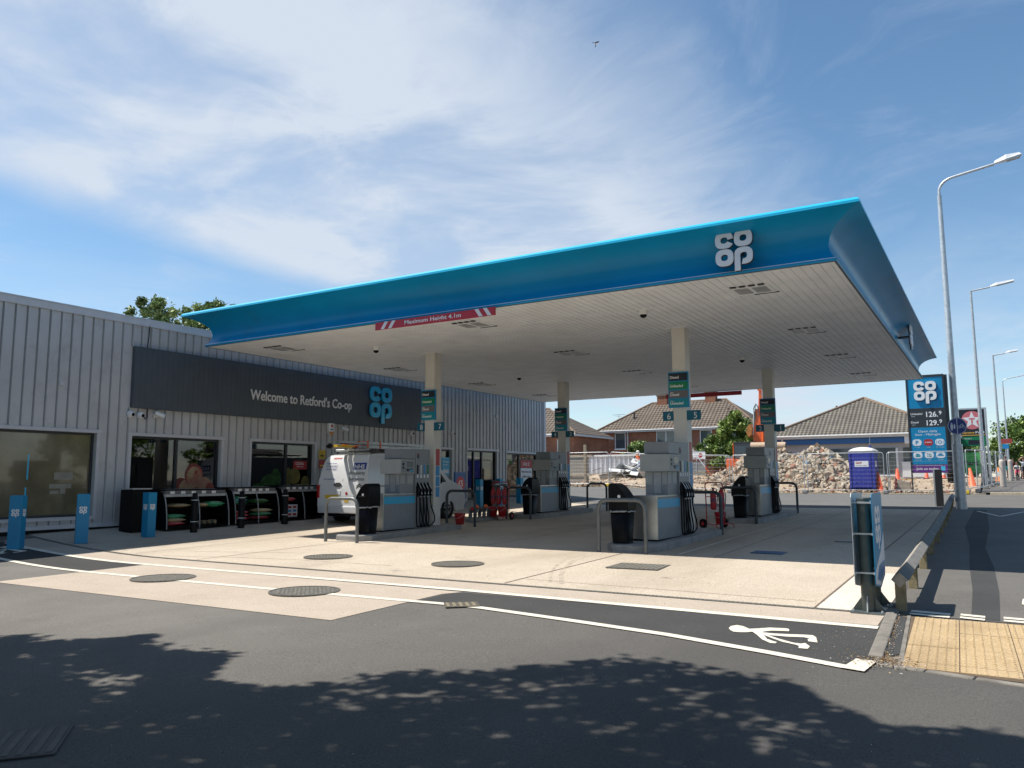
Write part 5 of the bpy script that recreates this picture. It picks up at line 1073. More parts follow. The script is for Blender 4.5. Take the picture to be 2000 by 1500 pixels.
# ------------------------------------------------------------ price totem
def totem():
    x0,x1,y=-3.50,-1.92,44.2; z=gz(-2.7,44.2); r=empty('price_totem',((x0+x1)/2,y,z),'tall blue price sign with fuel prices behind the mesh fence','sign'); w=(x1-x0)/2
    mb=MB(); mb.box(-w-.06,-w,-.12,.12,0,5.88,FRAMEB); mb.box(w,w+.06,-.12,.12,1.1,5.88,FRAMEB); mb.box(-w,w,-.12,.12,5.80,5.88,FRAMEB); mb.box(w+.06,w+.2,-.05,.1,1.05,5.85,FRAMEB); mb.box(-w,w,-.08,.08,1.02,5.80,GREYS); mb.build('frame',r)
    Yf=-.082
    mb=MB(); mb.box(-w+.02,w-.02,Yf-.01,Yf,4.22,5.76,BLUEM); p=mb.build('top_panel',r); mb=MB(); logo(mb,FY(0,Yf-.04,5.08),1.0,WHITE,0,.06); logo(mb,FY(.06,Yf-.011,5.02),1.02,mat('logo shadow blue',(.0,.12,.26),.5,var=0),0,.008); o=mb.build('logo'); o.parent=p
    mb=MB(); mb.box(-w+.02,w-.02,Yf-.01,Yf,3.30,4.20,FRAMEB); p=mb.build('price_panel',r); mb=MB()
    for i,(n_,pr) in enumerate((('Unleaded','126.'),('Diesel','129.'))):
        zz_=3.86-.42*i; mb.text(n_,FY(-w+.08,Yf-.012,zz_+.04),WHITE,size=.14,depth=.003,bold=.01); mb.text('Litre',FY(-w+.12,Yf-.012,zz_-.06),WHITE,size=.08,depth=.003)
        mb.text(pr,FY(-.02,Yf-.012,zz_-.08),WHITE,size=.36,width=.52,depth=.003,bold=.02); mb.text('9',FY(.54,Yf-.012,zz_+.02),WHITE,size=.25,depth=.003,bold=.02)
    o=mb.build('price_lettering'); o.parent=p
    mb=MB(); mb.box(-w+.02,w-.02,Yf-.01,Yf,1.44,3.26,BLUEM); p=mb.build('facilities_panel',r); mb=MB()
    mb.text('Open daily',FY(0,Yf-.012,3.02),WHITE,size=.155,width=.84,depth=.003,align='CENTER'); mb.text('5am - Midnight',FY(0,Yf-.012,2.86),WHITE,size=.15,width=1.12,depth=.003,align='CENTER')
    caps=(('Car park','Coffee','Cash machine'),('Food to go','ATM','Car wash'))
    for row,zz_ in enumerate((2.52,1.90)):
        for col in range(3):
            cx_=(-.5,0,.5)[col]; mb.prism(rrect(.40,.32,.13,5,cx_,zz_),FY(0,Yf-.012,0),0,.003,RED if (row,col)==(0,1) else LETT)
            mb.text(caps[row][col],FY(cx_,Yf-.012,zz_-.26),LETT,size=.06,depth=.003,align='CENTER')
            a=FY(cx_,Yf-.016,zz_)
            if (row,col)==(0,0): mb.text('P',a@Mx.Translation((0,-.09,0)),BLUEM,size=.26,depth=.003,align='CENTER',bold=.03)
            elif (row,col)==(0,1): mb.text('COSTA',a@Mx.Translation((0,-.03,0)),WHITE,size=.09,width=.30,depth=.003,align='CENTER',bold=.02)
            elif (row,col)==(0,2): mb.strip(circ(.085,20),circ(.055,20),a,0,.003,BLUEM,True); mb.prism([(-.15,-.08),(-.13,-.08),(-.13,.08),(-.15,.08)],a,0,.003,BLUEM); mb.prism([(.13,-.08),(.15,-.08),(.15,.08),(.13,.08)],a,0,.003,BLUEM)
            elif (row,col)==(1,0): mb.prism([(-.13,-.02),(.13,-.02),(.09,-.09),(-.09,-.09)],a,0,.003,TEAL); mb.prism(circ(.05,14,-.03,.03),a,0,.003,TEAL); mb.prism(circ(.035,14,.05,.02),a,0,.003,BLUEM)
            elif (row,col)==(1,1): mb.text('Free',a@Mx.Translation((0,.01,0)),TEAL,size=.10,depth=.003,align='CENTER',bold=.02); mb.text('ATM',a@Mx.Translation((0,-.10,0)),TEAL,size=.10,depth=.003,align='CENTER',bold=.03)
            else: mb.prism([(-.14,-.05),(.14,-.05),(.14,-.01),(.08,.0),(.04,.05),(-.06,.05),(-.10,.0),(-.14,-.01)],a,0,.003,BLUEM); mb.prism(rrect(.2,.02,.008,2,0,.09),a,0,.003,BLUEM)
    o=mb.build('pictograms'); o.parent=p
    mb=MB(); mb.box(-w+.02,w-.02,Yf-.01,Yf,1.04,1.42,PURP); p=mb.build('purple_panel',r); mb=MB(); mb.text('Join us today',FY(-w+.18,Yf-.012,1.17),WHITE,size=.17,width=.98,depth=.003,bold=.01); mb.box(.48,.66,Yf-.016,Yf-.011,1.13,1.34,mat('card blue',(.05,.5,.75),.4,var=0)); mb.box(-.6,.56,Yf-.016,Yf-.011,1.365,1.375,LETT); o=mb.build('lettering'); o.parent=p
totem()
r=empty('rival_fuel_sign',(-1.1,62,gz(-1,62)),'black and red star fuel sign on two grey posts beyond the mesh fence','sign')
mb=MB(); mb.box(-.88,-.76,-.1,.1,0,5.15,GALV); mb.box(.76,.88,-.1,.1,0,5.15,GALV); mb.box(-.76,.76,-.1,.1,5.05,5.15,GALV); mb.build('frame',r)
mb=MB(); mb.box(-.75,.75,-.08,.0,2.55,5.04,NAVY); pn=mb.build('panel',r)
mb=MB(); M=FY(0,-.081,4.32); PK=mat('faded star red',(.62,.16,.18),.5,var=0); mb.prism(circ(.62,36),M,0,.003,PK)
st=[((.60 if k%2==0 else .25)*math.sin(R_(36*k)),(.60 if k%2==0 else .25)*math.cos(R_(36*k))) for k in range(10)]
mb.prism(st,M,.004,.007,WHITE); mb.prism([(-.17,.15),(.17,.15),(.17,.05),(.05,.05),(.05,-.22),(-.05,-.22),(-.05,.05),(-.17,.05)],M,.008,.011,PK)
mb.text('Supreme',FY(-.68,-.084,3.42),mat('sign gold',(.75,.45,.08),.5,var=0),size=.2,width=.78,depth=.003,bold=.02); mb.text('Fuel',FY(.16,-.084,3.42),WHITE,size=.2,width=.5,depth=.003,bold=.02); mb.box(-.7,.7,-.084,-.081,3.28,3.33,MATS['sign gold']); mb.box(-.72,.72,-.083,-.081,2.58,3.2,GREEN); mb.box(-.3,.6,-.086,-.083,2.66,2.98,NAVY); mb.text('Unleaded',FY(-.66,-.084,3.04),WHITE,size=.12,width=.55,depth=.003); o=mb.build('lettering'); o.parent=pn
# ------------------------------------------------------------ demolition site
def sz(x,y): return gz(x,y)+.02+.5*min(1,max(0,(y-43.3)/12))
def terrain():
    mb=MB(); nx,ny=110,46; x0,x1,y0,y1=-31,-.7,43.2,60.5; vs=[]
    for j in range(ny+1):
        for i in range(nx+1):
            x=x0+(x1-x0)*i/nx; y=y0+(y1-y0)*j/ny; e=min(1,(y-y0)/1.5)
            h=noise.fractal(V((x*.55,y*.55,3)),1,2,5)*.22*e+noise.fractal(V((x*2.3,y*2.3,1)),1,2,3)*.07*e
            h+=.35*math.exp(-((y-46)/1.6)**2)*max(0,noise.noise(V((x*.35,7,0)))+.35)*(x<-6.8)
            if x>-5.5: h*=.45
            vs.append((x,y,sz(x,y)+h*(1 if x<-5.5 else 1)))
    mb.add(vs,[(j*(nx+1)+i,j*(nx+1)+i+1,(j+1)*(nx+1)+i+1,(j+1)*(nx+1)+i) for j in range(ny) for i in range(nx)],DIRT,True); o=mb.build('site_ground'); o['kind']='structure'
terrain()
RM=[mat('rubble pale',(.44,.375,.285),.9,var=.15,sc=3),mat('rubble grey',(.33,.285,.225),.9,var=.2,sc=3),mat('rubble tan',(.40,.31,.22),.9,var=.2,sc=3),mat('rubble brick',(.34,.17,.11),.9,var=.2,sc=3),mat('rubble dark',(.15,.13,.11),.9,var=.2,sc=3),mat('rubble soil',(.22,.15,.095),.95,var=.3,sc=3)]
ICO=[]
def ico():
    bm=bmesh.new(); bmesh.ops.create_icosphere(bm,subdivisions=1,radius=1); v=[x.co.copy() for x in bm.verts]; f=[[y.index for y in x.verts] for x in bm.faces]; bm.free(); return v,f
IV,IF=ico()
BV=[V(p) for p in ((-1,-1,-1),(1,-1,-1),(1,1,-1),(-1,1,-1),(-1,-1,1),(1,-1,1),(1,1,1),(-1,1,1))]; BF=[(3,2,1,0),(4,5,6,7),(0,1,5,4),(1,2,6,5),(2,3,7,6),(3,0,4,7)]
def rock(mb,c,s,m):
    from mathutils import Euler
    R=Euler((rnd.random()*6,rnd.random()*6,rnd.random()*6)).to_matrix(); sc_=V((rnd.uniform(.5,1.3),rnd.uniform(.5,1.1),rnd.uniform(.35,.9)))*s
    vv,ff=(IV,IF) if rnd.random()<.72 else (BV,BF); kk=1 if vv is IV else .75
    mb.add([V(c)+R@V((p.x*sc_.x*rnd.uniform(.7,1.15),p.y*sc_.y*rnd.uniform(.7,1.15),p.z*sc_.z*rnd.uniform(.7,1.15)))*kk for p in vv],ff,m)
def heap(x,y):
    h=0
    for cx_,cy_,hh,rx,ry in ((-8.6,47.9,2.35,2.3,2.3),(-10.8,48.3,2.15,2.0,2.3),(-7.4,47.3,1.25,1.5,1.8),(-12.5,48.3,2.0,1.45,2.0),(-13.7,48.0,.95,1.4,1.7),(-6.9,46.6,.75,1.1,1.1)):
        d=math.hypot((x-cx_)/rx,(y-cy_)/ry); h=max(h,hh*max(0,1-d**1.25*.78) if d<1.35 else 0)
    return h
mb=MB(); nx=60; vs=[]
for j in range(41):
    for i in range(61):
        x=-15.6+9.6*i/60; y=44.6+7*j/40; h=heap(x,y); vs.append((x,y,sz(x,y)-.05+h*.93+(noise.noise(V((x*2,y*2,0)))*.12 if h>0 else -.25)))
mb.add(vs,[(j*61+i,j*61+i+1,(j+1)*61+i+1,(j+1)*61+i) for j in range(40) for i in range(60)],RM[5],True)
c_=0
while c_<8500:
    x=rnd.uniform(-15.4,-5.9); y=rnd.uniform(44.9,50.5); h=heap(x,y)
    if h<.05: continue
    c_+=1; s=.05+.20*rnd.random()**2.8 if c_>230 else rnd.uniform(.20,.38)
    soil=(x<-10.2 and h>1.75) or (x<-11.7)
    m_=rnd.choices(RM,(2,2,5,1,1,9))[0] if soil and rnd.random()<.75 else rnd.choices(RM,(9,5,6,1.3,1.4,1.2))[0]
    rock(mb,(x,y,sz(x,y)+h*.95+rnd.uniform(-.02,.10)),s,m_)
for _ in range(4):
    x=rnd.uniform(-9.6,-7); y=rnd.uniform(45.6,47.5); rock(mb,(x,y,sz(x,y)+heap(x,y)+.12),.16,mat('rubble blue',(.16,.24,.32),.8,var=.2))
o=mb.build('rubble_heap'); tag(o,'big heap of broken concrete, stone and soil behind the mesh fence','rubble',kind='stuff')
mb=MB()
for _ in range(4200):
    x=rnd.uniform(-24,-1.2); y=43.4+14*rnd.random()**1.9
    if x>-5: 
        if rnd.random()<.4: continue
    dens=.5+noise.noise(V((x*.5,y*.5,5))); 
    if rnd.random()>dens+.35: continue
    rock(mb,(x,y,sz(x,y)+.05+(.15*max(0,noise.noise(V((x*.8,y*.8,2))))) ),.03+.15*rnd.random()**3*(1 if x<-5.5 else .7),rnd.choices(RM,(6,4,6,4,1,3))[0])
o=mb.build('scattered_rubble'); tag(o,'loose bricks and stones scattered over the demolition ground','rubble',kind='stuff')
# pile of broken white sheets
mb=MB(); SH=mat('broken sheet white',(.66,.66,.64),.6,var=.15,sc=3)
from mathutils import Euler
for i in range(46):
    x=rnd.gauss(-20.6,1.35); y=rnd.uniform(50,52.5); h=max(0,.75-.33*abs(x+20.9)); c=V((x,y,sz(x,y)+rnd.uniform(.15,.3+h)))
    R=Euler((rnd.gauss(.1,.45),rnd.gauss(0,.28),rnd.random()*6)).to_matrix(); a,b=rnd.uniform(.4,1.3),rnd.uniform(.2,.5)
    mb.add([c+R@V((u*a,w*b,t)) for t in (-.015,.015) for u,w in ((-1,-1),(1,-1),(1,1),(-1,1))],BF,rnd.choice((SH,SH,RM[1],GALV)))
for i in range(24):
    x=rnd.gauss(-20,1.9); y=rnd.uniform(50,52); c=V((x,y,sz(x,y)+rnd.uniform(.3,.7))); d=V((rnd.uniform(-.9,.9),rnd.uniform(-.3,.3),rnd.uniform(-.1,.35))); mb.cyl(c-d,c+d,.025,rnd.choice((WOOD,RM[4])),n=5)
tag(mb.build('broken_sheet_pile'),'pile of broken white sheeting and sticks in front of the white hoarding','rubble',kind='stuff')
def fence_panel(x0,y0,x1,y1,label,dz=.0,h=2.0,both=True,m=GALV):
    z0=sz(x0,y0)*0+gz(x0,y0)+dz; z1=gz(x1,y1)+dz; r=empty('mesh_fence_panel',(x0,y0,z0),label,'fence panel','mesh fence panels round the demolition site')
    d=V((x1-x0,y1-y0,z1-z0)); Ln=V((d.x,d.y)).length; P=lambda t,zz_:(d.x*t/Ln,d.y*t/Ln,d.z*t/Ln+zz_)
    mb=MB(); q=.12; pts=[P(.03,.02),P(.03,h-q)]+[P(.03+q*(1-math.cos(R_(a))),h-q+q*math.sin(R_(a))) for a in (30,60,90)]+[P(Ln-.03-q*(1-math.cos(R_(a))),h-q+q*math.sin(R_(a))) for a in (90,60,30)]+[P(Ln-.03,h-q),P(Ln-.03,.02)]
    mb.tube(pts,.021,m,n=6); mb.tube([P(.03,.14),P(Ln-.03,.14)],.017,m,n=6); mb.build('frame',r)
    mb=MB()
    for k in range(1,9): mb.tube([P(.05,.14+k*(h-.2)/9),P(Ln-.05,.14+k*(h-.2)/9)],.0030,m,n=3)
    k=.2
    while k<Ln-.1: mb.tube([P(k,.14),P(k,h)],.0010,m,n=3); k+=.2
    mb.build('wire_mesh',r)
    mb=MB(); mb.box(-.10,.12,-.32,.30,-.02,.13,r and (YEL if 'yellow' in label else ISLM)); mb.build('foot_block',r,bevel=.02)
FY0=43.35
fx=[-26.4,-22.9,-19.55,-15.8,-12.32,-8.42,-4.62,-1.15]
labs=['leftmost mesh fence panel seen between the pump and the concrete wall','mesh fence panel in front of the broken white sheeting with yellow foot block','mesh fence panel in front of the worker in the orange vest','mesh fence panel in front of the dark red brick wall and tripod','mesh fence panel in front of the digger and the soil mound','mesh fence panel in front of the tall rubble heap','mesh fence panel at the blue toilet and cones, yellow foot block']
for i in range(7): fence_panel(fx[i+1]-.05,FY0,fx[i]+.05,FY0,labs[i],.06)
fence_panel(-1.25,43.4,-4.5,43.42,'mesh fence panel in front of the tall blue price sign with yellow foot block',.06)
fence_panel(-1.15,43.6,-.55,48.6,'leaning mesh fence panel turned away along the pavement, nearest the street',.12)
fence_panel(-.75,44.1,-.35,49.2,'second mesh fence panel doubled along the pavement by the second street lamp',.12)
for i in range(4): fence_panel(-.45+.28*i,49.4+3.6*i,-.2+.28*i,52.8+3.6*i,('first','second','third','fourth')[i]+' of the four fence panels receding along the pavement beyond the second street lamp',.12)
# portable toilet
def toilet():
    x,y=-5.75,44.5; z=gz(x,y)+.14; r=empty('portable_toilet',(x,y,z),'blue portable toilet with domed white roof behind the mesh fence','toilet',rz=R_(-4)); TB=mat('toilet blue',(.035,.045,.30),.45,var=.1); w=.56
    mb=MB(); mb.box(-w,w,-w,w,.1,2.02,TB)
    for s_ in (-1,1):
        for k in range(9): mb.box(s_*w-.012,s_*w+.012,-w+.08+k*.12,-w+.14+k*.12,.2,1.9,TB)
        mb.box(s_*w-.05,s_*w+.05,-w-.03,-w+.07,.08,2.04,TB)
    mb.build('cabin',r,bevel=.015)
    mb=MB(); mb.box(-w-.06,w+.06,-w-.06,w+.06,.0,.1,BLACK); mb.build('skid',r)
    mb=MB(); mb.box(-.44,.44,-w-.03,-w,.16,1.93,TB); mb.strip([(.36*math.cos(R_(a)),.12+.18*math.sin(R_(a))) for a in range(0,181,15)],[(.33*math.cos(R_(a)),.12+.15*math.sin(R_(a))) for a in range(0,181,15)],FY(0,-w-.03,.2),0,.012,TB); d=mb.build('door',r,bevel=.008)
    mb=MB(); mb.box(-.33,.33,-w-.036,-w-.031,1.20,1.50,WHITE); mb.text('GAP',FY(-.28,-w-.037,1.36),RED,size=.14,width=.3,depth=.003,bold=.03); mb.text('portable toilets',FY(-.28,-w-.037,1.25),NAVY,size=.06,width=.54,depth=.003); o=mb.build('sign'); o.parent=d
    mb=MB(); mb.box(w+.014,w+.018,-.2,.15,1.2,1.5,WHITE); mb.box(w+.018,w+.02,-.15,.05,1.35,1.45,RED); mb.build('side_sign',r)
    mb=MB(); n=14; k=6; vs=[]
    for j in range(k+1):
        for i in range(n+1): u=-1+2*i/n; v=-1+2*j/k; vs.append((u*(w+.05),v*(w+.05),2.02+.20*(1-abs(u)**2.2)**.6*(1-abs(v)**4)**.5))
    mb.add(vs,[(j*(n+1)+i,j*(n+1)+i+1,(j+1)*(n+1)+i+1,(j+1)*(n+1)+i) for j in range(k) for i in range(n)],mat('toilet roof white',(.72,.70,.64),.5,var=.05),True); mb.box(-w-.05,w+.05,-w-.05,w+.05,1.98,2.03,MATS['toilet roof white']); mb.build('roof',r)
    mb=MB(); mb.cyl((.3,.2,2.1),(.3,.2,2.32),.06,TB,n=12); mb.cyl((.3,.2,2.3),(.3,.2,2.75),.012,GALV,n=5); mb.build('vent_pipe',r)
toilet()
def cone(x,y,z,h,label,stripe=True,tilt=0,col=None,tall=False):
    r=empty('traffic_cone',(x,y,z),label,'traffic cone','traffic cones'); r.rotation_euler=(0,R_(tilt),0); c=col or mat('cone orange',(.75,.10,.035),.5,var=.1); mb=MB(); b=h*.22 if not tall else h*.19
    mb.lathe([(b,.04),(b*.93,.05),(b*.25,h),(.001,h)],(0,0,0),c,18); mb.build('cone',r); mb=MB(); mb.box(-b*1.3,b*1.3,-b*1.3,b*1.3,0,.045,BLACK if not tall else c); mb.build('base',r,bevel=.01)
    if stripe: mb=MB(); f=lambda t:b*.93+(b*.25-b*.93)*t; mb.lathe([(f(.35)+.004,.05+(h-.05)*.35),(f(.68)+.004,.05+(h-.05)*.68)],(0,0,0),WHITE,18); mb.build('white_sleeve',r)
cone(-5.02,44.1,gz(0,44)+.06,1.02,'tall plain orange cone standing right beside the blue toilet',False,tall=True,tilt=-3); cone(-4.3,45.4,sz(-4.3,45.4)-.02,1.15,'tall red orange cone between the toilet and the price sign',False,tall=True)
cone(-3.5,53.5,sz(-3,53.5)+.1,.62,'small orange cone on dark base beneath the price sign left side',False); cone(-2.6,53.5,sz(-3,53.5)+.1,.60,'small orange and white cone beneath the price sign'); cone(-1.05,49.6,sz(-1,49)-.2,1.15,'tall leaning bright orange cone beside the green board',False,tall=True,tilt=-5,col=mat('cone bright',(.85,.16,.06),.5,var=.05))
cone(.20,64.5,gz(.2,64.5)+.1,1.0,'orange and white striped cone on the pavement left of the pale bollards',True,col=mat('cone amber',(.75,.22,.03),.5,var=.05))
r=empty('concrete_block',(-3.95,45.0,sz(-4,45)),'grey concrete block leaning on the cone beside the mesh fence','block'); mb=MB(); mb.add([(-.35,-.3,0),(.32,-.3,0),(.3,.3,0),(-.3,.3,0),(-.32,-.25,.62),(.25,-.28,.45),(.25,.25,.45),(-.3,.25,.6)],BF,RM[1]); mb.build('block',r,bevel=.02)
for i,(x,y) in enumerate(((.36,52.6),(.98,68.0))):
    r=empty('pale_bollard',(x,y,gz(x,y)+.1),('nearer','farther')[i]+' of two round pale stone bollards on the pavement','bollard','round pale bollards on the pavement'); mb=MB(); mb.lathe([(.15,0),(.15,1.35),(.145,1.42),(.11,1.5),(.04,1.54)],(0,0,0),mat('pale bollard',(.52,.46,.39),.7,var=.1),16); mb.build('post',r); mb=MB(); mb.cyl((0,0,-.02),(0,0,.04),.18,ISLM,n=14); mb.build('base',r)
r=empty('green_board',(-1.6,58.0,gz(-1.6,58)+.45),'bright green advertising board with dark lettering behind the mesh fence','board'); mb=MB(); mb.box(-.95,.95,0,.04,.35,1.65,mat('bright green',(.05,.45,.08),.5,var=.05)); b=mb.build('panel',r); mb=MB(); mb.text('offers',FY(-.35,-.002,.85),NAVY,size=.42,width=1.1,depth=.003,bold=.03); o=mb.build('lettering'); o.parent=b; mb=MB(); mb.box(-.9,-.84,.045,.1,0,1.6,GALV); mb.box(.84,.9,.045,.1,0,1.6,GALV); mb.build('post',r)
r=empty('round_bin',(-2.0,51.5,sz(-2,51.5)-.1),'black round lidded bin behind the price sign fence','bin'); mb=MB(); mb.lathe([(.28,0),(.33,.05),(.34,.95),(.36,.97),(.36,1.05),(.30,1.2),(.15,1.3),(.02,1.32)],(0,0,0),BLACK,18); mb.build('body',r); mb=MB(); mb.box(-.2,.2,-.36,-.34,.98,1.08,LETT); mb.build('label_plate',r)
mb=MB(); mb.box(0,0.1,0,.1,0,.1,YEL)
r=empty('yellow_kerb_wall',(-6,55.3,1.3),'low yellow painted wall edge in front of the grey bungalow shop','low wall'); mb=MB(); mb.box(-3,5.2,-.1,.1,.0,.17,mat('faded yellow',(.62,.42,.12),.8,var=.2)); mb.build('coping',r); mb=MB(); mb.box(-3,5.2,-.09,.09,-.6,0,KERB); mb.build('wall',r)
# ------------------------------------------------------------ houses
def roof_mesh(mb,x0,x1,y0,y1,z,zr,hipL,hipR,m,over=.35):
    "hipped or gabled roof, ridge along x; returns uv list"
    X0,X1,Y0,Y1=x0-over,x1+over,y0-over,y1+over; ym=(Y0+Y1)/2; A=(X0+hipL,ym,zr); B=(X1-hipR,ym,zr)
    mb.add([(X0,Y0,z),(X1,Y0,z),B,A],[(0,1,2,3)],m); mb.add([(X1,Y1,z),(X0,Y1,z),A,B],[(0,1,2,3)],m)
    mb.add([(X0,Y1,z),(X0,Y0,z),A],[(0,1,2)],m); mb.add([(X1,Y0,z),(X1,Y1,z),B],[(0,1,2)],m)
    return A,B,(X0,X1,Y0,Y1)
def uv_slopes(o):
    me=o.data; uv=me.uv_layers.new(name='UVMap')
    for p in me.polygons:
        n=p.normal; a=V((-n.y,n.x,0)); 
        if a.length<1e-4: a=V((1,0,0))
        a.normalize(); b=n.cross(a).normalized()
        for li in p.loop_indices:
            c=me.vertices[me.loops[li].vertex_index].co; uv.data[li].uv=(c.dot(a),c.dot(b))
RIDGE=mat('ridge tile',(.20,.14,.10),.85,var=.2); GUT=mat('gutter white',(.62,.62,.62),.5,var=.05); UPVC=mat('window frame white',(.78,.78,.77),.4,var=.03)
def house(name,label,cat,x0,x1,y0,y1,zb,ze,zr,hl,hr,wallm,tilem,wins=(),chims=(),over=.35,extra=None):
    r=empty(name,((x0+x1)/2,y0,zb),label,cat); cf=chof(r)
    mb=MB(); mb.box(x0,x1,y0,y1,zb,ze,wallm); cf(mb.build('wall'))
    mb=MB(); A,B,(X0,X1,Y0,Y1)=roof_mesh(mb,x0,x1,y0,y1,ze,zr,hl,hr,tilem,over); rf=mb.build('roof'); uv_slopes(rf); cf(rf)
    mb=MB(); mb.tube([(X0,Y0,ze+.03),A,B,(X1,Y0,ze+.03)],.10,RIDGE,n=6); o=mb.build('ridge_tiles'); o.parent=rf
    mb=MB(); mb.box(X0,X1,Y0-.05,Y0+.03,ze-.20,ze-.02,GUT); mb.box(X0-.02,X0+.04,Y0,Y1,ze-.2,ze-.02,GUT); mb.box(X1-.04,X1+.02,Y0,Y1,ze-.2,ze-.02,GUT); mb.tube([(X0,Y0-.10,ze-.03),(X1,Y0-.10,ze-.03)],.06,GUT,n=6); mb.box(X0+.05,X1-.05,Y0+.03,y0-.001,ze-.18,ze-.14,GUT); o=mb.build('gutter'); o.parent=rf
    for (cx_,w,h,z0) in chims:
        mb=MB(); yc=(Y0+Y1)/2; mb.box(cx_-w/2,cx_+w/2,yc-.35,yc+.35,z0,z0+h,wallm); mb.box(cx_-w/2-.07,cx_+w/2+.07,yc-.42,yc+.42,z0+h-.18,z0+h,RIDGE); mb.cyl((cx_-.15,yc,z0+h),(cx_-.15,yc,z0+h+.35),.12,RIDGE,n=8); mb.cyl((cx_+.2,yc,z0+h),(cx_+.2,yc,z0+h+.2),.12,RIDGE,n=8); o=mb.build('chimney'); o.parent=rf
    for (a,b,c,d,nn) in wins:
        mb=MB(); y=y0; t=.07; mb.box(a,b,y-.03,y+.05,c,c+t,UPVC); mb.box(a,b,y-.03,y+.05,d-t,d,UPVC); mb.box(a-.05,b+.05,y-.08,y-.031,c-.08,c,UPVC)
        for k in range(nn+1): xx=a+(b-a)*k/nn; xa,xb_=(xx,xx+t) if k==0 else ((xx-t,xx) if k==nn else (xx-t/2-.01,xx+t/2+.01)); mb.box(xa,xb_,y-.028,y+.049,c+t,d-t,UPVC)
        w=cf(mb.build('window')); mb=MB(); mb.box(a+.02,b-.02,y-.012,y-.002,c+.02,d-.02,HGLASS); o=mb.build('pane'); o.parent=w
    return r,cf,rf
r,cf,rf=house('brick_house','large brown brick semi detached house with hipped tiled roof and two chimneys','house',-32.4,-17.6,70,77.5,1.2,6.1,8.95,4.2,3.9,BRICK,TILE,
  wins=((-30.95,-29.85,4.35,5.9,1),(-26.75,-23.95,4.15,5.95,3),(-22.6,-21.5,4.3,5.9,1),(-20.2,-19.0,4.3,5.9,1)),chims=((-27.4,1.0,1.55,8.2),(-22.6,1.0,1.5,8.2)))
mb=MB(); mb.box(-27.2,-19,68.3,69.9,1.2,3.6,BRICK); cf(mb.build('porch')); mb=MB(); mb.add([(-27.4,68.1,3.62),(-18.9,68.1,3.62),(-18.9,69.95,4.35),(-27.4,69.95,4.35)],[(0,1,2,3)],TILE); o=mb.build('porch_roof'); uv_slopes(o); cf(o); mb=MB(); mb.box(-27.45,-18.85,68.0,68.12,3.45,3.61,GUT); mb.cyl((-29.6,69.9,1.5),(-29.6,69.9,6.0),.06,GUT,n=8); mb.box(-31.2,-29.7,69.2,69.9,3.3,3.42,UPVC); cf(mb.build('drainpipe_and_canopy'))
mb=MB(); yc=73.75; mb.cyl((-26.6,yc,9.8),(-26.6,yc,11.2),.025,GALV,n=5); mb.box(-27.1,-26.0,yc-.02,yc+.02,11.0,11.03,GALV)
for k in range(5): mb.box(-27.0+.2*k,-26.98+.2*k,yc-.2,yc+.2,10.97,11.05,GALV)
mb.box(-26.9,-26.3,yc-.02,yc+.02,10.3,10.33,GALV); mb.box(-26.85,-26.35,yc-.02,yc+.02,9.95,9.98,GALV); o=mb.build('aerial'); o.parent=rf
mb=MB(); mb.cyl((-29.5,71.4,7.2),(-29.5,71.4,7.9),.09,FRAMEB,n=8); mb.cyl((-20.6,72.2,7.6),(-20.6,72.2,7.95),.14,RIDGE,n=8); o=mb.build('roof_vent'); o.parent=rf
house('brick_outbuilding','small brick side wing with white framed window left of the large brown house','house',-35.1,-32.45,71.5,77,1.2,5.0,6.6,2.2,.0,BRICK,TILE,wins=((-34.1,-32.85,3.5,4.85,2),),over=.25)
house('brick_house','red brick house corner partly hidden behind the shop and the far left pump','house',-38,-30.3,60,67,1.1,5.35,7.95,2.6,4.6,BRICK,TILE,wins=((-31.9,-31.4,3.7,4.9,1),))
house('distant_house','distant pair of chimneys and roof behind the grey tiled bungalow','house',-24,-11,108,116,1.2,6.6,9.0,3,3,BRICK,TILE,chims=((-17.3,1.1,2.3,8.4),(-13.1,1.0,1.7,8.2)))
house('distant_house','pale low distant roof between the small wing and the far left pump','house',-60,-50,105,113,1.2,5.0,7.4,2.5,2.5,RM[1],TILE2)
# bungalow shop
r,cf,rf=house('grey_bungalow','single storey rendered shop with wide hipped grey tile roof and blue fascia','shop building',-13.1,-2.2,56,66,1.0,4.35,7.2,5.88,5.88,mat('render grey',(.42,.41,.41),.85,var=.05),TILE2,over=.45)
mb=MB(); FB=mat('fascia blue',(.03,.12,.32),.5,var=.05); mb.box(-12.9,-4.75,55.7,55.99,3.78,4.12,FB); mb.box(-4.45,-2.3,55.7,55.99,3.78,4.12,FB); mb.box(-4.75,-4.45,55.6,55.99,3.7,4.2,UPVC); mb.box(-12.3,-12.2,55.6,55.69,3.7,4.2,UPVC); cf(mb.build('fascia_board'))
for a,b,c,d in ((-9.4,-5.2,1.75,3.45),):
    mb=MB(); mb.box(a,a+.12,55.93,56.02,c,d,UPVC); mb.box(b-.12,b,55.93,56.02,c,d,UPVC); mb.box(a,b,55.93,56.02,c-.1,c,UPVC); w=cf(mb.build('window')); mb=MB(); mb.box(a+.12,b-.12,55.95,55.99,c,d,HGLASS); o=mb.build('pane'); o.parent=w
mb=MB(); mb.box(-5.0,-3.3,55.94,56.01,1.6,2.5,UPVC); mb.box(-4.9,-3.4,55.945,56.0,2.55,3.45,HGLASS); mb.box(-5.05,-3.25,55.93,56.0,2.5,2.55,UPVC); cf(mb.build('door_panel'))
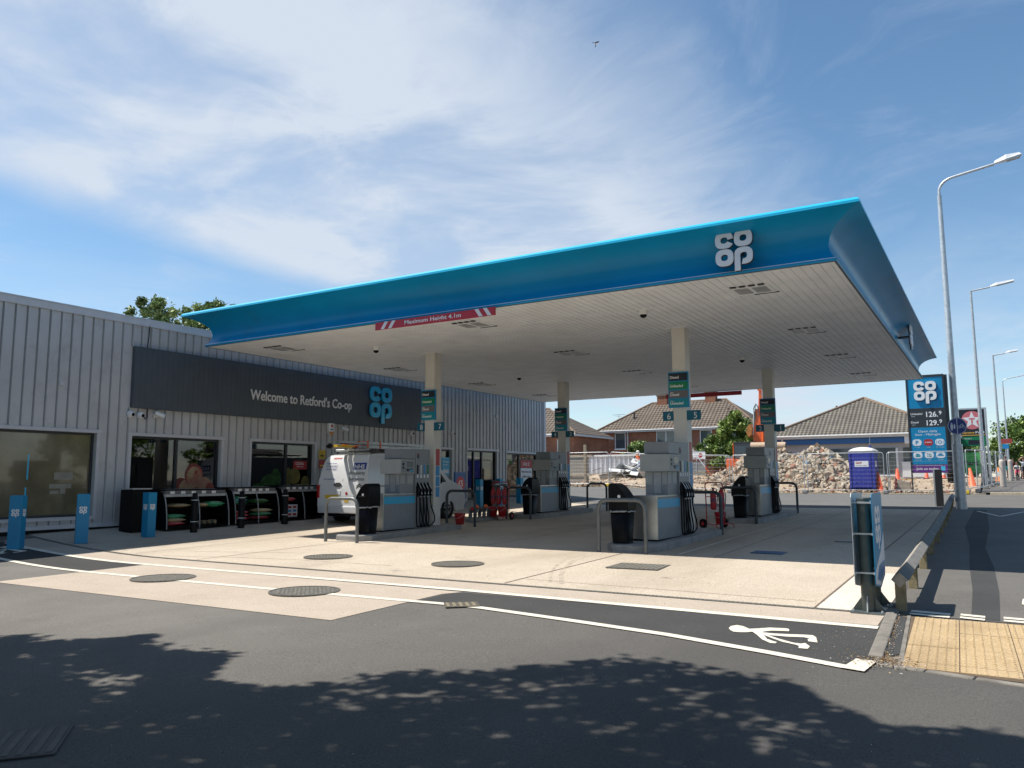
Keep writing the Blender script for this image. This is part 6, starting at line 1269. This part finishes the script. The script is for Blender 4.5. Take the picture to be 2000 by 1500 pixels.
# white hoarding, brick wall, concrete wall, wooden post
r=empty('white_hoarding',(-26,58.5,1.4),'long white corrugated metal hoarding behind the worker','hoarding'); mb=MB(); x=-36.0
while x<-21.6:
    mb.add([(x+a+26,b,z) for z in (-.4,2.0) for a,b in ((0,0),(.12,0),(.16,.09),(.36,.09),(.40,0))],[(i,i+1,i+6,i+5) for i in range(4)],mat('hoarding white',(.60,.60,.62),.5,var=.08,sc=2,dirt=((.3,.28,.25),1.5,.5,.7,.4))); x+=.40
mb.build('sheets',r); mb=MB(); mb.box(-10,4.5,-.05,.1,1.95,2.07,UPVC); mb.build('top_rail',r)
r=empty('brick_garden_wall',(-18.1,56.4,1.25),'dark red brick garden wall beneath the green tree','wall'); mb=MB(); mb.box(-1.2,6.0,0,.22,-.5,1.85,BRICKW); mb.build('wall',r); mb=MB(); mb.box(-1.25,6.05,-.04,.26,1.85,1.91,RIDGE); mb.build('coping',r)
r=empty('concrete_wall',(-22.4,45.6,.9),'pebble dashed wall end with pale coping beside the far left pump','wall'); PB=mat('pebble dash',(.30,.27,.23),.95,var=.3,sc=14,bump=1,bsc=30,fine=.3,fsc=40); mb=MB(); mb.box(-2.6,.25,0,.3,-.1,2.05,PB); mb.build('wall',r); mb=MB(); mb.box(-2.7,.62,-.05,.35,2.05,2.18,RM[0]); mb.box(-2.7,.62,-.05,-.001,.85,.98,RM[0]); mb.build('coping',r)
r=empty('wooden_post',(-22.0,45.1,.75),'bare square wooden post left of the white hoarding','post'); mb=MB(); mb.box(-.08,.08,-.08,.08,0,2.95,mat('post wood',(.33,.27,.19),.9,var=.25,sc=8)); mb.build('post',r,bevel=.01)
# tripod with board, rods
r=empty('survey_tripod',(-17.9,52.5,sz(-17.9,52.5)+.05),'orange topped survey tripod in front of the dark red brick wall','tripod'); mb=MB()
for a in (90,210,330): mb.cyl((0,0,1.25),(.42*math.cos(R_(a)),.42*math.sin(R_(a)),0),.03,LETT,n=6)
mb.build('legs',r); mb=MB(); mb.lathe([(.10,1.22),(.16,1.26),(.16,1.42),(.08,1.5),(.01,1.5)],(0,0,0),ORAN,12); mb.build('head',r)
r=empty('site_notice_board',(-18.2,54.5,sz(-18,54.5)),'grey wire cage with small white and red notices behind the tripod','notice board'); mb=MB()
for x in (-.9,-.3,.3,.9): mb.cyl((x,0,0),(x,0,1.75),.025,GALV,n=6)
mb.box(-.9,.9,-.01,.01,1.7,1.75,GALV); mb.box(-.88,.88,.0,.008,.05,1.0,mat('dull cage mesh',(.22,.23,.23),.7,var=.2)); mb.build('frame',r); mb=MB(); mb.box(-.85,-.55,-.03,-.01,1.15,1.6,WHITE); mb.box(.05,.95,-.03,-.01,1.2,1.68,WHITE); mb.prism(circ(.15,14,.6,1.46),FY(0,-.031,0),0,.003,RED); mb.text('KEEP OUT',FY(.1,-.033,1.24),RED,size=.1,width=.5,depth=.003,bold=.02); mb.build('notice',r)
r=empty('leaning_pole',(-16.7,51,sz(-17,51)),'thin pole leaning to the left between tripod and digger','pole'); mb=MB(); mb.cyl((1.0,0,.2),(-1.0,0,3.0),.03,LETT,n=6); mb.build('pole',r); mb=MB(); mb.cyl((1.0,0,.2),(.5,0,.9),.033,ORAN,n=6); mb.build('red_tip',r)
# ------------------------------------------------------------ excavator
def digger():
    x,y=-13.75,53.6; z=sz(x,y); r=empty('orange_digger',(x,y,z),'orange excavator half hidden behind the soil mound with its arm raised','digger')
    mb=MB()
    for s_ in (-1,1):
        p=rrect(2.9,.62,.3,5,0,.31); mb.prism(p,fr((0,s_*.85-.22,0),(1,0,0),(0,0,1)),0,-.44,BLACK,True)
    mb.build('track',r); mb=MB(); mb.box(-1.5,.7,-1.0,1.0,.72,1.45,ORAN); mb.box(-1.6,-.9,-.95,.95,1.0,1.6,GREYS); mb.build('body',r,bevel=.06)
    mb=MB(); mb.box(-.95,.35,-1.0,-.2,1.45,2.45,GREYS); mb.box(-.9,.3,-1.015,-.99,1.75,2.35,HGLASS); mb.box(-1.0,.4,-1.05,-.15,2.45,2.55,FRAMEB); mb.box(-1.02,-.97,-1.05,-.95,1.4,2.5,ORAN); mb.build('cab',r,bevel=.02)
    mb=MB(); B=mat('digger orange',(.78,.13,.02),.35,coat=.3,var=.06)
    mb.add([(.10,-.28,2.0),(.85,-.28,2.0),(.95,-.28,3.4),(.62,-.28,4.75),(.34,-.28,4.75),(.16,-.28,3.4)]+[(.10,.18,2.0),(.85,.18,2.0),(.95,.18,3.4),(.62,.18,4.75),(.34,.18,4.75),(.16,.18,3.4)],[(0,1,2,3,4,5),(11,10,9,8,7,6)]+[(i,6+i,6+(i+1)%6,(i+1)%6) for i in range(6)],B); mb.build('boom',r,bevel=.03)
    mb=MB(); mb.add([(.52,-.2,4.5),(.80,-.2,4.5),(.78,-.2,6.1),(.62,-.2,6.1)]+[(.52,.12,4.5),(.80,.12,4.5),(.78,.12,6.1),(.62,.12,6.1)],[(0,1,2,3),(7,6,5,4)]+[(i,4+i,4+(i+1)%4,(i+1)%4) for i in range(4)],B); mb.cyl((.66,-.25,6.05),(.66,.17,6.05),.12,B,n=12); mb.build('dipper_arm',r,bevel=.02)
    mb=MB()
    mb.tube([(.3,-.3,4.0),(.28,-.34,4.8),(.42,-.34,5.1),(.55,-.3,4.9),(.58,-.3,4.3)],.035,RM[4],n=6); mb.tube([(.36,-.3,4.0),(.38,-.36,4.9),(.5,-.34,5.05)],.03,RM[4],n=6); mb.cyl((.75,-.3,2.1),(.85,-.3,3.5),.07,ORAN,n=8); mb.cyl((.15,-.3,3.0),(.3,-.3,4.6),.05,GALV,n=8); mb.build('hydraulic_hoses',r)
    mb=MB(); mb.prism([(-.10,2.9),(.12,3.0),(.2,3.5),(.05,3.75),(-.12,3.6),(-.22,3.2)],fr((0,-.6,0),(1,0,0),(0,0,1)),0,-.6,mat('digger bucket',(.42,.17,.04),.6,var=.3,sc=5)); mb.build('bucket',r)
digger()
r=empty('fallen_pipe',(-12.75,49.6,3.52),'long pale concrete beam lying on top of the soil mound behind the far right column','beam'); mb=MB(); mb.tube([(-.05,0,0),(1.0,.05,-.01),(2.0,.1,-.03)],.25,mat('tan beam',(.52,.38,.26),.8,var=.15),n=12); mb.build('beam',r); mb=MB(); mb.cyl((1.98,.1,-.03),(2.03,.1,-.03),.14,RM[4],n=10); mb.build('hollow_end',r)
# ------------------------------------------------------------ vegetation
BIRCH=[mat('birch leaf dark',(.10,.15,.04),.55,var=.3,sc=1.5),mat('birch leaf',(.20,.27,.08),.55,var=.3,sc=1.5),mat('birch leaf bright',(.32,.38,.14),.55,var=.3,sc=1.5)]  # three leaf tones, mixed at random over the crown
def blobs_tree(name,label,x,y,z,h,blobs,nleaf,ls,trunk_r=.15,cat='tree',grp=None,light=.35,seed=1,LF=None):
    LF=LF or LEAFS
    q=random.Random(seed); r=empty(name,(x,y,z),label,cat,grp)
    mb=MB(); top=max(b[2] for b in blobs); mb.tube([(0,0,-.2),(.03,.02,h*.3),(-.03,.0,h*.55),(0,.03,h*.8)],[trunk_r*1.2,trunk_r,trunk_r*.7,trunk_r*.3],BARK,n=8)
    for b in blobs:
        s=V((0,0,h*q.uniform(.15,.5))); e=V(b[:3]); mb.tube([s,s.lerp(e,.5)+V((q.uniform(-.2,.2),q.uniform(-.2,.2),q.uniform(-.1,.2))),e],[trunk_r*.45,trunk_r*.28,trunk_r*.08],BARK,n=5)
    mb.build('trunk',r)
    mb=MB(); W=[b[3]**2*b[4] for b in blobs]; k=0; out=[]
    # each big lobe breaks into small clumps so the outline is ragged
    cl=[]
    for b in blobs:
        for _ in range(max(6,int(b[3]*14))):
            d=V((q.gauss(0,1),q.gauss(0,1),q.gauss(0,1))).normalized(); rr=q.uniform(.45,1.0)
            cl.append((b[0]+d.x*b[3]*rr,b[1]+d.y*b[3]*rr,b[2]+d.z*b[4]*rr,b[3]*q.uniform(.18,.36),q.choice((0,0,1,1,1,2))))
    while k<nleaf:
        c=q.choice(cl); d=V((q.gauss(0,.5),q.gauss(0,.5),q.gauss(0,.42)))*c[3]
        p=V(c[:3])+d; k+=1
        n=V((q.gauss(0,1),q.gauss(0,1),q.gauss(.5,1))).normalized(); a=n.orthogonal().normalized(); a.rotate(Mx.Rotation(q.random()*6.3,3,n)); b_=n.cross(a); s=ls*q.uniform(.6,1.3)
        mi=c[4]; 
        if q.random()<.25: mi=q.choice((0,1,2))
        if q.random()>.5+light and mi==2: mi=1
        mb.add([p-a*s,p-b_*s*.45,p+a*s,p+b_*s*.45],[(0,1,2,3)],LF[mi])
    mb.build('crown',r); return r
blobs_tree('garden_tree','bushy light green tree in front of the right end of the large brick house',-16.3,57.5,1.4,3.4,[(-1.5,0,1.9,1.2,1.3),(.0,0,2.2,1.5,1.5),(1.3,0,3.1,1.2,1.3),(.5,.2,4.0,1.15,1.1),(1.7,0,1.7,.9,1.1),(-.9,0,3.1,1.05,1.0),(-2.2,0,1.2,.7,.9),(-.2,.1,3.6,1.0,1.0),(2.2,.1,2.7,.9,1.2),(-.6,-.3,1.2,1.3,.9),(1.0,-.3,1.2,1.3,.9)],34000,.125,.12,seed=3,light=.5)
blobs_tree('garden_bush','round green bush rising above the white hoarding',-24.75,60.2,1.4,1.9,[(0,0,2.3,1.1,.85),(-.7,0,1.8,.8,.8),(.75,0,1.9,.8,.8)],7500,.11,.07,'bush',seed=4,light=.5)
blobs_tree('street_tree','big dark green tree at the right edge behind the people on the pavement',2.9,110,1.3,6,[(0,0,4.4,2.9,3.0),(-1.8,0,3.0,1.7,2.2),(2.3,0,4.0,2.5,2.8),(.2,0,6.2,1.8,1.3)],16000,.22,.3,seed=5,light=.25)
blobs_tree('pavement_shrub','small green shrub behind the totem fence left of the rival sign',-2.3,66,1.2,2,[(0,0,1.9,1.0,1.3),(.9,0,1.6,.8,1.2),(-1.2,0,1.3,.7,1)],3000,.14,.06,'shrub',seed=6,light=.4)
for i,(x,y,s) in enumerate(((5.5,118,1.2),(-2.5,125,.9),(9,124,1.4))):
    blobs_tree('hedgerow_tree',('dark tree right behind the big street tree','low tree far behind the rival fuel sign','far tree outside the right edge')[i],x,y,1.3,5*s,[(0,0,3.2*s,2.6*s,2.4*s),(-2*s,0,2.2*s,1.6*s,1.8*s),(2*s,0,2.4*s,1.8*s,2*s)],6000,.26,.25,seed=10+i,light=.2)
def silver(name,label,x,y,z,blobs,seed): return blobs_tree(name,label,x,y,z,9.7,blobs,11000,.12,.22,seed=seed,light=.6,LF=BIRCH)
# rear trees: crown tops show above the shop roof
silver('birch_tree','rounded birch crown above the shop roof, left of two',-37.0,25.1,.6,[(0,0,9.5,1.1,1.1),(0,-.8,9.0,.8,1.2),(0,.75,8.9,.8,1.2),(.2,0,8.0,1.3,1.5),(.2,-.4,7.0,1.3,1.5)],21)
silver('birch_tree','birch crown above the shop roof partly behind the canopy corner, right of two',-37.5,28.9,.6,[(0,0,10.3,1.0,.9),(0,1.3,10.4,.8,.8),(0,-1.3,9.6,.7,.9),(0,.5,8.8,1.6,1.2)],22)
# trees over and beyond the camera (they shade the foreground and show in the glass)
bnd=[(-9.5,4.3),(-8.45,4.22),(-8.1,4.62),(-7.8,4.35),(-7.4,4.7),(-7.07,5.15),(-6.9,4.8),(-6.4,4.85),(-5.76,4.92),(-5.45,4.5),(-5.2,4.15),(-4.9,4.2),(-4.4,4.35),(-4.3,4.9),(-3.94,5.15),(-3.5,5.45),(-2.93,6.0),(-2.62,6.5),(-2.0,6.35),(-1.4,6.35),(-1.0,5.85),(-.6,5.5),(0,5.7),(2,5.5),(5,5.2)]
def top(x):
    if x<=bnd[0][0]: return bnd[0][1]-.05*(bnd[0][0]-x)
    for (a,b),(c,d) in zip(bnd,bnd[1:]):
        if a<=x<=c: return b+(d-b)*(x-a)/(c-a)
    return 5.2
def shade_tree(x0,x1,bx,by,label,seed):
    q=random.Random(seed); r=empty('roadside_tree',(bx,by,gz(bx,by)),label,'tree','roadside trees behind the camera'); mb=MB(); sx,sy=SUN.x/SUN.z,SUN.y/SUN.z
    H=6.4; cxm=(x0+x1)/2+sx*H; mb.tube([(0,0,-.2),(.1,.1,2.2),(.0,.2,4.0),((cxm-bx)*.4,1.0,5.6)],[.30,.25,.2,.10],BARK,n=10)
    for k in range(9):
        gx_=x0+(x1-x0)*(k+.5)/9; gy=top(gx_)-q.uniform(.8,2.6); e=V((gx_+sx*H-bx,gy+sy*H-by,H+q.uniform(-.6,.6))); s=V((0,.1,q.uniform(2.4,4.2))); mb.tube([s,s.lerp(e,.5)+V((0,0,.5)),e],[.09,.06,.02],BARK,n=6)
    mb.build('trunk',r); mb=MB(); cl=[]
    n=int((x1-x0)*230)
    for _ in range(n):
        gx_=q.uniform(x0,x1); t=top(gx_); gy=t-.13-(q.random()**.9)*8.5
        if noise.noise(V((gx_*1.5,gy*1.5,seed*3.1)))<-.58 and t-gy>.35: continue
        cl.append((gx_,gy,q.uniform(5.4,7.6),q.uniform(.10,.24)))
    for k in range(int((x1-x0)*.22*100)):   # dense rim clumps trace the outline
        gx_=x0+(x1-x0)*q.random(); gy=top(gx_)-q.uniform(.10,.55); cl.append((gx_,gy,q.uniform(5.8,7.0),q.uniform(.06,.14)))
    for _ in range(int((x1-x0)*1500)):
        z_=q.uniform(6.0,9.5); gx_=q.uniform(x0-1,x1+1); gy=top(gx_)-1.2-q.random()*13
        if noise.noise(V((gx_*1.1,gy*1.1,seed*1.7)))<-.50 and top(gx_)-gy<5: continue
        p=V((gx_+sx*z_-bx,gy+sy*z_-by,z_)); wv=p+V((bx,by,-1.6)); df=wv.dot(fw)
        if df>0 and abs(wv.dot(rt))<df*.72 and abs(wv.dot(up))<df*.56: continue
        nn=V((q.gauss(0,.5),q.gauss(0,.5),1)).normalized(); a=nn.orthogonal().normalized(); a.rotate(Mx.Rotation(q.random()*6.3,3,nn)); b_=nn.cross(a); s=q.uniform(.09,.17)
        mb.add([p-a*s,p-b_*s*.6,p+a*s,p+b_*s*.6],[(0,1,2,3)],q.choice(LEAFS))
    for c in cl:
        for _ in range(32):
            z_=c[2]+q.gauss(0,.22); gx_=c[0]+q.gauss(0,1)*c[3]; gy=c[1]+q.gauss(0,1)*c[3]
            if gy>top(gx_)+.05: continue
            p=V((gx_+sx*z_-bx,gy+sy*z_-by,z_)); wv=p+V((bx,by,-1.6)); df=wv.dot(fw)
            if df>0 and abs(wv.dot(rt))<df*.70 and abs(wv.dot(up))<df*.55: continue
            nn=V((q.gauss(0,.6),q.gauss(0,.6),1)).normalized(); a=nn.orthogonal().normalized(); a.rotate(Mx.Rotation(q.random()*6.3,3,nn)); b_=nn.cross(a); s=q.uniform(.05,.095)
            mb.add([p-a*s,p-b_*s*.55,p+a*s,p+b_*s*.55],[(0,1,2,3)],q.choice(LEAFS))
    mb.build('crown',r)
shade_tree(-13,-5.0,-12.5,-4.5,'large roadside tree behind the camera casting the left part of the foreground shade',31)
shade_tree(-5.2,3.5,-4.2,-4.8,'large roadside tree behind the camera casting the right part of the foreground shade',32)
for i,(x,y,s) in enumerate(((17,8,1.2),(19,20,1.0),(17.5,33,1.25),(20,45,1.0),(22,-4,1.3))):
    blobs_tree('roadside_tree','tree across the main road, mirrored in the shop glass, number '+('one','two','three','four','five')[i]+' counting along the road',x,y,.5,5*s,[(0,0,3.8*s,2.2*s,1.9*s),(0,-1.8*s,2.6*s,1.6*s,1.6*s),(0,1.8*s,2.8*s,1.7*s,1.6*s)],3500,.22,.22,seed=40+i,grp='trees across the main road')
house('facing_house','brick house across the main road mirrored in the shop glass','house',22,30,12,28,.4,5.4,8.0,3,3,BRICK,TILE)
house('facing_house','white rendered house across the main road mirrored in the shop glass','house',23,31,-16,2,.3,5.4,8.0,3,3,mat('white render',(.6,.6,.58),.8,var=.05),TILE)
r=empty('pylon',(-102,190,1.2),'small distant electricity pylon left of the large brick house','pylon'); mb=MB()
for s_ in (-1,1): mb.cyl((s_*2.0,0,0),(s_*.35,0,21),.16,GREYS,n=5)
for z,w in ((16,4.3),(19,3.4),(13.4,3.6)): mb.box(-w,w,-.1,.1,z,z+.22,GREYS); mb.cyl((-w,0,z+.1),(0,0,z+1.4),.08,GREYS,n=4); mb.cyl((w,0,z+.1),(0,0,z+1.4),.08,GREYS,n=4)
for k in range(7): mb.cyl((-2+.23*k,0,2.8*k),(2-.23*(k+1),0,2.8*(k+1)),.08,GREYS,n=4); mb.cyl((2-.23*k,0,2.8*k),(-2+.23*(k+1),0,2.8*(k+1)),.08,GREYS,n=4)
mb.build('tower',r); r.scale=(.75,.75,.75)
mb=MB(); mb.cyl((0,0,0),(0,0,1.7),.035,GALV,n=5); mb.box(-.75,.75,-.02,.02,1.62,1.68,GALV); mb.box(-.4,.4,-.02,.02,1.45,1.48,GALV); tag(mb.build('television_aerial',loc=(-36.6,84,7.2)),'thin television aerial standing against the sky left of the brick house','aerial')
r=empty('bus_stop_sign',(.98,84,gz(1,84)+.1),'red and blue sign plates on a thin post above the walking woman','road sign'); mb=MB(); mb.cyl((0,0,0),(0,0,3.6),.05,GALV,n=8); mb.build('post',r); mb=MB(); mb.prism(rrect(1.05,.42,.06,3,0,3.35),FY(0,-.055,0),0,.01,mat('dull red plate',(.38,.06,.06),.5,var=.1)); mb.text('WAY OUT',FY(-.4,-.067,3.29),LETT,size=.15,width=.8,depth=.003) if 0 else None; mb.build('red_plate',r); mb=MB(); mb.prism(rrect(.5,.40,.05,3,0,2.88),FY(0,-.055,0),0,.01,STICKB); mb.build('blue_plate',r)
# ------------------------------------------------------------ bird
r=empty('flying_bird',(-14.47,31.5,21.64),'small dark bird gliding high in the sky','bird'); mb=MB(); mb.ell((0,0,0),(.16,.06,.055),BLACK); mb.add([(.0,-.02,.01),(-.10,.02,.01),(-.12,.0,-.34),(-.06,0,-.36)],[(0,1,2,3)],BLACK); mb.ell((.18,0,.0),(.05,.04,.04),BLACK); mb.add([(-.12,-.03,0),(-.12,.03,0),(-.34,.06,.08),(-.34,-.06,.08)],[(0,1,2,3)],BLACK); bd=mb.build('body',r); r.scale=(.62,.62,.62)
mb=MB(); mb.add([(.08,.0,.01),(-.08,.0,.01),(-.05,-.12,-.22),(.0,-.22,-.42),(.04,-.10,-.2)],[(0,1,2,3,4)],RUB); mb.build('wing',r); mb=MB(); mb.add([(.08,.0,.01),(-.08,.0,.01),(-.12,.16,.14),(-.10,.36,.20),(.02,.14,.10)],[(0,1,2,3,4)],RUB); mb.build('wing',r)
# ------------------------------------------------------------ people
def person(label,x,y,z,rz,J,zones,hair,extra=None,s=1.0,name='person'):
    "J: joint dict; body grown with a skin modifier, clothing by height zones on one continuous mesh"
    r=empty(name,(x,y,z),label,'person',None,rz); r.scale=(s,s,s)
    P={'pel':(0,0,.95),'chest':(0,0,1.28),'neck':(0,0,1.45),'headb':(0,-.01,1.54),'headt':(0,-.02,1.70)}; P.update(J)
    chain=[('pel','chest'),('chest','neck'),('neck','headb'),('headb','headt')]; rad={'pel':.145,'chest':.14,'neck':.055,'headb':.085,'headt':.085}
    for s_ in ('l','r'):
        chain+=[('chest','sh'+s_),('sh'+s_,'el'+s_),('el'+s_,'wr'+s_),('wr'+s_,'ha'+s_),('pel','hi'+s_),('hi'+s_,'kn'+s_),('kn'+s_,'an'+s_),('an'+s_,'to'+s_)]
        rad.update({'sh'+s_:.065,'el'+s_:.043,'wr'+s_:.030,'ha'+s_:.036,'hi'+s_:.095,'kn'+s_:.06,'an'+s_:.042,'to'+s_:.04})
        h=V(P['ha'+s_]); w=V(P['wr'+s_]); d=(h-w).normalized(); sd=d.orthogonal().normalized()
        for k in range(4):
            a='f%d%s'%(k,s_); P[a+'a']=h+d*.03+sd*(.018*(k-1.5)); P[a+'b']=P[a+'a']+d*.05+V((0,0,-.006*k)); rad[a+'a']=.009; rad[a+'b']=.008; chain+=[('ha'+s_,a+'a'),(a+'a',a+'b')]
        a='t'+s_; P[a]=w+d*.04+sd*.05; P[a+'2']=P[a]+d*.03; rad[a]=.010; rad[a+'2']=.009; chain+=[('wr'+s_,a),(a,a+'2')]
    ks=list(P); me=bpy.data.meshes.new('body'); me.from_pydata([P[k] for k in ks],[(ks.index(a),ks.index(b)) for a,b in chain],[]); o=link(bpy.data.objects.new('body',me))
    md=o.modifiers.new('s','SKIN'); md.use_smooth_shade=True
    for i,k in enumerate(ks): me.skin_vertices[0].data[i].radius=(rad[k],rad[k]*(.72 if k in('pel','chest') else 1))
    me.skin_vertices[0].data[ks.index('pel')].use_root=True
    o.modifiers.new('b','SUBSURF').levels=1
    dg=bpy.context.evaluated_depsgraph_get(); m2=bpy.data.meshes.new_from_object(o.evaluated_get(dg)); o.modifiers.clear(); o.data=m2; o.parent=r
    ms=[]
    for p in m2.polygons:
        c=p.center; mt=SKIN
        for f_,mm in zones:
            if f_(c): mt=mm
        if mt not in ms: ms.append(mt); m2.materials.append(mt)
        p.material_index=ms.index(mt); p.use_smooth=True
    hd=V(P['headt'])*.5+V(P['headb'])*.5
    mb=MB(); mb.ell(hd+V((0,.02,.035)),(.092,.105,.11),hair); mb.build('hair',r)
    mb=MB(); mb.ell(hd+V((0,-.092,0)),(.014,.02,.022),SKIN,8,6); mb.ell(hd+V((-.03,-.083,.025)),(.012,.008,.007),BLACK,8,5); mb.ell(hd+V((.03,-.083,.025)),(.012,.008,.007),BLACK,8,5); mb.ell(hd+V((0,-.085,-.04)),(.024,.008,.007),RED,8,5)
    for s_ in (-1,1): mb.ell(hd+V((s_*.088,0,.0)),(.012,.02,.03),SKIN,8,5)
    mb.build('face',r)
    if extra: extra(r,P)
    return r
stand=dict(shl=(.17,0,1.40),ell=(.25,.02,1.12),wrl=(.27,-.03,.88),hal=(.27,-.05,.80),shr=(-.17,0,1.40),elr=(-.25,.02,1.12),wrr=(-.27,-.03,.88),har=(-.27,-.05,.80),
 hil=(.09,0,.88),knl=(.10,-.02,.48),anl=(.10,.02,.08),tol=(.11,-.14,.04),hir=(-.09,0,.88),knr=(-.10,-.02,.48),anr=(-.10,.02,.08),tor=(-.11,-.14,.04))
j=dict(stand); j.update(elr=(-.30,-.10,1.22),wrr=(-.12,-.20,1.45),har=(-.07,-.16,1.52),ell=(.24,-.05,1.14),wrl=(.10,-.22,1.20),hal=(.04,-.24,1.22))
VEST=mat('hi vis orange',(.85,.18,.04),.6,var=.1); DK=mat('dark clothes',(.04,.04,.05),.8,var=.2); TRS=mat('grey trousers',(.12,.11,.10),.8,var=.2)
def helmet(r,P): mb=MB(); hd=V(P['headt']); mb.ell(hd+V((0,0,.02)),(.13,.15,.10),WHITE); mb.build('hard_hat',r)
person('worker in orange vest and white hard hat standing before the white hoarding',-22.5,55,sz(-22.5,55)+.02,R_(15),j,[(lambda c:c.z>.85 and c.z<1.47 and abs(c.x)>.16,DK),(lambda c:c.z<1.02,TRS),(lambda c:.86<c.z<1.43 and abs(c.x)<.17,VEST),(lambda c:c.z<.12,BLACK)],BLACK,helmet)
walk=dict(stand); walk.update(knr=(-.09,-.16,.50),anr=(-.09,-.05,.10),tor=(-.09,-.22,.05),knl=(.09,.03,.48),anl=(.09,.24,.14),tol=(.09,.14,.04),ell=(.27,.10,1.12),wrl=(.30,-.02,.90),hal=(.30,-.06,.83),elr=(-.30,.08,1.14),wrr=(-.34,-.06,.95),har=(-.35,-.12,.90))
AQ=mat('aqua shorts',(.03,.45,.45),.7,var=.1); BK=mat('black top',(.02,.02,.02),.8,var=.1); HB=mat('brown hair',(.10,.04,.02),.6,var=.2)
person('woman in black vest top and turquoise shorts walking towards the camera',.72,70,gz(0,70)+.10,R_(3),walk,[(lambda c:1.0<c.z<1.40 and abs(c.x)<.20,BK),(lambda c:.70<c.z<1.02 and abs(c.x)<.22,AQ),(lambda c:c.z<.08,WHITE)],HB,s=1.03)
# cyclists
def bicycle(x,y,z,rz,label):
    r=empty('bicycle',(x,y,z),label,'bicycle','bicycles ridden on the pavement',rz); WR=.30
    for s_,yy in ((1,-.48),(1,.48)):
        w=empty('wheel',(0,0,0),None,None); w.parent=r; w.location=(0,yy,WR)
        mb=MB(); mb.tube([(0,WR*math.cos(R_(a)),WR*math.sin(R_(a))) for a in range(0,360,20)],.022,TYRE,n=6,closed=True); mb.build('tyre',w)
        mb=MB(); mb.cyl((-.03,0,0),(.03,0,0),.03,GALV,n=8)
        for a in range(0,360,30): mb.cyl((0,0,0),(0,WR*math.cos(R_(a)),WR*math.sin(R_(a))),.003,GALV,n=3)
        mb.build('spokes',w)
    mb=MB(); bb_=(0,.05,.28); st=(0,.18,.72); hd=(0,-.36,.78)
    for a,b in ((bb_,st),(st,hd),(hd,bb_),(bb_,(0,.48,WR)),(st,(0,.48,WR)),(hd,(0,-.48,WR)),(hd,(0,-.34,.92)),((-.24,-.30,.94),(.24,-.30,.94))): mb.cyl(a,b,.016,BLACK,n=7)
    mb.build('frame',r); mb=MB(); mb.ell((0,.20,.76),(.07,.13,.03),BLACK); mb.build('saddle',r)
    return r
ride=dict(pel=(0,.18,.86),chest=(0,.02,1.16),neck=(0,-.04,1.33),headb=(0,-.07,1.42),headt=(0,-.09,1.57),shl=(.16,0,1.28),ell=(.24,-.14,1.10),wrl=(.22,-.27,.99),hal=(.21,-.31,.96),shr=(-.16,0,1.28),elr=(-.24,-.14,1.10),wrr=(-.22,-.27,.99),har=(-.21,-.31,.96),
 hil=(.09,.14,.82),knl=(.12,-.14,.62),anl=(.11,.02,.26),tol=(.11,-.10,.22),hir=(-.09,.14,.82),knr=(-.12,-.10,.50),anr=(-.11,.05,.12),tor=(-.11,-.07,.08))
MAR=mat('maroon top',(.20,.03,.04),.8,var=.1); PINK=mat('pink shorts',(.6,.05,.14),.7,var=.1)
bicycle(1.30,76,gz(0,75)+.1,0,'bicycle ridden by the person in the maroon top'); person('person in a maroon top riding a bicycle along the pavement',1.30,76,gz(0,75)+.1,0,ride,[(lambda c:.98<c.z<1.30 and abs(c.x)<.2,MAR),(lambda c:.70<c.z<=.98 and c.y>-.05,DK)],HB)
bicycle(1.42,69,gz(0,69)+.1,R_(-8),'small black bicycle ridden by the child in white'); person('child in white top and pink shorts riding a small bicycle',1.42,69,gz(0,69)+.1,R_(-8),ride,[(lambda c:.96<c.z<1.30 and abs(c.x)<.2,LETT),(lambda c:.56<c.z<=.96 and c.y>-.12,PINK)],HB,s=.84)
bicycle(1.95,73.5,gz(0,73)+.1,0,'bicycle at the right edge of the photo'); 
j=dict(ride); j.update(elr=(-.30,.0,1.40),wrr=(-.16,-.12,1.56),har=(-.10,-.12,1.60)); person('cyclist in a white shirt shading the eyes at the right edge',1.95,73.5,gz(0,73)+.1,0,j,[(lambda c:.96<c.z<1.32,LETT),(lambda c:.56<c.z<=.96 and c.y>-.12,DK)],HB,s=1.05)
